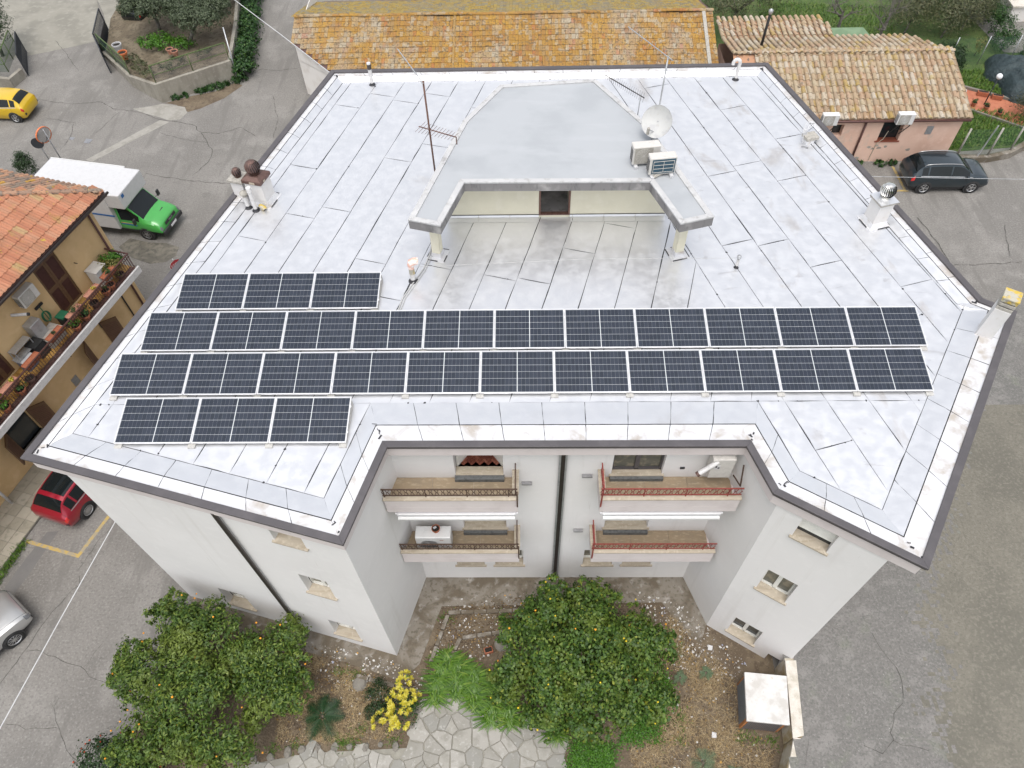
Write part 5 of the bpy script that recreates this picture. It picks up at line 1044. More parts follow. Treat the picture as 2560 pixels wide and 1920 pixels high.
sheet('cobbled_drive', [(-32.17, 55.89, 0.000), (-30.72, 55.84, 0.000), (-28.14, 51.61, 0.000), (-28.55, 50.23, 0.000), (-29.53, 50.75, 0.000), (-30.74, 53.42, 0.000)], .2, 'old_concrete')
plain('green_frame', (.10, .15, .05), .7, .1, .3, 8)
mk('green_mesh', (.03, .085, .05), .8).alpha(.45)
mk('grey_mesh', (.2, .2, .2), .7).alpha(.25)
mk('tint_mesh', (.05, .13, .08), .7).alpha(.22)
def fence(name, label, pts, z0s, h, pm, mm, step, pr=.03, rail=True):
    t = thing(name, label, 'fence', (pts[0][0], pts[0][1], z0s[0])); 
    for k in range(len(pts) - 1):
        a_, b_ = (*pts[k], z0s[k]), (*pts[k + 1], z0s[k + 1]); L = math.dist(a_, b_); n = max(1, round(L / step))
        if mm: MB().quad(a_, b_, (b_[0], b_[1], b_[2] + h * .96), (a_[0], a_[1], a_[2] + h * .96)).build('wire_mesh', mm, t, world=True)
        for j in range(n + (k == len(pts) - 2)): p = lerp(a_, b_, j / n); MB().tube([p, (p[0], p[1], p[2] + h)], pr, 7).build('post', pm, t, world=True, smooth=True)
        if rail: MB().beam((a_[0], a_[1], a_[2] + h), (b_[0], b_[1], b_[2] + h), .05, .05).beam((a_[0], a_[1], a_[2] + h * .45), (b_[0], b_[1], b_[2] + h * .45), .03, .03).build('rail', pm, t, world=True)
    return t
fence('garden_fence', 'green framed fence on the right side of the raised bed wall', [(-23.05, 42.25), (-18.98, 44.75)], [1.26, 1.34], 1.1, 'green_frame', 'grey_mesh', 2.0)
fence('garden_fence', 'green netting fence on the sloping left wall of the raised bed', [(-28.75, 47.85), (-25.5, 44.1)], [.4, .78], 1.15, 'green_frame', 'green_mesh', 2.4)
def gate(label, a_, b_, z0, h, m='dark_steel'):
    t = thing('metal_gate', label, 'gate', (*a_, z0)); L = math.dist(a_, b_); A, B = (*a_, 0), (*b_, 0)
    mb = MB().beam((*a_, z0 + h), (*b_, z0 + h), .06, .06).beam((*a_, z0 + .08), (*b_, z0 + .08), .06, .06)
    for p in (a_, b_): mb.beam((*p, z0), (*p, z0 + h), .06, .06)
    mb.build('gate_frame', m, t, world=True); n = int(L / .14)
    for k in range(1, n): p = lerp(a_, b_, k / n); MB().beam((*p, z0 + .1), (*p, z0 + h - .03), .022, .022).build('gate_bar', m, t, world=True)
    MB().beam((*lerp(a_, b_, .02), z0 + h * .28), (*lerp(a_, b_, .98), z0 + h * .28), .02, h * .42).build('gate_panel', m, t, world=True)
plain('dark_steel', (.045, .05, .058), .5, .4, .15)
gate('open dark steel gate leaf at the left end of the raised bed', (-28.75, 47.6), (-29.55, 51.0), .05, 1.65); gate('dark steel gate leaf hanging outward beside the driveway', (-28.72, 47.5), (-27.6, 45.6), .05, 1.55)
gate('dark steel gate leaf on the left side of the driveway', (-34.4, 48.3), (-33.1, 45.4), .05, 1.5)
t = thing('retaining_wall', 'short concrete wall with green netting left of the driveway behind yellow car', 'wall', (-34, 44.5, 0)); wall_run([(-36.5, 44.4, .8), (-33.5, 44.0, .6), (-33.2, 45.3, .6)], .25, t, 'board_concrete')
fence('garden_fence', 'dark green netting fence left of the driveway gate', [(-37, 45.0), (-33.9, 44.9), (-34.6, 48.0)], [.6, .6, .6], 1.2, 'green_frame', 'green_mesh', 1.6)
t = thing('pole', 'leaning grey steel pole at the right end of the raised bed', 'pole', (-18.75, 44.35, 0)); MB().tube([(-18.72, 44.3, 0), (-19.05, 45.6, 3.0)], .045, 8).build('shaft', 'galvanised', t, world=True, smooth=True)
t = thing('pole', 'white steel pole at the left edge behind the yellow car', 'pole', (-35.2, 43.2, 0)); MB().tube([(-34.6, 43.0, 0), (-34.7, 43.0, 2.2)], .06, 8).build('shaft', 'white_pipe', t, world=True, smooth=True)
# traffic mirror, round sign, stop sign
plain('orange_plastic', (.62, .17, .06), .45); mk('mirror_glass', (.55, .55, .56), .12, .9)
t = thing('traffic_mirror', 'round traffic mirror with orange hood on a grey pole behind the truck', 'mirror', (-26.75, 35.2, 0)); MB().tube([(-26.62, 35.2, 0), (-26.62, 35.2, 2.75)], .035, 8).build('pole', 'grey_metal', t, world=True, smooth=True)
ax = Vector((.75, -.35, -.12)).normalized(); MB().lathe([(.001, .06), (.25, .04), (.44, -.02)], (-26.7, 35.15, 2.4), 24, tuple(ax)).build('mirror_disc', 'mirror_glass', t, world=True, smooth=True); MB().lathe([(.44, -.02), (.475, .0), (.475, -.1), (.3, -.16), (.001, -.18)], (-26.7, 35.15, 2.4), 24, tuple(ax)).build('mirror_hood', 'orange_plastic', t, world=True, smooth=True)
t = thing('road_sign', 'round road sign seen from its grey back beside the traffic mirror', 'road sign', (-27.1, 34.85, 0)); MB().tube([(-27.1, 34.9, 0), (-27.1, 34.9, 2.4)], .03, 8).build('pole', 'grey_metal', t, world=True, smooth=True); MB().lathe([(.001, .012), (.31, .012), (.315, 0), (.31, -.012), (.001, -.012)], (-27.13, 34.84, 2.1), 24, (.3, -.94, .1)).build('sign_plate', 'dark_steel', t, world=True)
plain('sign_red', (.50, .03, .045), .5); plain('sign_white', (.75, .75, .74), .5)
t = thing('stop_sign', 'red octagonal stop sign half hidden by the left roof edge', 'road sign', (-16.55, 25.0, 0)); MB().tube([(-16.55, 25.05, 0), (-16.55, 25.05, 2.5)], .03, 8).build('pole', 'galvanised', t, world=True, smooth=True)
sx = Vector((.80, -.55, -.25)).normalized()
MB().lathe([(.001, .0), (.33, .0)], (-16.53, 25.0, 2.2), 8, tuple(sx)).build('sign_plate', 'sign_white', t, world=True); MB().lathe([(.001, .004), (.30, .004)], (-16.53, 25.0, 2.2), 8, tuple(sx)).build('sign_face', 'sign_red', t, world=True)
def text(body, parent, m, size, M, name='lettering'):
    cu = bpy.data.curves.new(name, 'FONT'); cu.body = body; cu.size = size; cu.align_x = 'CENTER'; cu.align_y = 'CENTER'; cu.extrude = .002
    tmp = bpy.data.objects.new(name, cu); COL.objects.link(tmp); dg = bpy.context.evaluated_depsgraph_get(); me = bpy.data.meshes.new_from_object(tmp.evaluated_get(dg)); bpy.data.objects.remove(tmp)
    me.materials.clear(); me.materials.append(MT[m]); o = link(name, me, parent)
    if parent is not None: o.matrix_parent_inverse = wmat(parent).inverted()
    o.matrix_basis = M; return o
xr = Vector((0, 0, 1)).cross(sx).normalized(); text('STOP', t, 'sign_white', .2, frame_m(tuple(Vector((-16.53, 25, 2.2)) + sx * .012), tuple(xr), tuple(sx.cross(xr))))
t = thing('estate_sign', 'small white sign plate with blue emblem on the orange house wall', 'sign', LH(4.2, .9, 1.0)); c0 = Vector(LH(4.25, 1.1, 1.3)); x_ = Vector((.35, .9, 0)).normalized(); y_ = Vector((-.5, .2, .84)); zz = x_.cross(y_).normalized(); y_ = zz.cross(x_)
plain('sign_blue', (.02, .12, .35), .5); MB().quad(*[tuple(c0 + x_ * a_ + y_ * b_) for a_, b_ in ((-.3, -.26), (.3, -.26), (.3, .26), (-.3, .26))]).build('sign_plate', 'sign_white', t, world=True); MB().lathe([(.05, .004), (.12, .004)], tuple(c0 + y_ * .06 + x_ * .02), 18, tuple(zz)).build('emblem', 'sign_blue', t, world=True); MB().tube([tuple(c0 - Vector((0, 0, .02))), (c0.x, c0.y, .1)], .025, 7).build('post', 'galvanised', t, world=True)
# overhead cables
cable('white overhead cable crossing the street at lower left', [(-13.66, 2.68, 6.200), (-13.02, 6.78, 6.100), (-12.22, 10.74, 6.200)], .016, 'white_plastic', 'overhead_cable', n=5)
cable('white overhead cable from the top left to the rear roof corner', [(-15.33, 38.29, 8.500), (-11.26, 33.02, 9.000), (-8.0, 28.3, 9.75)], .02, 'white_plastic', 'overhead_cable', n=5)
cable('thin overhead cable crossing in front of the dark parked car', [(15.38, 27.35, 5.000), (19.69, 27.26, 4.900), (24.83, 26.92, 5.000)], .012, 'galvanised', 'overhead_cable', n=5)
cable('thin cable stretched across the roof between the columns and the left edge', [(6.7, 16.85, RZ + .42), (2.0, 16.9, RZ + .4), (-3.5, 16.6, RZ + .4)], .005, 'grey_cable', 'guy_wire')
# ================================================================== UPPER RIGHT: lawns, terrace, fences, tarpaulin
sheet('lawn', [(24.0, 35.9), (30, 36.5), (60, 38), (60, 62), (13, 62), (13, 43), (24.0, 43)], .02, 'grass_ground')
MBp = [(27.50, 42.40, 0.000), (30.15, 40.87, 0.000), (31.09, 40.17, 0.000), (29.82, 37.93, 0.000), (28.60, 39.13, 0.000), (26.82, 40.32, 0.000)]
struct('terrace', MB().prism([(p[0], p[1]) for p in MBp][::-1], -.05, .06), 'terrace_tile')
t = thing('garden_kerb', 'low pale kerb along the terracotta terrace', 'kerb', MBp[0]); m = MB(); m.beam((MBp[0][0], MBp[0][1] + .1, .1), (MBp[2][0], MBp[2][1] + .1, .1), .16, .22); m.beam((MBp[5][0], MBp[5][1] - .1, .08), (MBp[3][0], MBp[3][1] - .1, .08), .12, .18); m.build('kerb_run', 'kerb_stone', t, world=True)
t = thing('garden_wall', 'low curved stone kerb below the fence beside the dark car', 'wall', (27, 35.4, 0)); wall_run([(24.2, 35.0, .35), (26.2, 34.95, .35), (27.6, 35.3, .4), (29.2, 36.3, .45), (33, 38.8, .5)], .3, t, 'apron')
t = fence('wire_fence', 'wire fence with old wooden posts beside the dark parked car', [(24.5, 35.2), (26.2, 35.15), (27.6, 35.55), (29.2, 36.55), (32, 38.4)], [.3, .35, .38, .42, .45], 1.75, 'stone_cap', 'tint_mesh', 1.9, .055, rail=False)
MB().tube([(25.6, 35.1, .3), (25.95, 35.3, 2.15)], .04, 8).build('stay_pole', 'galvanised', t, world=True)
fence('wire_fence', 'tall green netting fence with slanted steel posts behind the tarpaulin', [(22.5, 44.6), (27.5, 45.1), (31.5, 45.3), (35.0, 46.5)], [0, 0, 0, 0], 1.9, 'galvanised', 'tint_mesh', 2.2, .03, rail=False)
mk('tarp', (.018, .032, .036), .6).noise((.03, .05, .054), 2.5, .4, .65).bump(7, .8, .12)
tp = MB(); nx_ = 34; rt_ = random.Random(9); Cx, Cy = 31.4, 42.9
def tarp_z(u, v):
    r_ = math.hypot(u, v); h = max(0, 1 - r_ ** 2.2) ** .6; fold = .16 * math.sin(11 * math.atan2(v, u) + 5 * r_ + 2 * math.sin(3 * u)) * r_ + .08 * math.sin(17 * u + 9 * v + 3 * math.sin(4 * v)) + .05 * math.sin(31 * v - 8 * u); return .06 + 1.25 * h + fold * (1.15 - r_ * .7)
for i in range(nx_ + 1):
    for j in range(49):
        r_ = i / nx_; a = 2 * PI * j / 48; e = 1 + .13 * math.sin(3 * a + 1) + .09 * math.sin(7 * a); u, v = r_ * math.cos(a), r_ * math.sin(a); tp.v.append((Cx + u * 2.05 * e, Cy + v * 2.6 * e, max(.05, tarp_z(u, v))))
for i in range(nx_):
    for j in range(48): tp.f.append((i * 49 + j, i * 49 + j + 1, (i + 1) * 49 + j + 1, (i + 1) * 49 + j))
tag(tp.build('tarpaulin', 'tarp', smooth=True), 'dark green tarpaulin thrown over a heap on the lawn', 'tarpaulin')
plain('blue_sheet', (.03, .12, .42), .5); plain('firewood', (.50, .38, .24), .85, 0, .25, 9)
t = thing('firewood_pile', 'pale firewood pile under blue sheet beside the green tarpaulin', 'firewood', (33.2, 43.0, 0))
for k in range(60):
    p = Vector((33.1 + rt_.uniform(-.6, .8), 43.2 + rt_.uniform(-.9, .9), .25 + rt_.uniform(0, .9))); d = Vector((rt_.uniform(-.4, .4), rt_.uniform(-.4, .4), rt_.uniform(-.1, .1))); MB().tube([tuple(p - d * .6), tuple(p + d * .6)], .06, 6).build('log', 'firewood', t, world=True)
bs = MB()
for i in range(12):
    for j in range(6): bs.v.append((32.55 + .09 * i + .1 * math.sin(j), 42.3 + j * .42 + .15 * math.sin(i * 1.3), .95 + .2 * math.sin(i * .9 + j) - .06 * i))
for i in range(11):
    for j in range(5): bs.f.append((i * 6 + j, i * 6 + j + 1, (i + 1) * 6 + j + 1, (i + 1) * 6 + j))
bs.build('cover_sheet', 'blue_sheet', t, world=True, smooth=True)
plain('globe_white', (.80, .80, .82), .3, 0, .03)
for c_, h, l in (((26.38, 40.36, 1.100), 1.1, 'white globe garden lamp beside the terracotta terrace'), ((28.19, 40.59, 1.900), 1.9, 'white globe garden lamp on a tall post before the tarpaulin')):
    t = thing('garden_lamp', l, 'lamp', (c_[0], c_[1], 0)); MB().tube([(c_[0], c_[1], 0), (c_[0], c_[1], h - .1)], .035, 8).build('post', 'dark_steel', t, world=True, smooth=True); MB().lathe([(.17 * math.sin(PI * k / 10), -.17 * math.cos(PI * k / 10)) for k in range(11)], (c_[0], c_[1], h), 18).build('globe', 'globe_white', t, world=True, smooth=True)
t = thing('outbuilding', 'pale flat roofed outbuilding with planter at the top right', 'building', (34.6, 52, 0)); MB().prism([(33.5, 50.6), (41, 50.4), (41, 56), (33.7, 56)], 0, 1.0).build('wall', 'house_white', t, world=True); MB().prism([(33.4, 50.5), (41, 50.3), (41, 56), (33.6, 56)], 1.0, 1.12).build('roof_slab', 'wall_cap', t, world=True); MB().prism([(34.6, 51.8), (38, 51.7), (38, 54), (34.7, 54)], 1.121, 1.14).build('planter_bed', 'grass_ground', t, world=True)
sheet('paved_lane', [(31.8, 46.6), (41, 46), (44, 50.5), (33.4, 50.6), (32.2, 54), (31, 54)], .03, 'asphalt')
# ================================================================== VEHICLES
def paint(name, col, metal=.35, rough=.32):
    mk(name, col, rough, metal).noise(tuple(c * .9 for c in col), 2, .4, .7, .5).coat(.9, .06)
paint('paint_teal', (.016, .028, .036)); paint('paint_yellow', (.62, .40, .008), .1); paint('paint_red', (.30, .006, .022), .3); paint('paint_silver', (.50, .50, .49), .6); paint('paint_black', (.015, .018, .02)); paint('paint_green', (.05, .34, .06), .0, .4)
mk('car_glass', (.008, .011, .012), .05, 0, .38)
mk('light_red', (.55, .02, .02), .15).coat(1, .03); mk('light_white', (.20, .21, .225), .1, .3).coat(1, .03); plain('plastic_dark', (.03, .03, .032), .6, 0, .15); plain('alloy', (.50, .50, .50), .3, .8, .1); plain('plate_white', (.72, .72, .72), .5, 0, .03)
SUVS = [(-2.18, .50, .78, .84, .60, .70, .68, .62), (-2.12, .36, .92, 1.00, .74, .86, .83, .76), (-2.02, .30, 1.02, 1.14, .78, .90, .87, .74), (-1.80, .26, 1.06, 1.40, .80, .92, .88, .66), (-1.50, .24, 1.05, 1.545, .82, .92, .885, .62), (-.9, .22, 1.03, 1.60, .82, .92, .89, .63), (-.1, .22, 1.00, 1.595, .82, .92, .89, .63), (.45, .22, .99, 1.52, .82, .92, .89, .62), (.85, .22, .985, 1.26, .82, .92, .885, .66), (1.15, .24, .98, 1.05, .82, .92, .88, .72), (1.6, .25, .93, .99, .81, .92, .87, .72), (1.95, .28, .85, .90, .78, .90, .84, .70), (2.12, .33, .70, .76, .70, .84, .78, .64), (2.18, .42, .60, .64, .58, .70, .66, .55)]
VANS = [(-2.6, .45, 1.05, 1.95, .85, .98, .96, .86), (-2.3, .40, 1.08, 2.02, .86, .99, .97, .86), (-1.75, .40, 1.10, 2.02, .86, .99, .97, .85), (-1.55, .40, 1.10, 1.93, .86, .99, .97, .83), (-1.15, .40, 1.12, 1.50, .86, .99, .95, .82), (-.90, .40, 1.10, 1.24, .86, .99, .94, .82), (-.45, .40, 1.02, 1.13, .85, .99, .92, .78), (-.12, .42, .90, .98, .82, .97, .88, .74), (-.02, .48, .75, .80, .80, .93, .84, .7), (.0, .5, .62, .66, .7, .86, .8, .66)]
def surf_fn(ST, cr=.05):
    n = len(ST)
    def st(u):
        i = min(n - 2, max(0, int(u))); t = u - i; p0, p1, p2, p3 = ST[max(0, i - 1)], ST[i], ST[i + 1], ST[min(n - 1, i + 2)]
        return [p1[k] + .5 * t * (p2[k] - p0[k] + t * (2 * p0[k] - 5 * p1[k] + 4 * p2[k] - p3[k] + t * (3 * (p1[k] - p2[k]) + p3[k] - p0[k]))) for k in range(8)]
    def sf(u, v, side):
        x, zb, zs, zt, wb, wm, ws, wt = st(u); ring = [(0, zb), (wb, zb), (wm, zb + .38 * (zs - zb)), (wm * .995, zb + .72 * (zs - zb)), (ws, zs), (wt, zt), (wt * .6, zt + cr * .7), (0, zt + cr)]
        i = min(6, int(v)); t = v - i; a_, b_ = ring[i], ring[i + 1]; return Vector((x, side * (a_[0] + (b_[0] - a_[0]) * t), a_[1] + (b_[1] - a_[1]) * t))
    return sf, n
def car_patch(sf, us, vs_, name, m, t, side=0, off=.006, nu=10, nv=5):
    mb = MB(); sides = (1, -1) if side == 0 else (side,)
    for sd in sides:
        g = []
        for i in range(nu + 1):
            for j in range(nv + 1):
                u, v = us[0] + (us[1] - us[0]) * i / nu, vs_[0] + (vs_[1] - vs_[0]) * j / nv; p = sf(u, v, sd); e = .04; d1 = sf(u + e, v, sd) - sf(u - e, v, sd); d2 = sf(u, min(7, v + e), sd) - sf(u, max(0, v - e), sd); n = d1.cross(d2) * sd
                n = n.normalized() if n.length > 1e-9 else Vector((0, 0, 1)); 
                if n.dot(p - Vector((p.x * .8, 0, .7))) < 0: n = -n
                g.append(p + n * off)
        b = len(mb.v); mb.v += [tuple(q) for q in g]
        for i in range(nu):
            for j in range(nv): q = b + i * (nv + 1) + j; mb.f.append((q, q + 1, q + nv + 2, q + nv + 1))
    return mb.build(name, m, t, smooth=True)
def wheel(t, x, y, r, spokes=10, rim='alloy', w_=.21):
    s_ = 1 if y > 0 else -1; ax = (0, s_, 0); root = MB().lathe([(r * .66, -w_), (r * .95, -w_), (r, -w_ * .85), (r, -w_ * .12), (r * .95, 0), (r * .70, .004), (r * .66, -.03)], (x, y, r), 28, ax).build('wheel', 'black_rubber', t, smooth=True)
    MB().lathe([(.001, -.07), (r * .68, -.06)], (x, y, r), 24, ax).build('rim_back', 'plastic_dark', root)
    m = MB().lathe([(r * .62, -.05), (r * .69, -.01), (r * .66, .003), (r * .6, -.02)], (x, y, r), 28, ax)
    for k in range(spokes): a = 2 * PI * k / spokes; m.beam((x, y + s_ * -.015, r), (x + r * .64 * math.cos(a), y - s_ * .02, r + r * .64 * math.sin(a)), .028 if spokes > 7 else .055, .02, up=(0, 1, 0))
    m.lathe([(.001, .0), (r * .14, -.004), (r * .16, -.03)], (x, y, r), 14, ax); m.build('rim', rim, root)
def car(label, loc, rz, pm, sx=1, sy=1, sz=1, wb=2.63, r=.34, spokes=10, trim=True, rails=False, roof_glass=False, rim='alloy', name='parked_car', plate=True, group='cars parked in the streets'):
    t = thing(name, label, 'car', loc, rz, group); ST = [(a * sx, b, c * sz, d * sz, e * sy, f_ * sy, g * sy, h * sy) for a, b, c, d, e, f_, g, h in SUVS]; sf, n = surf_fn(ST); mb = MB(); NU = (n - 1) * 5; vs_ = [0, 1, 1.5, 2, 2.5, 3, 3.5, 4, 4.33, 4.66, 5, 5.33, 5.66, 6, 6.5, 7]; ring = [(v, 1) for v in vs_] + [(v, -1) for v in vs_[-2:0:-1]]; nr = len(ring)
    for i in range(NU + 1):
        for v, sd in ring: mb.v.append(tuple(sf(i / 5, v, sd)))
    for i in range(NU):
        for j in range(nr): mb.f.append((i * nr + j, i * nr + (j + 1) % nr, (i + 1) * nr + (j + 1) % nr, (i + 1) * nr + j))
    mb.f.append(tuple(range(nr - 1, -1, -1))); mb.f.append(tuple(NU * nr + j for j in range(nr))); mb.build('body', pm, t, auto=32)
    car_patch(sf, (7.15, 8.95), (5.12, 7), 'windscreen', 'car_glass', t); car_patch(sf, (2.35, 3.75), (5.15, 7), 'rear_window', 'car_glass', t)
    for sd in (1, -1):
        for us in ((3.45, 4.25), (4.4, 5.95), (6.08, 8.25)): car_patch(sf, us, (4.14, 4.9), 'side_window', 'car_glass', t, sd)
        car_patch(sf, (.75, 2.1), (3.15, 4.3), 'tail_light', 'light_red', t, sd, .008); car_patch(sf, (11.2, 12.55), (3.3, 4.5), 'headlight', 'light_white', t, sd, .008)
        car_patch(sf, (3.3, 8.9), (4.03, 4.10), 'window_trim', 'alloy', t, sd, .008, nv=1)
        if trim: car_patch(sf, (1.0, 12.0), (1.02, 1.5), 'sill_trim', 'plastic_dark', t, sd, .006, nu=24, nv=2)
        m = MB(); m.box((.80 * sx, sd * (.98 * sy), 1.03 * sz), (.14, .16, .12)); m.build('door_mirror', pm, t, bevel=.03)
        for us in (5.9, 4.33): p, q = sf(us, 1.7, sd), sf(us, 4.0, sd); m = MB().tube([tuple(sf(us, 1.5 + 2.5 * k / 6, sd) + Vector((0, sd * .001, 0))) for k in range(7)], .006, 4); m.build('door_seam', 'plastic_dark', t)
        for us in (5.0, 6.3): p = sf(us, 3.55, sd); MB().box((p.x, p.y + sd * .012, p.z), (.2, .03, .03)).build('door_handle', pm, t, bevel=.008)
        for x in (-wb / 2, wb / 2):
            MB().lathe([(.001, -.22), (r + .055, -.22), (r + .055, .004), (r + .03, .008), (.001, .008)], (x, sd * .918 * sy, r), 28, (0, sd, 0)).build('wheel_arch', 'plastic_dark', t, smooth=False); wheel(t, x, sd * (.945 * sy), r, spokes, rim)
        for us, va, vb in ((9.06, 5.0, 7.0), (12.15, 4.4, 7.0), (2.2, 4.2, 5.0)): MB().tube([tuple(sf(us, va + (vb - va) * k / 8, sd) + Vector((0, 0, .002))) for k in range(9)], .006, 4).build('panel_gap', 'plastic_dark', t)
        MB().tube([tuple(sf(9.06 + 3.09 * k / 8, 4.98, sd) + Vector((0, 0, .002))) for k in range(9)], .006, 4).build('panel_gap', 'plastic_dark', t)
        MB().tube([tuple(sf(8.85 - .1 * k, 5.5 + .3 * k if sd > 0 else 6.0 + .22 * k, sd) + Vector((0, 0, .02))) for k in range(5)], .008, 4).build('wiper', 'plastic_dark', t)
        if rails: m = MB().tube([tuple(sf(u, 5.15, sd) + Vector((0, 0, .05 if 0 < k < 10 else .0))) for k, u in enumerate([3.7 + .36 * k for k in range(11)])], .02, 6); m.build('roof_rail', 'alloy', t, smooth=True)
    if roof_glass: car_patch(sf, (4.15, 6.9), (5.25, 7), 'glass_roof', 'car_glass', t, 0, .008, 14)
    car_patch(sf, (.25, .9), (1.6, 2.6), 'rear_bumper_trim', 'plastic_dark', t, 0, .006); car_patch(sf, (12.3, 12.95), (2.0, 3.4), 'front_grille', 'plastic_dark', t, 0, .006)
    if plate:
        MB().box((-2.165 * sx, 0, .74 * sz), (.02, .5, .11)).build('number_plate', 'plate_white', t); m = MB()
        for s_ in (-.235, .235): m.box((-2.177 * sx, s_, .74 * sz), (.004, .03, .11))
        m.build('plate_band', 'sign_blue', t)
    car_patch(sf, (3.75, 4.05), (6.2, 7), 'roof_spoiler', pm, t, 0, .02, 4, 4)
    return t
car('dark teal suv with silver roof rails parked before the pink house', (22.95, 33.22, .012), .0, 'paint_teal', .985, 1, 1, 2.56, .355, 5, rails=True)
car('yellow hatchback with its rear towards the crossing at the left edge', (-32.75, 41.0, .0), PI - .06, 'paint_yellow', .93, .95, .92, 2.45, .33, 5, trim=False)
car('red hatchback with dark glass roof beside the orange house', (-17.80, 14.60, 0), math.atan2(.955, .30), 'paint_red', .99, .97, .95, 2.56, .335, 18, trim=False, roof_glass=True)
car('silver car at the lower left edge with only its front showing', (-19.65, 7.55, 0), math.atan2(.80, .60), 'paint_silver', 1.0, 1.0, .98, 2.6, .345, 10)
car('black car half hidden under the olive trees', (-27.1, 53.2, .25), math.atan2(.95, .3), 'paint_black', .95, .95, .95, 2.5, .33, 8, plate=False)
t = thing('box_truck', 'green cabbed box truck with white body parked by the orange house', 'truck', (-18.75, 29.95, 0), -.20)
sf, n = surf_fn(VANS, .06); mb = MB(); NU = (n - 1) * 5; vs_ = [0, 1, 1.5, 2, 2.5, 3, 3.5, 4, 4.5, 5, 5.5, 6, 6.5, 7]; ring = [(v, 1) for v in vs_] + [(v, -1) for v in vs_[-2:0:-1]]; nr = len(ring)
for i in range(NU + 1):
    for v, sd in ring: mb.v.append(tuple(sf(i / 5, v, sd)))
for i in range(NU):
    for j in range(nr): mb.f.append((i * nr + j, i * nr + (j + 1) % nr, (i + 1) * nr + (j + 1) % nr, (i + 1) * nr + j))
mb.f.append(tuple(range(nr - 1, -1, -1))); mb.f.append(tuple(NU * nr + j for j in range(nr))); mb.build('cab', 'paint_green', t, auto=30)
car_patch(sf, (3.1, 4.95), (5.1, 7), 'windscreen', 'car_glass', t)
for sd in (1, -1):
    car_patch(sf, (1.3, 4.1), (4.1, 4.85), 'side_window', 'car_glass', t, sd); car_patch(sf, (7.2, 8.3), (3.2, 4.4), 'headlight', 'light_white', t, sd, .008); car_patch(sf, (.2, 8.9), (1.0, 1.75), 'bumper_trim', 'plastic_dark', t, sd, .008, 20, 2)
    m = MB(); m.beam((-1.2, sd * 1.0, 1.25), (-1.15, sd * 1.2, 1.3), .03, .03); m.box((-1.13, sd * 1.22, 1.38), (.08, .2, .32)); m.build('door_mirror', 'plastic_dark', t, bevel=.02)
    for k, (z_, mm) in enumerate(((.98, 'sign_blue'), (1.03, 'yellow_paint'))): p, q = sf(1.2, 3.3 + .3 * k, sd), sf(3.6, 3.0 + .5 * k, sd); MB().beam(tuple(p + Vector((0, sd * .006, 0))), tuple(q + Vector((0, sd * .006, 0))), .012, .05, up=(0, 0, 1)).build('door_stripe', mm, t)
    for x, r in ((-1.02, .36),): MB().lathe([(.001, -.22), (r + .06, -.22), (r + .06, .004), (.001, .008)], (x, sd * .985, r), 28, (0, sd, 0)).build('wheel_arch', 'plastic_dark', t); wheel(t, x, sd * 1.0, r, 6, 'grey_metal')
    wheel(t, -5.2, sd * 1.0, .36, 6, 'grey_metal')
    MB().box((-3.9, sd * 1.162, 1.55), (3.4, .006, .1)).build('body_stripe', 'sign_blue', t)
MB().box((-4.45, 0, 1.78), (4.3, 2.3, 2.25)).build('box_body', 'white_plastic', t, bevel=.03); MB().box((-1.88, 0, 2.47), (.94, 2.2, .86)).build('luton_body', 'white_plastic', t, bevel=.05); MB().box((-4.4, 0, .60), (4.2, 1.6, .14)).build('chassis', 'plastic_dark', t)
for y in (-1.15, 1.15): MB().box((-4.45, y, 2.9), (4.3, .05, .05)).build('roof_edge', 'white_metal', t)
MB().box((-.62, .18, 1.17), (.34, .36, .05)).build('hood_scoop', 'plastic_dark', t, bevel=.02); MB().box((.012, 0, .86), (.03, 1.0, .18)).build('grille', 'plastic_dark', t, bevel=.01); MB().box((.03, 0, .52), (.12, 1.86, .26)).build('front_bumper', 'plastic_dark', t, bevel=.05); MB().box((.095, .0, .53), (.012, .52, .12)).build('number_plate', 'plate_white', t); MB().box((-1.402, -.8, 2.7), (.006, .2, .18)).build('body_sticker', 'sign_blue', t)
text('IVECO', t, 'galvanised', .13, wmat(t) @ frame_m((.031, 0, .86), (0, 1, 0), (0, 0, 1)))
# ================================================================== PLANTS
def np_quads(name, V, m, parent=None, kind=None, nv=4):
    n = len(V) // nv; me = bpy.data.meshes.new(name); me.vertices.add(len(V)); me.vertices.foreach_set('co', np.asarray(V, dtype=np.float32).ravel()); me.loops.add(n * nv); me.loops.foreach_set('vertex_index', np.arange(n * nv, dtype=np.int32)); me.polygons.add(n); me.polygons.foreach_set('loop_start', np.arange(0, n * nv, nv, dtype=np.int32)); me.update(calc_edges=True); me.materials.append(MT[m]); o = link(name, me, parent, parent is not None)
    if kind: o['kind'] = kind
    return o
def unit(a): return a / (np.linalg.norm(a, axis=-1, keepdims=True) + 1e-9)
def leaves(C, N, L, W, rng, curl=.15):
    n = len(C); T = unit(np.cross(N, rng.normal(size=(n, 3)))); B = np.cross(N, T); l = (L * rng.uniform(.65, 1.25, n))[:, None]; w = (W * rng.uniform(.7, 1.2, n))[:, None]
    a = C - T * l / 2; b = C + B * w / 2 + N * l * curl; c = C + T * l / 2; d = C - B * w / 2 + N * l * curl; return np.stack([a, b, c, d], 1).reshape(-1, 3)
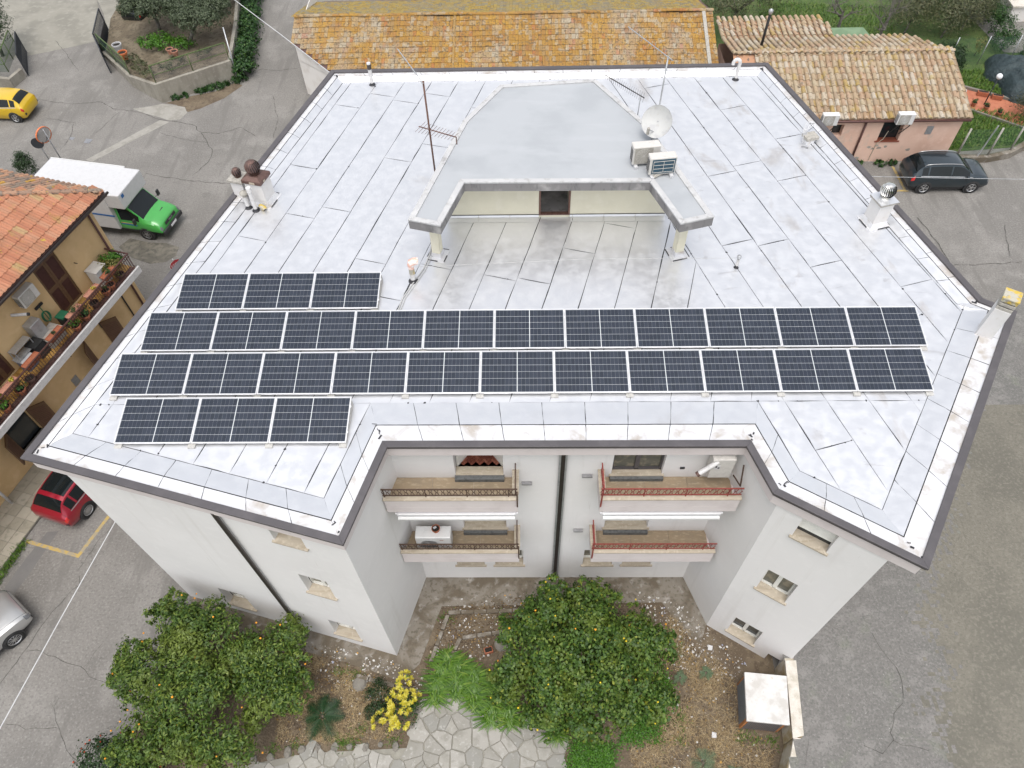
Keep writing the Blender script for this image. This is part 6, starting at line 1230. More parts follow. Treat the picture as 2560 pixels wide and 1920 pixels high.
def crown_pts(blobs, n, rng, clump=26, spread=.12, shell=.5, up=.45, droop=0):
    tot = sum(b[6] if len(b) > 6 else b[3] * b[4] for b in blobs); Cs, Ns = [], []
    for b in blobs:
        k = int(n * (b[6] if len(b) > 6 else b[3] * b[4]) / tot / clump) + 1; d = unit(rng.normal(size=(k, 3))); d[:, 2] = np.where(d[:, 2] < -.45, -d[:, 2], d[:, 2]); r = (shell + (1 - shell) * rng.random(k) ** .6)[:, None]; r *= 1 + .16 * np.sin(d[:, :1] * 5 + b[0] * 3) * np.cos(d[:, 1:2] * 6 + b[1])
        cc = np.array(b[:3]) + d * r * np.array(b[3:6]); sc_ = spread * (b[3] + b[4]) / 2 * rng.uniform(.55, 1.25, k)
        off = rng.normal(size=(k, clump, 3)) * sc_[:, None, None]; P_ = cc[:, None] + off; nn = unit(d[:, None] * .9 + unit(off) * .9 + rng.normal(size=(k, clump, 3)) * .5 + np.array([0, 0, up])); Cs.append(P_.reshape(-1, 3)); Ns.append(nn.reshape(-1, 3))
    return np.concatenate(Cs), np.concatenate(Ns)
def leafmat(name, stops, tr=.16, rough=.5, clump=None, cs=1.2):
    x = mk(name, stops[0][1], rough, 0, .35).rand(stops, 'island')
    if clump: x.noise(clump, cs, .48, .66, .55)
    x.trans(tr); return x
leafmat('leaf_citrus', [(0, (.044, .092, .015)), (.22, (.060, .118, .018)), (.45, (.080, .145, .022)), (.65, (.034, .074, .014)), (.82, (.115, .175, .025)), (.95, (.20, .23, .03))], clump=(.13, .17, .025))
leafmat('leaf_mandarin', [(0, (.050, .098, .015)), (.25, (.070, .125, .018)), (.5, (.098, .155, .023)), (.7, (.036, .075, .013)), (.87, (.15, .20, .03))], clump=(.155, .195, .032), cs=.9)
leafmat('leaf_dark', [(0, (.018, .042, .012)), (.4, (.028, .060, .016)), (.75, (.014, .032, .010))]); leafmat('leaf_olive', [(0, (.062, .085, .042)), (.3, (.085, .11, .058)), (.6, (.042, .06, .03)), (.85, (.12, .145, .085))], .15); leafmat('leaf_olive_warm', [(0, (.075, .085, .035)), (.3, (.105, .115, .05)), (.6, (.05, .065, .03)), (.85, (.15, .14, .075))], .15)
leafmat('leaf_ivy', [(0, (.022, .065, .014)), (.4, (.038, .095, .018)), (.75, (.016, .045, .012)), (.92, (.07, .13, .025))]); leafmat('leaf_bright', [(0, (.055, .15, .012)), (.4, (.08, .20, .016)), (.75, (.035, .10, .01))]); leafmat('leaf_strap', [(0, (.075, .16, .018)), (.4, (.11, .21, .024)), (.75, (.05, .115, .016)), (.9, (.17, .25, .04))], .2, .35); leafmat('leaf_yellow', [(0, (.50, .42, .035)), (.5, (.58, .52, .09)), (.8, (.40, .36, .02)), (.93, (.10, .17, .015))], .25); leafmat('leaf_cycad', [(0, (.016, .045, .016)), (.5, (.026, .065, .022))], .1, .3); leafmat('leaf_thistle', [(0, (.085, .13, .065)), (.5, (.12, .17, .09))], .2); leafmat('straw', [(0, (.30, .22, .12)), (.35, (.38, .29, .16)), (.65, (.22, .16, .085)), (.85, (.45, .36, .22))], .1, .8); leafmat('grass_blade', [(0, (.07, .145, .018)), (.4, (.11, .20, .028)), (.75, (.05, .105, .015)), (.9, (.18, .22, .05))], .2); leafmat('leaf_tan', [(0, (.13, .15, .03)), (.5, (.20, .18, .05))], .2)
mk('bark', (.12, .095, .07), .95).noise((.07, .055, .04), 8, .45, .65, stretch=(1, 1, .3)).bump(20, .6, .03); mk('bark_grey', (.17, .155, .135), .95).noise((.09, .08, .07), 7, .45, .65).bump(20, .6, .03)
plain('orange_fruit', (.72, .30, .015), .4, 0, .1, 20); plain('lemon_fruit', (.70, .52, .02), .4, 0, .1, 20); plain('berry_red', (.45, .06, .02), .5)
fm_ = bmesh.new(); bmesh.ops.create_icosphere(fm_, subdivisions=1, radius=1); FR = {}
for nm, mm in (('orange', 'orange_fruit'), ('lemon', 'lemon_fruit'), ('flower', 'berry_red')):
    me = bpy.data.meshes.new(nm); fm_.to_mesh(me); me.materials.append(MT[mm]); me.polygons.foreach_set('use_smooth', [True] * len(me.polygons)); FR[nm] = me
def tree(name, label, base, blobs, n, L, W, mat, seed, bark='bark', group=None, trunk=.12, clump=26, spread=.17, up=.45, fruits=None, cat='tree', shell=.5, lumps=0):
    rng = np.random.default_rng(seed); t = thing(name, label, cat, base, 0, group); bl2 = blobs
    if lumps:
        bl2 = []
        for b in blobs:
            bl2.append((*b[:3], b[3] * .78, b[4] * .78, b[5] * .78))
            for q in range(lumps):
                d = unit(rng.normal(size=3)); d[2] = abs(d[2]) * .9 - .15; s_ = rng.uniform(.22, .5); bl2.append((b[0] + d[0] * b[3] * .82, b[1] + d[1] * b[4] * .82, b[2] + d[2] * b[5] * .82, b[3] * s_, b[4] * s_ * 1.1, b[5] * s_))
    C, N = crown_pts(bl2, n, rng, clump, spread, shell, up); np_quads('crown', leaves(C, N, L, W, rng), mat, t)
    if trunk:
        m = MB(); b0 = Vector(base); top = Vector([sum(b[i] for b in blobs) / len(blobs) for i in range(3)]); fk = b0.lerp(top, .45); m.tube([tuple(b0 - Vector((0, 0, .1))), tuple(b0.lerp(fk, .5) + Vector((.05, .03, 0))), tuple(fk)], [trunk, trunk * .8, trunk * .7], 8)
        for b in blobs:
            e = Vector(b[:3]); m.tube([tuple(fk), tuple(fk.lerp(e, .5) + Vector((0, 0, .15))), tuple(e), tuple(e + Vector((0, 0, b[5] * .5)))], [trunk * .55, trunk * .4, trunk * .25, trunk * .1], 6)
        m.build('trunk', bark, t, world=True, smooth=True)
    if fruits:
        kind, cnt, r = fruits; rr = np.random.default_rng(seed + 5)
        for k in range(cnt):
            b = blobs[rr.integers(len(blobs))]; d = unit(rr.normal(size=(1, 3)))[0]; d[2] = abs(d[2]) * .9; p = np.array(b[:3]) + d * np.array(b[3:6]) * rr.uniform(.98, 1.14); kd = kind if isinstance(kind, str) else kind[rr.integers(len(kind))]; o = link(kd, FR[kd], t, True, tuple(p)); o.scale = (r * rr.uniform(.8, 1.15),) * 3
    return t
tree('citrus_tree', 'large dense citrus tree with oranges and lemons in the middle of the garden', (1.7, 7.0, 0), [(.3, 7.3, 1.5, 1.5, 1.3, 1.1), (1.8, 8.3, 1.8, 1.6, 1.1, 1.2), (3.2, 7.6, 1.6, 1.5, 1.3, 1.1), (1.7, 6.9, 2.2, 1.7, 1.4, 1.2), (3.3, 6.2, 1.4, 1.4, 1.1, 1.0), (1.0, 5.9, 1.5, 1.6, 1.1, 1.0), (2.3, 5.6, 1.3, 1.4, .9, .95), (-.3, 6.4, 1.0, 1.0, 1.0, .8), (1.0, 9.1, 1.3, 1.1, .7, .9)], 46000, .125, .082, 'leaf_citrus', 21, trunk=.16, fruits=(('orange', 'lemon', 'lemon'), 60, .036), clump=24, spread=.13, lumps=9)
tree('mandarin_tree', 'wide mandarin tree with small oranges beside the street at lower left', (-10.2, 6.5, 0), [(-11.7, 8.2, 1.7, 1.1, 1.0, 1.1), (-10.3, 7.5, 2.0, 1.6, 1.2, 1.2), (-12.2, 6.5, 1.7, 1.1, 1.2, 1.1), (-8.7, 7.2, 1.7, 1.5, 1.0, 1.0), (-10.6, 5.8, 2.0, 1.7, 1.3, 1.3), (-8.4, 6.0, 1.4, 1.3, 1.1, 1.0), (-9.6, 4.6, 1.6, 1.6, .9, 1.1), (-11.9, 4.6, 1.4, 1.2, 1.0, 1.0)], 48000, .14, .056, 'leaf_mandarin', 33, trunk=.15, fruits=('orange', 38, .036), clump=24, spread=.13, up=.6, lumps=9)
tree('rose_bush', 'dark bush with small red blossoms at the lower left corner of the garden', (-13.0, 4.1, 0), [(-13.3, 4.2, .8, .9, .7, .7), (-12.3, 3.6, .7, 1.0, .7, .7)], 3200, .10, .06, 'leaf_dark', 41, trunk=.04, fruits=('flower', 40, .032), cat='bush')
def straps(name, label, spots, n, ln, w, mat, seed, cat='plant'):
    rng = np.random.default_rng(seed); t = thing(name, label, cat, (spots[0][0], spots[0][1], 0)); Q = []
    for sx_, sy_, rad in spots:
        for k in range(n):
            a = rng.uniform(0, 2 * PI); b = rng.uniform(0, rad) ; o = np.array([sx_ + b * math.cos(a * 3), sy_ + b * math.sin(a * 3), 0]); l = ln * rng.uniform(.7, 1.2); el = rng.uniform(.7, 1.35); d = np.array([math.cos(a), math.sin(a), 0]); s_ = np.array([-d[1], d[0], 0]); pts = []
            for q in range(6): u = q / 5; pts.append(o + d * l * u * math.cos(el * (1 - .2 * u)) * (1 + .35 * u) + np.array([0, 0, l * (math.sin(el) * u - .62 * u * u)]) + np.array([0, 0, .02]))
            for q in range(5): w0, w1 = w * (1 - .8 * (q / 5) ** 2) / 2, w * (1 - .8 * ((q + 1) / 5) ** 2) / 2; Q += [pts[q] - s_ * w0, pts[q] + s_ * w0, pts[q + 1] + s_ * w1, pts[q + 1] - s_ * w1]
    V = np.array(Q); n_ = len(V) // 4; mb = MB(); mb.v = [tuple(p) for p in V]; mb.f = [(4 * i, 4 * i + 1, 4 * i + 2, 4 * i + 3) for i in range(n_)]; me = mb.mesh('strap_leaves', mat); bm = bmesh.new(); bm.from_mesh(me); bmesh.ops.remove_doubles(bm, verts=bm.verts, dist=1e-5); bm.to_mesh(me); bm.free(); link('strap_leaves', me, t, True); return t
straps('agapanthus', 'broad clump of bright green strap leaved plants left of the citrus tree', [(-2.95, 6.9, .3), (-3.1, 6.35, .3), (-2.4, 7.1, .3), (-2.4, 6.5, .3), (-1.8, 6.8, .3), (-1.8, 6.2, .3), (-1.1, 6.1, .3), (-1.2, 5.7, .3), (-.6, 5.6, .3), (-2.75, 7.35, .25), (-1.0, 6.6, .3)], 170, .54, .05, 'leaf_strap', 3); straps('agapanthus', 'small tuft of strap leaves below the front of the citrus tree', [(.75, 5.25, .2), (1.0, 5.1, .15)], 90, .5, .035, 'leaf_strap', 4)
t = thing('variegated_shrub', 'bright yellow variegated shrub beside the paved path', 'shrub', (-4.2, 5.8, 0)); rng = np.random.default_rng(8); Q = []
for k in range(75):
    b = ((-4.2, 5.95, .62, .42, .42, .35), (-4.65, 5.35, .50, .38, .35, .3), (-4.12, 5.45, .55, .36, .32, .3), (-4.12, 6.5, .55, .22, .40, .4), (-3.85, 5.95, .5, .3, .35, .3))[k % 5]; d = unit(rng.normal(size=3)); d[2] = abs(d[2]); c = np.array(b[:3]) + d * np.array(b[3:6]); ax_ = unit(d * .7 + np.array([0, 0, .8])); u = unit(np.cross(ax_, rng.normal(size=3))); v = np.cross(ax_, u)
    for j in range(11): a = 2 * PI * j / 11 + rng.uniform(-.2, .2); r_ = unit(u * math.cos(a) + v * math.sin(a) + ax_ * rng.uniform(.2, .8)); s_ = unit(np.cross(r_, ax_)); l = rng.uniform(.10, .15); Q += [c, c + r_ * l * .55 + s_ * .022, c + r_ * l, c + r_ * l * .55 - s_ * .022]
np_quads('leaf_rosettes', np.array(Q), 'leaf_yellow', t); C, N = crown_pts([(-4.2, 5.8, .35, .6, .6, .35)], 500, rng, 20, .2); np_quads('inner_leaves', leaves(C, N, .1, .04, rng), 'leaf_ivy', t)
tree('dark_shrub', 'low dark feathery shrub behind the yellow shrub', (-4.85, 6.1, 0), [(-4.95, 6.2, .35, .5, .55, .35), (-5.05, 5.7, .3, .35, .4, .3)], 1500, .09, .03, 'leaf_dark', 61, trunk=.03, cat='shrub')
def cycad(label, c, n, ln, mat, seed, name='cycad', cat='plant', lw=.022, pairs=18, flat=.45):
    rng = np.random.default_rng(seed); t = thing(name, label, cat, c); Q = []
    for k in range(n):
        a = 2 * PI * k / n * 2.39; el = rng.uniform(.15, 1.0); l = ln * rng.uniform(.75, 1.1); d = np.array([math.cos(a), math.sin(a), 0]); s_ = np.array([-d[1], d[0], 0]); o = np.array(c) + np.array([0, 0, .12]); P_ = lambda u: o + d * l * u * math.cos(el * .8) + np.array([0, 0, l * (math.sin(el) * u - .75 * u * u)])
        for q in range(1, pairs):
            u = .12 + .88 * q / pairs; p = P_(u); ll = l * .26 * math.sin(PI * min(1, u * .86 + .12)) + .02
            for sd in (1, -1): e = p + (s_ * sd * .9 + d * .55) * ll + np.array([0, 0, ll * .15 * flat]); Q += [p - d * lw, e, e + d * .004, p + d * lw]
        for q in range(6): p, p2 = P_(q / 6), P_((q + 1) / 6); Q += [p - s_ * .008, p + s_ * .008, p2 + s_ * .006, p2 - s_ * .006]
    np_quads('fronds', np.array(Q), mat, t); MB().lathe([(.001, .16), (.07, .12), (.08, -.02)], c, 10).build('stem', 'bark', t, world=True, smooth=True); return t
cycad('dark green cycad with stiff fronds in the dry front bed', (-6.83, 5.6, .02), 17, .95, 'leaf_cycad', 5, lw=.010, pairs=22)
for c_, l, s_ in (((5.6, 4.25, .02), 'grey green thistle rosette at the lower edge of the garden', .6), ((6.5, 3.9, .02), 'pale thistle rosette nearest the retaining wall', .4), ((5.2, 6.85, .02), 'dark weed rosette below the right wing', .3), ((6.1, 7.0, .02), 'leafy weed near the right wing wall', .28)): cycad(l, c_, 8, s_, 'leaf_thistle', int(c_[0] * 10), 'thistle', lw=.014, pairs=9)
# uncountable ground cover
rng = np.random.default_rng(77)
def scatter(poly, n, rng, dens=None):
    P_ = np.array(poly); lo, hi = P_.min(0), P_.max(0); out = []
    while len(out) < n:
        p = lo + rng.random(2) * (hi - lo)
        if inpoly(p, poly) and (dens is None or rng.random() < dens(*p)): out.append(p)
    return np.array(out)
def blades(pts, ln, w, rng, lie, z0=.02, cone=1.0):
    n = len(pts); a = rng.uniform(0, 2 * PI, n); el = np.abs(rng.normal(lie, .25, n)); l = ln * rng.uniform(.5, 1.4, n); d = np.stack([np.cos(a) * np.cos(el), np.sin(a) * np.cos(el), np.sin(el)], 1); s_ = np.stack([-np.sin(a), np.cos(a), np.zeros(n)], 1) * w / 2; b = np.column_stack([pts, np.full(n, z0) + rng.random(n) * .03]); e = b + d * l[:, None]; m = (b + e) / 2 + np.array([0, 0, .01]) ; return np.stack([b - s_, b + s_, e + s_ * .2, e - s_ * .2], 1).reshape(-1, 3)
nz = lambda x, y, s=1.0, o=0.0: mnoise.noise(Vector((x * s + o, y * s, o))) 
S1_ = [(-8.2, 4.75), (-4.1, 4.95), (-3.75, 6.1), (-5.6, 6.9), (-7.6, 7.6), (-8.5, 6)]; S2_ = [(3.6, 3.2), (7.3, 3.2), (8.1, 4.9), (6.9, 5.2), (7.1, 6.8), (6.0, 8.1), (5.2, 9.0), (4.2, 7.5), (3.2, 5.0)]
pts = np.concatenate([scatter(S1_, 5200, rng, lambda x, y: .5 + nz(x, y, 1.1)), scatter(S2_, 9000, rng, lambda x, y: .5 + nz(x, y, .9))]); tag(np_quads('dry_grass', blades(pts, .16, .012, rng, .18), 'straw', kind='stuff'), 'matted dry straw coloured grass in the front garden', 'grass')
GP = [(1.5, 4.95), (2.5, 4.7), (4.2, 5.0), (4.9, 6.5), (4.6, 7.2), (3.8, 6.0), (2.8, 4.6), (2.7, 3.9), (1.35, 3.4), (1.3, 4.2)]; pts = scatter(GP, 9000, rng) + rng.normal(size=(9000, 2)) * .13; C = np.column_stack([pts, .03 + rng.random(len(pts)) * .14]); N = unit(rng.normal(size=C.shape) * .45 + np.array([0, 0, 1])); tag(np_quads('ground_cover', leaves(C, N, .055, .05, rng, .05), 'leaf_bright', kind='stuff'), 'bright green clover carpet below the citrus tree', 'ground cover')
tufts = [(-6.2, 4.85), (-6.0, 4.75), (-5.7, 4.8), (-7.6, 4.7), (-8.3, 4.6), (-4.4, 4.9), (-6.4, 7.0), (-5.9, 6.9), (-3.2, 7.5), (-2.9, 8.9), (-.8, 9.0), (.3, 9.4), (4.6, 8.2), (5.2, 7.8), (4.3, 4.9), (4.6, 6.6), (5.1, 5.5), (7.0, 5.0), (7.4, 4.95), (7.9, 4.9), (5.0, 4.9), (3.9, 3.9), (3.2, 3.7), (-5.5, 5.2), (-9.0, 7.9), (2.6, 3.7), (8.1, 3.8), (4.2, 8.9)]
pts = np.concatenate([np.array(p) + rng.normal(size=(60, 2)) * np.array([.14, .11]) for p in tufts]); tag(np_quads('weeds', blades(pts, .13, .022, rng, .8), 'grass_blade', kind='stuff'), 'scattered small green weeds in the front garden', 'weeds')
mk('litter', (.6, .58, .55), .8).rand([(0, (.50, .49, .47)), (.4, (.36, .34, .31)), (.62, (.58, .57, .55)), (.8, (.42, .36, .27)), (.9, (.55, .30, .05)), (.96, (.34, .36, .46))])
ptl = np.concatenate([scatter(S1_, 900, rng), scatter(S2_, 1500, rng), scatter([(-8.9, 7.2), (-3.9, 5.8), (-3.0, 9.3), (1, 9.9), (1, 8.6), (-2.2, 7.2), (-4.6, 6.6), (-9.2, 8.6)], 1500, rng)]); C = np.column_stack([ptl, np.full(len(ptl), .04) + rng.random(len(ptl)) * .02]); N = unit(rng.normal(size=C.shape) * .4 + np.array([0, 0, 1])); leafmat('leaf_dead', [(0, (.12, .08, .045)), (.4, (.19, .13, .07)), (.7, (.08, .055, .035)), (.9, (.30, .19, .06))], .1, .9); tag(np_quads('leaf_litter', leaves(C, N, .08, .05, rng, .1), 'leaf_dead', kind='stuff'), 'brown fallen leaves over the garden soil', 'leaf litter')
pts = np.concatenate([scatter([(-3.6, 7.0), (-2.9, 9.6), (1, 9.9), (1, 8.6), (-2.2, 7.2)], 420, rng), scatter([(-8.9, 7.2), (-3.9, 5.8), (-3.5, 6.9), (-4.6, 7.4), (-9.2, 8.6)], 520, rng, lambda x, y: .45 + nz(x, y, 1.3)), scatter([(4.0, 9.9), (4.3, 8.0), (5.2, 7.0), (7.0, 6.8), (7.6, 7.3), (5.6, 9.4)], 520, rng), scatter(S2_, 160, rng), scatter(S1_, 60, rng)]); C = np.column_stack([pts, np.full(len(pts), .045) + rng.random(len(pts)) * .015]); N = unit(rng.normal(size=C.shape) * .3 + np.array([0, 0, 1])); sz = rng.random(len(C)) ** 3; V = leaves(C, N, .028, .022, rng, .05).reshape(-1, 4, 3); V = C[:, None] + (V - C[:, None]) * (1 + 3.2 * sz)[:, None, None]; tag(np_quads('rubble_litter', V.reshape(-1, 3), 'litter', kind='stuff'), 'white plaster chips and leaf litter strewn along the wall foot', 'litter')
for p, l in (((6.39, 7.87, 0.050), 'flat white plaster shard by the right wing wall'), ((6.08, 5.07, 0.050), 'white crumpled paper in the dry grass')):
    tag(MB().prism([(p[0] - .09, p[1] - .07), (p[0] + .06, p[1] - .09), (p[0] + .1, p[1] + .06), (p[0] - .04, p[1] + .1)], .035, .06).build('shard', 'white_plastic'), l, 'debris')
for c_, l in (((-.35, 8.55, .03), 'small empty terracotta box at the left edge of the citrus tree'), ((-1.35, 7.75, .03), 'broken terracotta pot above the strap leaved clump')):
    t = thing('clay_box', l, 'pot', c_); MB().box((c_[0], c_[1], c_[2] + .09), (.3, .2, .18), .3).build('box_body', 'terracotta', t, world=True, bevel=.01); MB().box((c_[0], c_[1], c_[2] + .175), (.25, .15, .02), .3).build('soil', 'pot_soil', t, world=True)
# roadside weeds along the pavement of the orange house, and weeds by the pink house
wl = [(lerp(LH(-2.6, 1.95), LH(-6.5, 2.05), k / 26)[:2]) for k in range(27)]; pts = np.concatenate([np.array(p) + rng.normal(size=(45, 2)) * .09 for p in wl]); tag(np_quads('kerb_weeds', blades(pts, .16, .03, rng, .8), 'grass_blade', kind='stuff'), 'green weeds growing along the pavement edge by the red car', 'weeds')
for k, x in enumerate((18.95, 20.2, 20.9)): tree('wall_weed', 'leafy weed tuft at the foot of the pink wall, %s' % ['leftmost', 'middle one of three', 'nearest the parked car'][k], (x, 34.9, 0), [(x, 34.85, .12, .28, .22, .18)], 260, .12, .06, 'leaf_ivy', 70 + k, trunk=0, cat='weed')
for k, p in enumerate(((-22.33, 42.44, 0.000), (-20.91, 43.14, 0.000), (-20.04, 43.63, 0.000), (-19.11, 44.36, 0.000))): tree('wall_weed', 'green weed at the foot of the raised bed wall, %s' % ['nearest its corner', 'second from the corner', 'third from the corner', 'nearest the ivy'][k], p, [(p[0], p[1], .1, .3 + .2 * k, .2, .18), (p[0] + .5, p[1] + .25, .1, .3 + .15 * k, .2, .16)], 700, .13, .07, 'leaf_ivy', 80 + k, trunk=0, cat='weed')
# ivy along the lane
t = thing('ivy_hedge', 'dense dark ivy spilling over the lane wall behind the raised bed', 'ivy', (-18.8, 48, 0)); rng = np.random.default_rng(5); bl = [(-18.35 - .33 * k * .5, 44.9 + k * .95, .55, .75, .7, .65) for k in range(13)]; C, N = crown_pts(bl, 9000, rng, 24, .22); np_quads('ivy_leaves', leaves(C, N, .16, .13, rng), 'leaf_ivy', t)
ol = 'olive trees on the raised bed'
tree('olive_tree', 'silvery olive tree nearest the raised bed corner', (-22.6, 47.6, .9), [(-21.2, 47.0, 2.7, 1.5, 1.3, 1.2), (-20.3, 48.2, 2.8, 1.2, 1.2, 1.1), (-22.4, 48.0, 3.0, 1.4, 1.2, 1.1)], 15000, .20, .058, 'leaf_olive', 91, 'bark_grey', ol, .14, spread=.16, lumps=5); tree('olive_tree', 'silvery olive tree behind the dark car', (-25.2, 49.6, .8), [(-24.2, 48.6, 2.8, 1.4, 1.2, 1.1), (-25.9, 49.2, 2.9, 1.3, 1.2, 1.1), (-25.0, 50.6, 3.0, 1.4, 1.2, 1.1)], 15000, .20, .058, 'leaf_olive', 92, 'bark_grey', ol, .14, spread=.16, lumps=5); tree('olive_tree', 'olive tree at the back of the raised bed by the lane', (-21.8, 51.2, 1.0), [(-21.4, 50.6, 2.8, 1.5, 1.3, 1.2), (-23.0, 51.8, 2.9, 1.4, 1.2, 1.1), (-20.4, 52.6, 2.6, 1.0, 1.3, 1.1)], 15000, .20, .058, 'leaf_olive', 93, 'bark_grey', ol, .14, spread=.16, lumps=5)
for k, p in enumerate(((-24.93, 47.07, 1.200), (-24.49, 47.68, 1.200), (-23.81, 46.94, 1.200), (-22.73, 46.91, 1.200))): tree('bed_plant', 'bright green leafy patch on the raised bed, %s' % ['leftmost', 'second', 'third from the left', 'rightmost'][k], p, [(p[0], p[1], p[2] + .1, .8, .6, .22)], 600, .13, .09, 'leaf_bright', 100 + k, trunk=0, cat='plant')
for k, p in enumerate(((-24.81, 44.46, 1.000), (-23.83, 43.24, 1.200), (-22.72, 43.79, 1.300), (-22.26, 44.44, 1.300), (-20.68, 45.37, 1.300), (-25.50, 45.20, 1.000))): tree('bed_plant', 'low grey green herb behind the bed fence, %s' % ['at the left corner', 'at the front corner', 'in the middle', 'right of the middle', 'at the right end', 'farthest left'][k], p, [(p[0], p[1], p[2] + .15, .55, .4, .3)], 420, .12, .05, 'leaf_olive_warm', 110 + k, trunk=0, cat='plant')
def round_pot(label, p, r=.17, h=.28, m='terracotta', plant=None, seed=0, group=None):
    t = pot('flower_pot', label, p, r, h, m, group=group)
    if plant: rng = np.random.default_rng(seed); C, N = crown_pts([(0, 0, h + plant[0] * .6, plant[0], plant[0], plant[0] * .8)], plant[2], rng, 16, .25, .2); o = np_quads('foliage', leaves(C, N, .09, .05, rng), plant[1], None); o.parent = t
    return t
for k, p in enumerate(((-23.09, 45.72, 1.250), (-22.70, 45.46, 1.250))): round_pot('terracotta pot on the raised bed soil, %s of two' % ('left', 'right')[k], p, .22, .35, 'terracotta_pale')
for k, (p, m, l) in enumerate((((-27.18, 47.05, 0.750), 'white_plastic', 'white bucket inside the green netting fence'), ((-26.30, 45.75, 0.900), 'orange_plastic', 'orange bucket inside the green netting fence'))): pot('bucket', l, p, .3, .5, m)['category'] = 'bucket'
tree('conifer', 'dark conifer at the upper left edge of the picture', (-36.0, 48.0, 0), [(-35.6, 48.2, 2.0, 1.1, 1.2, 1.0), (-35.8, 47.6, 3.2, 1.0, 1.0, 1.1), (-36.3, 49.4, 2.4, 1.2, 1.2, 1.3)], 5000, .22, .05, 'leaf_dark', 120, spread=.2); tree('cypress_shrub', 'small dark conifer shrub behind the orange house roof', (-29.24, 35.39, 0.000), [(*(-28.36, 34.49, 0.900), .55, .5, .8)], 2600, .13, .035, 'leaf_dark', 121, trunk=.04, spread=.2, cat='shrub')
# right side gardens
tree('olive_tree', 'grey green olive tree behind the right end of the long house', (14.3, 50.5, 0), [(13.4, 49.0, 2.2, 1.5, 1.3, 1.1), (15.4, 49.6, 2.4, 1.5, 1.3, 1.2), (17.2, 51.0, 2.4, 1.6, 1.3, 1.2), (14.0, 51.8, 2.4, 1.6, 1.4, 1.2)], 9000, .18, .05, 'leaf_olive_warm', 130, 'bark_grey', spread=.2); tree('round_bush', 'clipped round dark bush right of the pink house', (26.6, 44.0, 0), [(26.6, 43.9, .95, 1.1, 1.2, 1.0)], 5200, .12, .06, 'leaf_dark', 131, trunk=.05, shell=.75, spread=.13, cat='bush'); tree('round_bush', 'dark shrub at the right edge by the wire fence', (30.3, 38.8, 0), [(30.4, 38.9, 1.0, 1.3, 1.2, 1.0), (31.8, 39.3, 1.2, 1.3, 1.2, 1.1)], 5200, .12, .05, 'leaf_olive_warm', 132, trunk=.06, cat='bush')
tree('yellow_shrub', 'shrub with yellowish leaves behind the tarpaulin', (34.2, 45.3, 0), [(33.8, 44.8, .9, .9, .9, .8), (34.8, 46.0, .8, 1.0, .9, .7)], 1800, .13, .07, 'leaf_tan', 133, trunk=.04, cat='shrub'); tree('yellow_shrub', 'small yellow leaved sapling at the netting fence', (29.7, 46.3, 0), [(29.7, 46.1, .8, .35, .35, .5)], 380, .13, .08, 'leaf_tan', 134, trunk=.03, cat='shrub')
for k, (x, y) in enumerate(((26.0, 49.2), (28.3, 48.6), (30.0, 49.6), (27.0, 51.6), (29.5, 52.4), (31.2, 51.2))): tree('thicket_tree', 'wispy olive thicket tree behind the netting fence, %s' % ['leftmost of the front', 'middle of the front', 'rightmost of the front', 'leftmost of the back', 'middle of the back', 'farthest right'][k], (x, y, 0), [(x, y, 1.3, 1.5, 1.1, 1.1), (x + .8, y + .4, 1.7, 1.2, 1.0, 1.0)], 3800, .22, .04, 'leaf_olive_warm', 140 + k, 'bark_grey', 'thicket behind the netting fence', .07, spread=.26, up=.2)
tree('hedge', 'dark green hedge along the paved lane at the top right', (32.2, 49, 0), [(31.6, 46.9, .7, .9, .8, .8), (31.9, 48.3, .8, .8, .9, .9), (32.1, 49.8, .8, .7, 1.0, .9), (32.2, 51.4, .8, .7, 1.0, .9), (33.2, 45.9, .6, .9, .7, .7)], 6000, .14, .06, 'leaf_ivy', 150, trunk=0, cat='hedge')
def bare_tree(label, base, h, seed):
    rr = random.Random(seed); t = thing('bare_tree', label, 'tree', base, 0, 'leafless trees on the lawn'); mb = MB(); tw_ = MB()
    def grow(p, d, l, r, lv):
        mid = p + d * l * .5 + Vector((rr.uniform(-1, 1), rr.uniform(-1, 1), 0)) * l * .08; e = p + d * l; (mb if lv < 2 else tw_).tube([tuple(p), tuple(mid), tuple(e)], [r, r * .8, r * .55], 6 if lv < 2 else 4, cap=False)
        if lv >= 5 or l < .12: return
        for k in range(3 if lv else 4): n = (d * (.75 if lv else .55) + Vector((rr.uniform(-1, 1), rr.uniform(-1, 1), rr.uniform(-.25, .6)))).normalized(); grow(p + d * l * rr.uniform(.55, 1), n, l * rr.uniform(.55, .8), r * .5, lv + 1)
    grow(Vector(base) - Vector((0, 0, .1)), Vector((rr.uniform(-.1, .1), rr.uniform(-.1, .1), 1)).normalized(), h, .12, 0); mb.build('trunk', 'bark_grey', t, world=True, smooth=True); tw_.build('twigs', 'bark_grey', t, world=True, smooth=True)
bare_tree('leafless tree nearest the green felt lean-to', (21.6, 49.6, 0), 1.6, 4); bare_tree('larger leafless tree behind the barrel tile ridge', (24.0, 48.0, 0), 1.9, 9)
GL = [(24.3, 36.2), (30, 36.7), (33, 39), (30, 39.5), (27, 40.2), (24.3, 41.8)]; GL2 = [(16, 46), (24, 46), (25, 47), (26, 53), (17, 54)]; GL3 = [(25, 41.9), (27.5, 42.6), (30, 41.2), (29.5, 44.5), (25.5, 44.3)]
pts = np.concatenate([scatter(GL, 5500, rng), scatter(GL2, 6000, rng), scatter(GL3, 3000, rng)]); tag(np_quads('lawn_grass', blades(pts, .22, .05, rng, .8), 'grass_blade', kind='stuff'), 'rough green grass of the back gardens', 'grass')
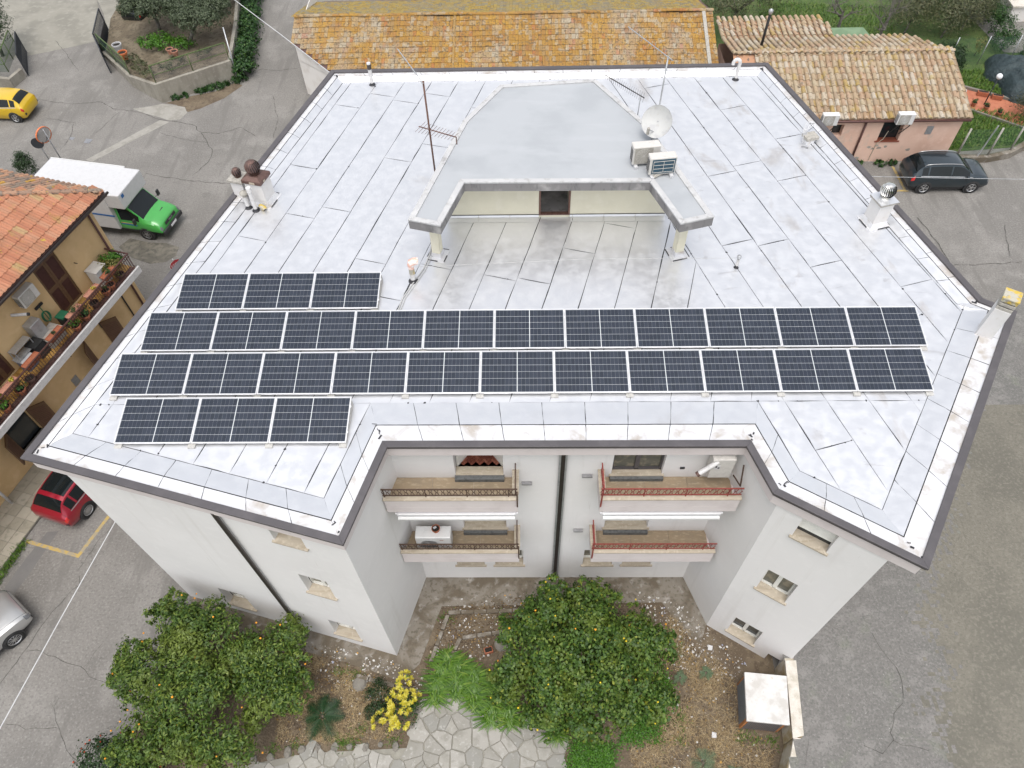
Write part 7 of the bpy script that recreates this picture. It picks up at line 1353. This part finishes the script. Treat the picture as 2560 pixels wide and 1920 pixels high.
for k, p in enumerate(((27.47, 40.46, 0.060), (28.04, 40.02, 0.060), (28.57, 39.40, 0.060))): round_pot('terracotta pot with small plant on the terrace, %s' % ['left', 'middle', 'right'][k], p, .16, .26, 'terracotta', (.16, 'leaf_ivy', 90), k)
for k, p in enumerate(((28.42, 41.57, 0.060), (29.15, 41.17, 0.060))):
    t = thing('planter_box', 'terracotta trough on the terrace kerb, %s one' % ('left', 'right')[k], 'planter', p, -.35); MB().box((0, 0, .14), (.62, .26, .26)).build('box_body', 'terracotta', t, bevel=.02); MB().box((0, 0, .272), (.54, .19, .01)).build('soil', 'pot_soil', t)
# --- things on the balcony of the orange house
ZF = 3.865; GPT = 'flower pots on the long balcony'
def trough(label, s_, n_, z, m='terracotta', plant=None, seed=0):
    t = thing('planter_box', label, 'planter', LH(s_, n_, z), HRZ, 'troughs along the balcony rail'); MB().prism([(-.34, -.11), (.34, -.11), (.34, .11), (-.34, .11)], 0, .2, top=[(-.38, -.135), (.38, -.135), (.38, .135), (-.38, .135)]).build('box_body', m, t); f = MB()
    for c_, q in (((0, -.135, .205), (.80, .03, .03)), ((0, .135, .205), (.80, .03, .03)), ((-.385, 0, .205), (.03, .3, .03)), ((.385, 0, .205), (.03, .3, .03))): f.box(c_, q)
    f.build('rim', m, t); MB().box((0, 0, .19), (.70, .22, .01)).build('soil', 'pot_soil', t)
    if plant: rng = np.random.default_rng(seed); C, N = crown_pts([(plant[3] if len(plant) > 3 else 0, 0, .25, plant[0], .1, .1)], plant[2], rng, 12, .3, .2); o = np_quads('foliage', leaves(C, N, .08, .04, rng), plant[1], None); o.parent = t
for k, (s_, m, pl, l) in enumerate(((7.72, 'terracotta', (.2, 'leaf_ivy', 60), 'nearest the house corner'), (6.60, 'terracotta_pale', (.08, 'leaf_yellow', 40, .1), 'with a yellow blossom'), (5.42, 'terracotta_pale', (.25, 'leaf_ivy', 90), 'with sparse green leaves'), (4.20, 'terracotta', (.1, 'leaf_dark', 30), 'with bare soil beyond the black bin'), (2.80, 'terracotta', None, 'with bare soil beside the lidded box'), (1.55, 'terracotta_pale', (.1, 'leaf_yellow', 50, .2), 'with a bright green tuft at the left'))): trough('terracotta trough on the balcony rail %s' % l, s_, .98, 4.42, m, pl, 300 + k)
for k, (s_, n_, pl) in enumerate(((8.15, .98, None), (7.15, .98, (.14, 'leaf_ivy', 70)), (7.5, .98, None), (6.40, .95, None), (5.7, 1.02, (.28, 'leaf_ivy', 260)), (5.1, 1.02, (.22, 'leaf_bright', 160)), (2.3, 1.0, None), (1.75, 1.0, (.24, 'leaf_ivy', 200)), (.9, 1.0, (.26, 'leaf_bright', 220)), (.3, 1.0, None))): round_pot('round pot on the balcony floor, number %s from the house corner' % ['one', 'three', 'two', 'four', 'five', 'six', 'seven', 'eight', 'nine', 'ten'][k], LH(s_, n_, ZF), .19, .27, 'terracotta' if k % 3 else 'cowl_brown', pl, 200 + k, GPT)
tree('balcony_shrub', 'leafy green potted shrub in the balcony corner', LH(8.55, .35, ZF), [(*LH(8.6, .35, 4.45), .42, .35, .25)], 700, .12, .07, 'leaf_bright', 400, trunk=.02, cat='plant'); tree('balcony_shrub', 'brownish potted shrub beside the green one at the balcony corner', LH(8.1, .72, ZF), [(*LH(8.15, .72, 4.4), .45, .42, .35)], 900, .11, .05, 'leaf_tan', 401, trunk=.02, cat='plant'); tree('balcony_shrub', 'light green bushy plant at the far left balcony end', LH(.9, .6, ZF), [(*LH(.9, .5, 4.5), .5, .45, .4)], 800, .13, .05, 'leaf_bright', 402, trunk=.02, cat='plant')
def hbox(name, label, cat, s_, n_, z, size, m, lid=None, lm=None):
    t = thing(name, label, cat, LH(s_, n_, z), HRZ); MB().box((0, 0, size[2] / 2), size).build('body', m, t, bevel=.02)
    if lid: MB().box((0, 0, size[2] + lid / 2 + .001), (size[0] + .05, size[1] + .05, lid)).build('lid', lm or m, t, bevel=.015)
    return t
plain('marble_top', (.42, .38, .33), .6, 0, .2, 7); plain('bin_green', (.02, .14, .07), .5); plain('bin_grey', (.03, .033, .038), .5); plain('box_blue', (.14, .16, .22), .5)
hbox('washing_cabinet', 'white plastic cabinet beside the brown shutter door', 'cabinet', 7.75, .34, ZF, (.62, .55, .8), 'white_metal', .05, 'ivory_metal'); hbox('storage_cabinet', 'grey upright cabinet at the left of the balcony', 'cabinet', 4.15, .22, ZF, (.55, .4, 1.25), 'galvanised'); hbox('stone_table', 'low table with stained marble top on the balcony', 'table', 4.35, .45, ZF, (.85, .55, .45), 'stone_cap', .06, 'marble_top'); hbox('bin', 'green lidded bin beside the shutter door', 'bin', 5.25, .42, ZF, (.38, .36, .5), 'bin_grey', .08, 'bin_green'); hbox('bin', 'black bin in front of the marble table', 'bin', 3.62, .42, ZF, (.48, .46, .62), 'bin_grey', .06, 'black_rubber'); hbox('storage_box', 'blue box with white lid on the balcony', 'box', 2.95, .40, ZF, (.52, .42, .5), 'box_blue', .05, 'white_plastic')
t = thing('drying_rack', 'white folding rack at the left of the balcony', 'rack', LH(3.2, .25, ZF), HRZ); m = MB().box((0, 0, .95), (.9, .35, .02)).box((-.1, -.05, .6), (.9, .35, .02)); [m.beam((sx_ * .42, sy_ * .15, 0), (sx_ * .42, sy_ * .15, .95), .03, .03) for sx_ in (-1, 1) for sy_ in (-1, 1)]; m.build('rack_frame', 'galvanised', t)
ac_unit('white air conditioner high on the orange house wall', LH(4.7, .20, 5.75), HRZ, .85, .32, .6, 'ivory_metal', 'round', feet=False)
t = thing('broom', 'broom head hanging on the orange wall below the air conditioner', 'broom', LH(4.9, .08, 4.9)); MB().beam(LH(4.7, .08, 5.2), LH(5.1, .08, 5.2), .06, .1).build('broom_head', 'black_rubber', t, world=True); MB().beam(LH(4.9, .08, 5.2), LH(4.9, .1, 4.3), .025, .025).build('handle', 'bin_green', t, world=True)
t = thing('garden_hose', 'coiled green hose on the wall under the air conditioner', 'hose', LH(4.75, .1, 4.7)); m = MB()
for k in range(3): m.tube([LH(4.85 + .16 * math.cos(a) + .02 * k, .1 + .02 * k, 4.65 + .25 * math.sin(a)) for a in [2 * PI * j / 14 for j in range(15)]], .015, 5)
m.build('coil', 'bin_green', t, world=True)
t = thing('flue', 'white flue pipe sticking out of the orange wall', 'flue', LH(3.9, .0, 5.7)); MB().tube([LH(3.85, .0, 5.75), LH(4.1, .5, 5.7)], .06, 10).build('pipe', 'white_pipe', t, world=True, auto=40); MB().tube([LH(4.1, .5, 5.7), LH(4.13, .57, 5.69)], .065, 10).build('pipe_mouth', 'dark_grille', t, world=True)
t = thing('lamp_post', 'white steel post standing on the pavement at the left edge', 'post', LH(-1.6, .55, 0)); MB().tube([(-20.7, 13.55, 0), (-20.75, 13.6, 2.4)], .055, 10).build('shaft', 'white_pipe', t, world=True, smooth=True)
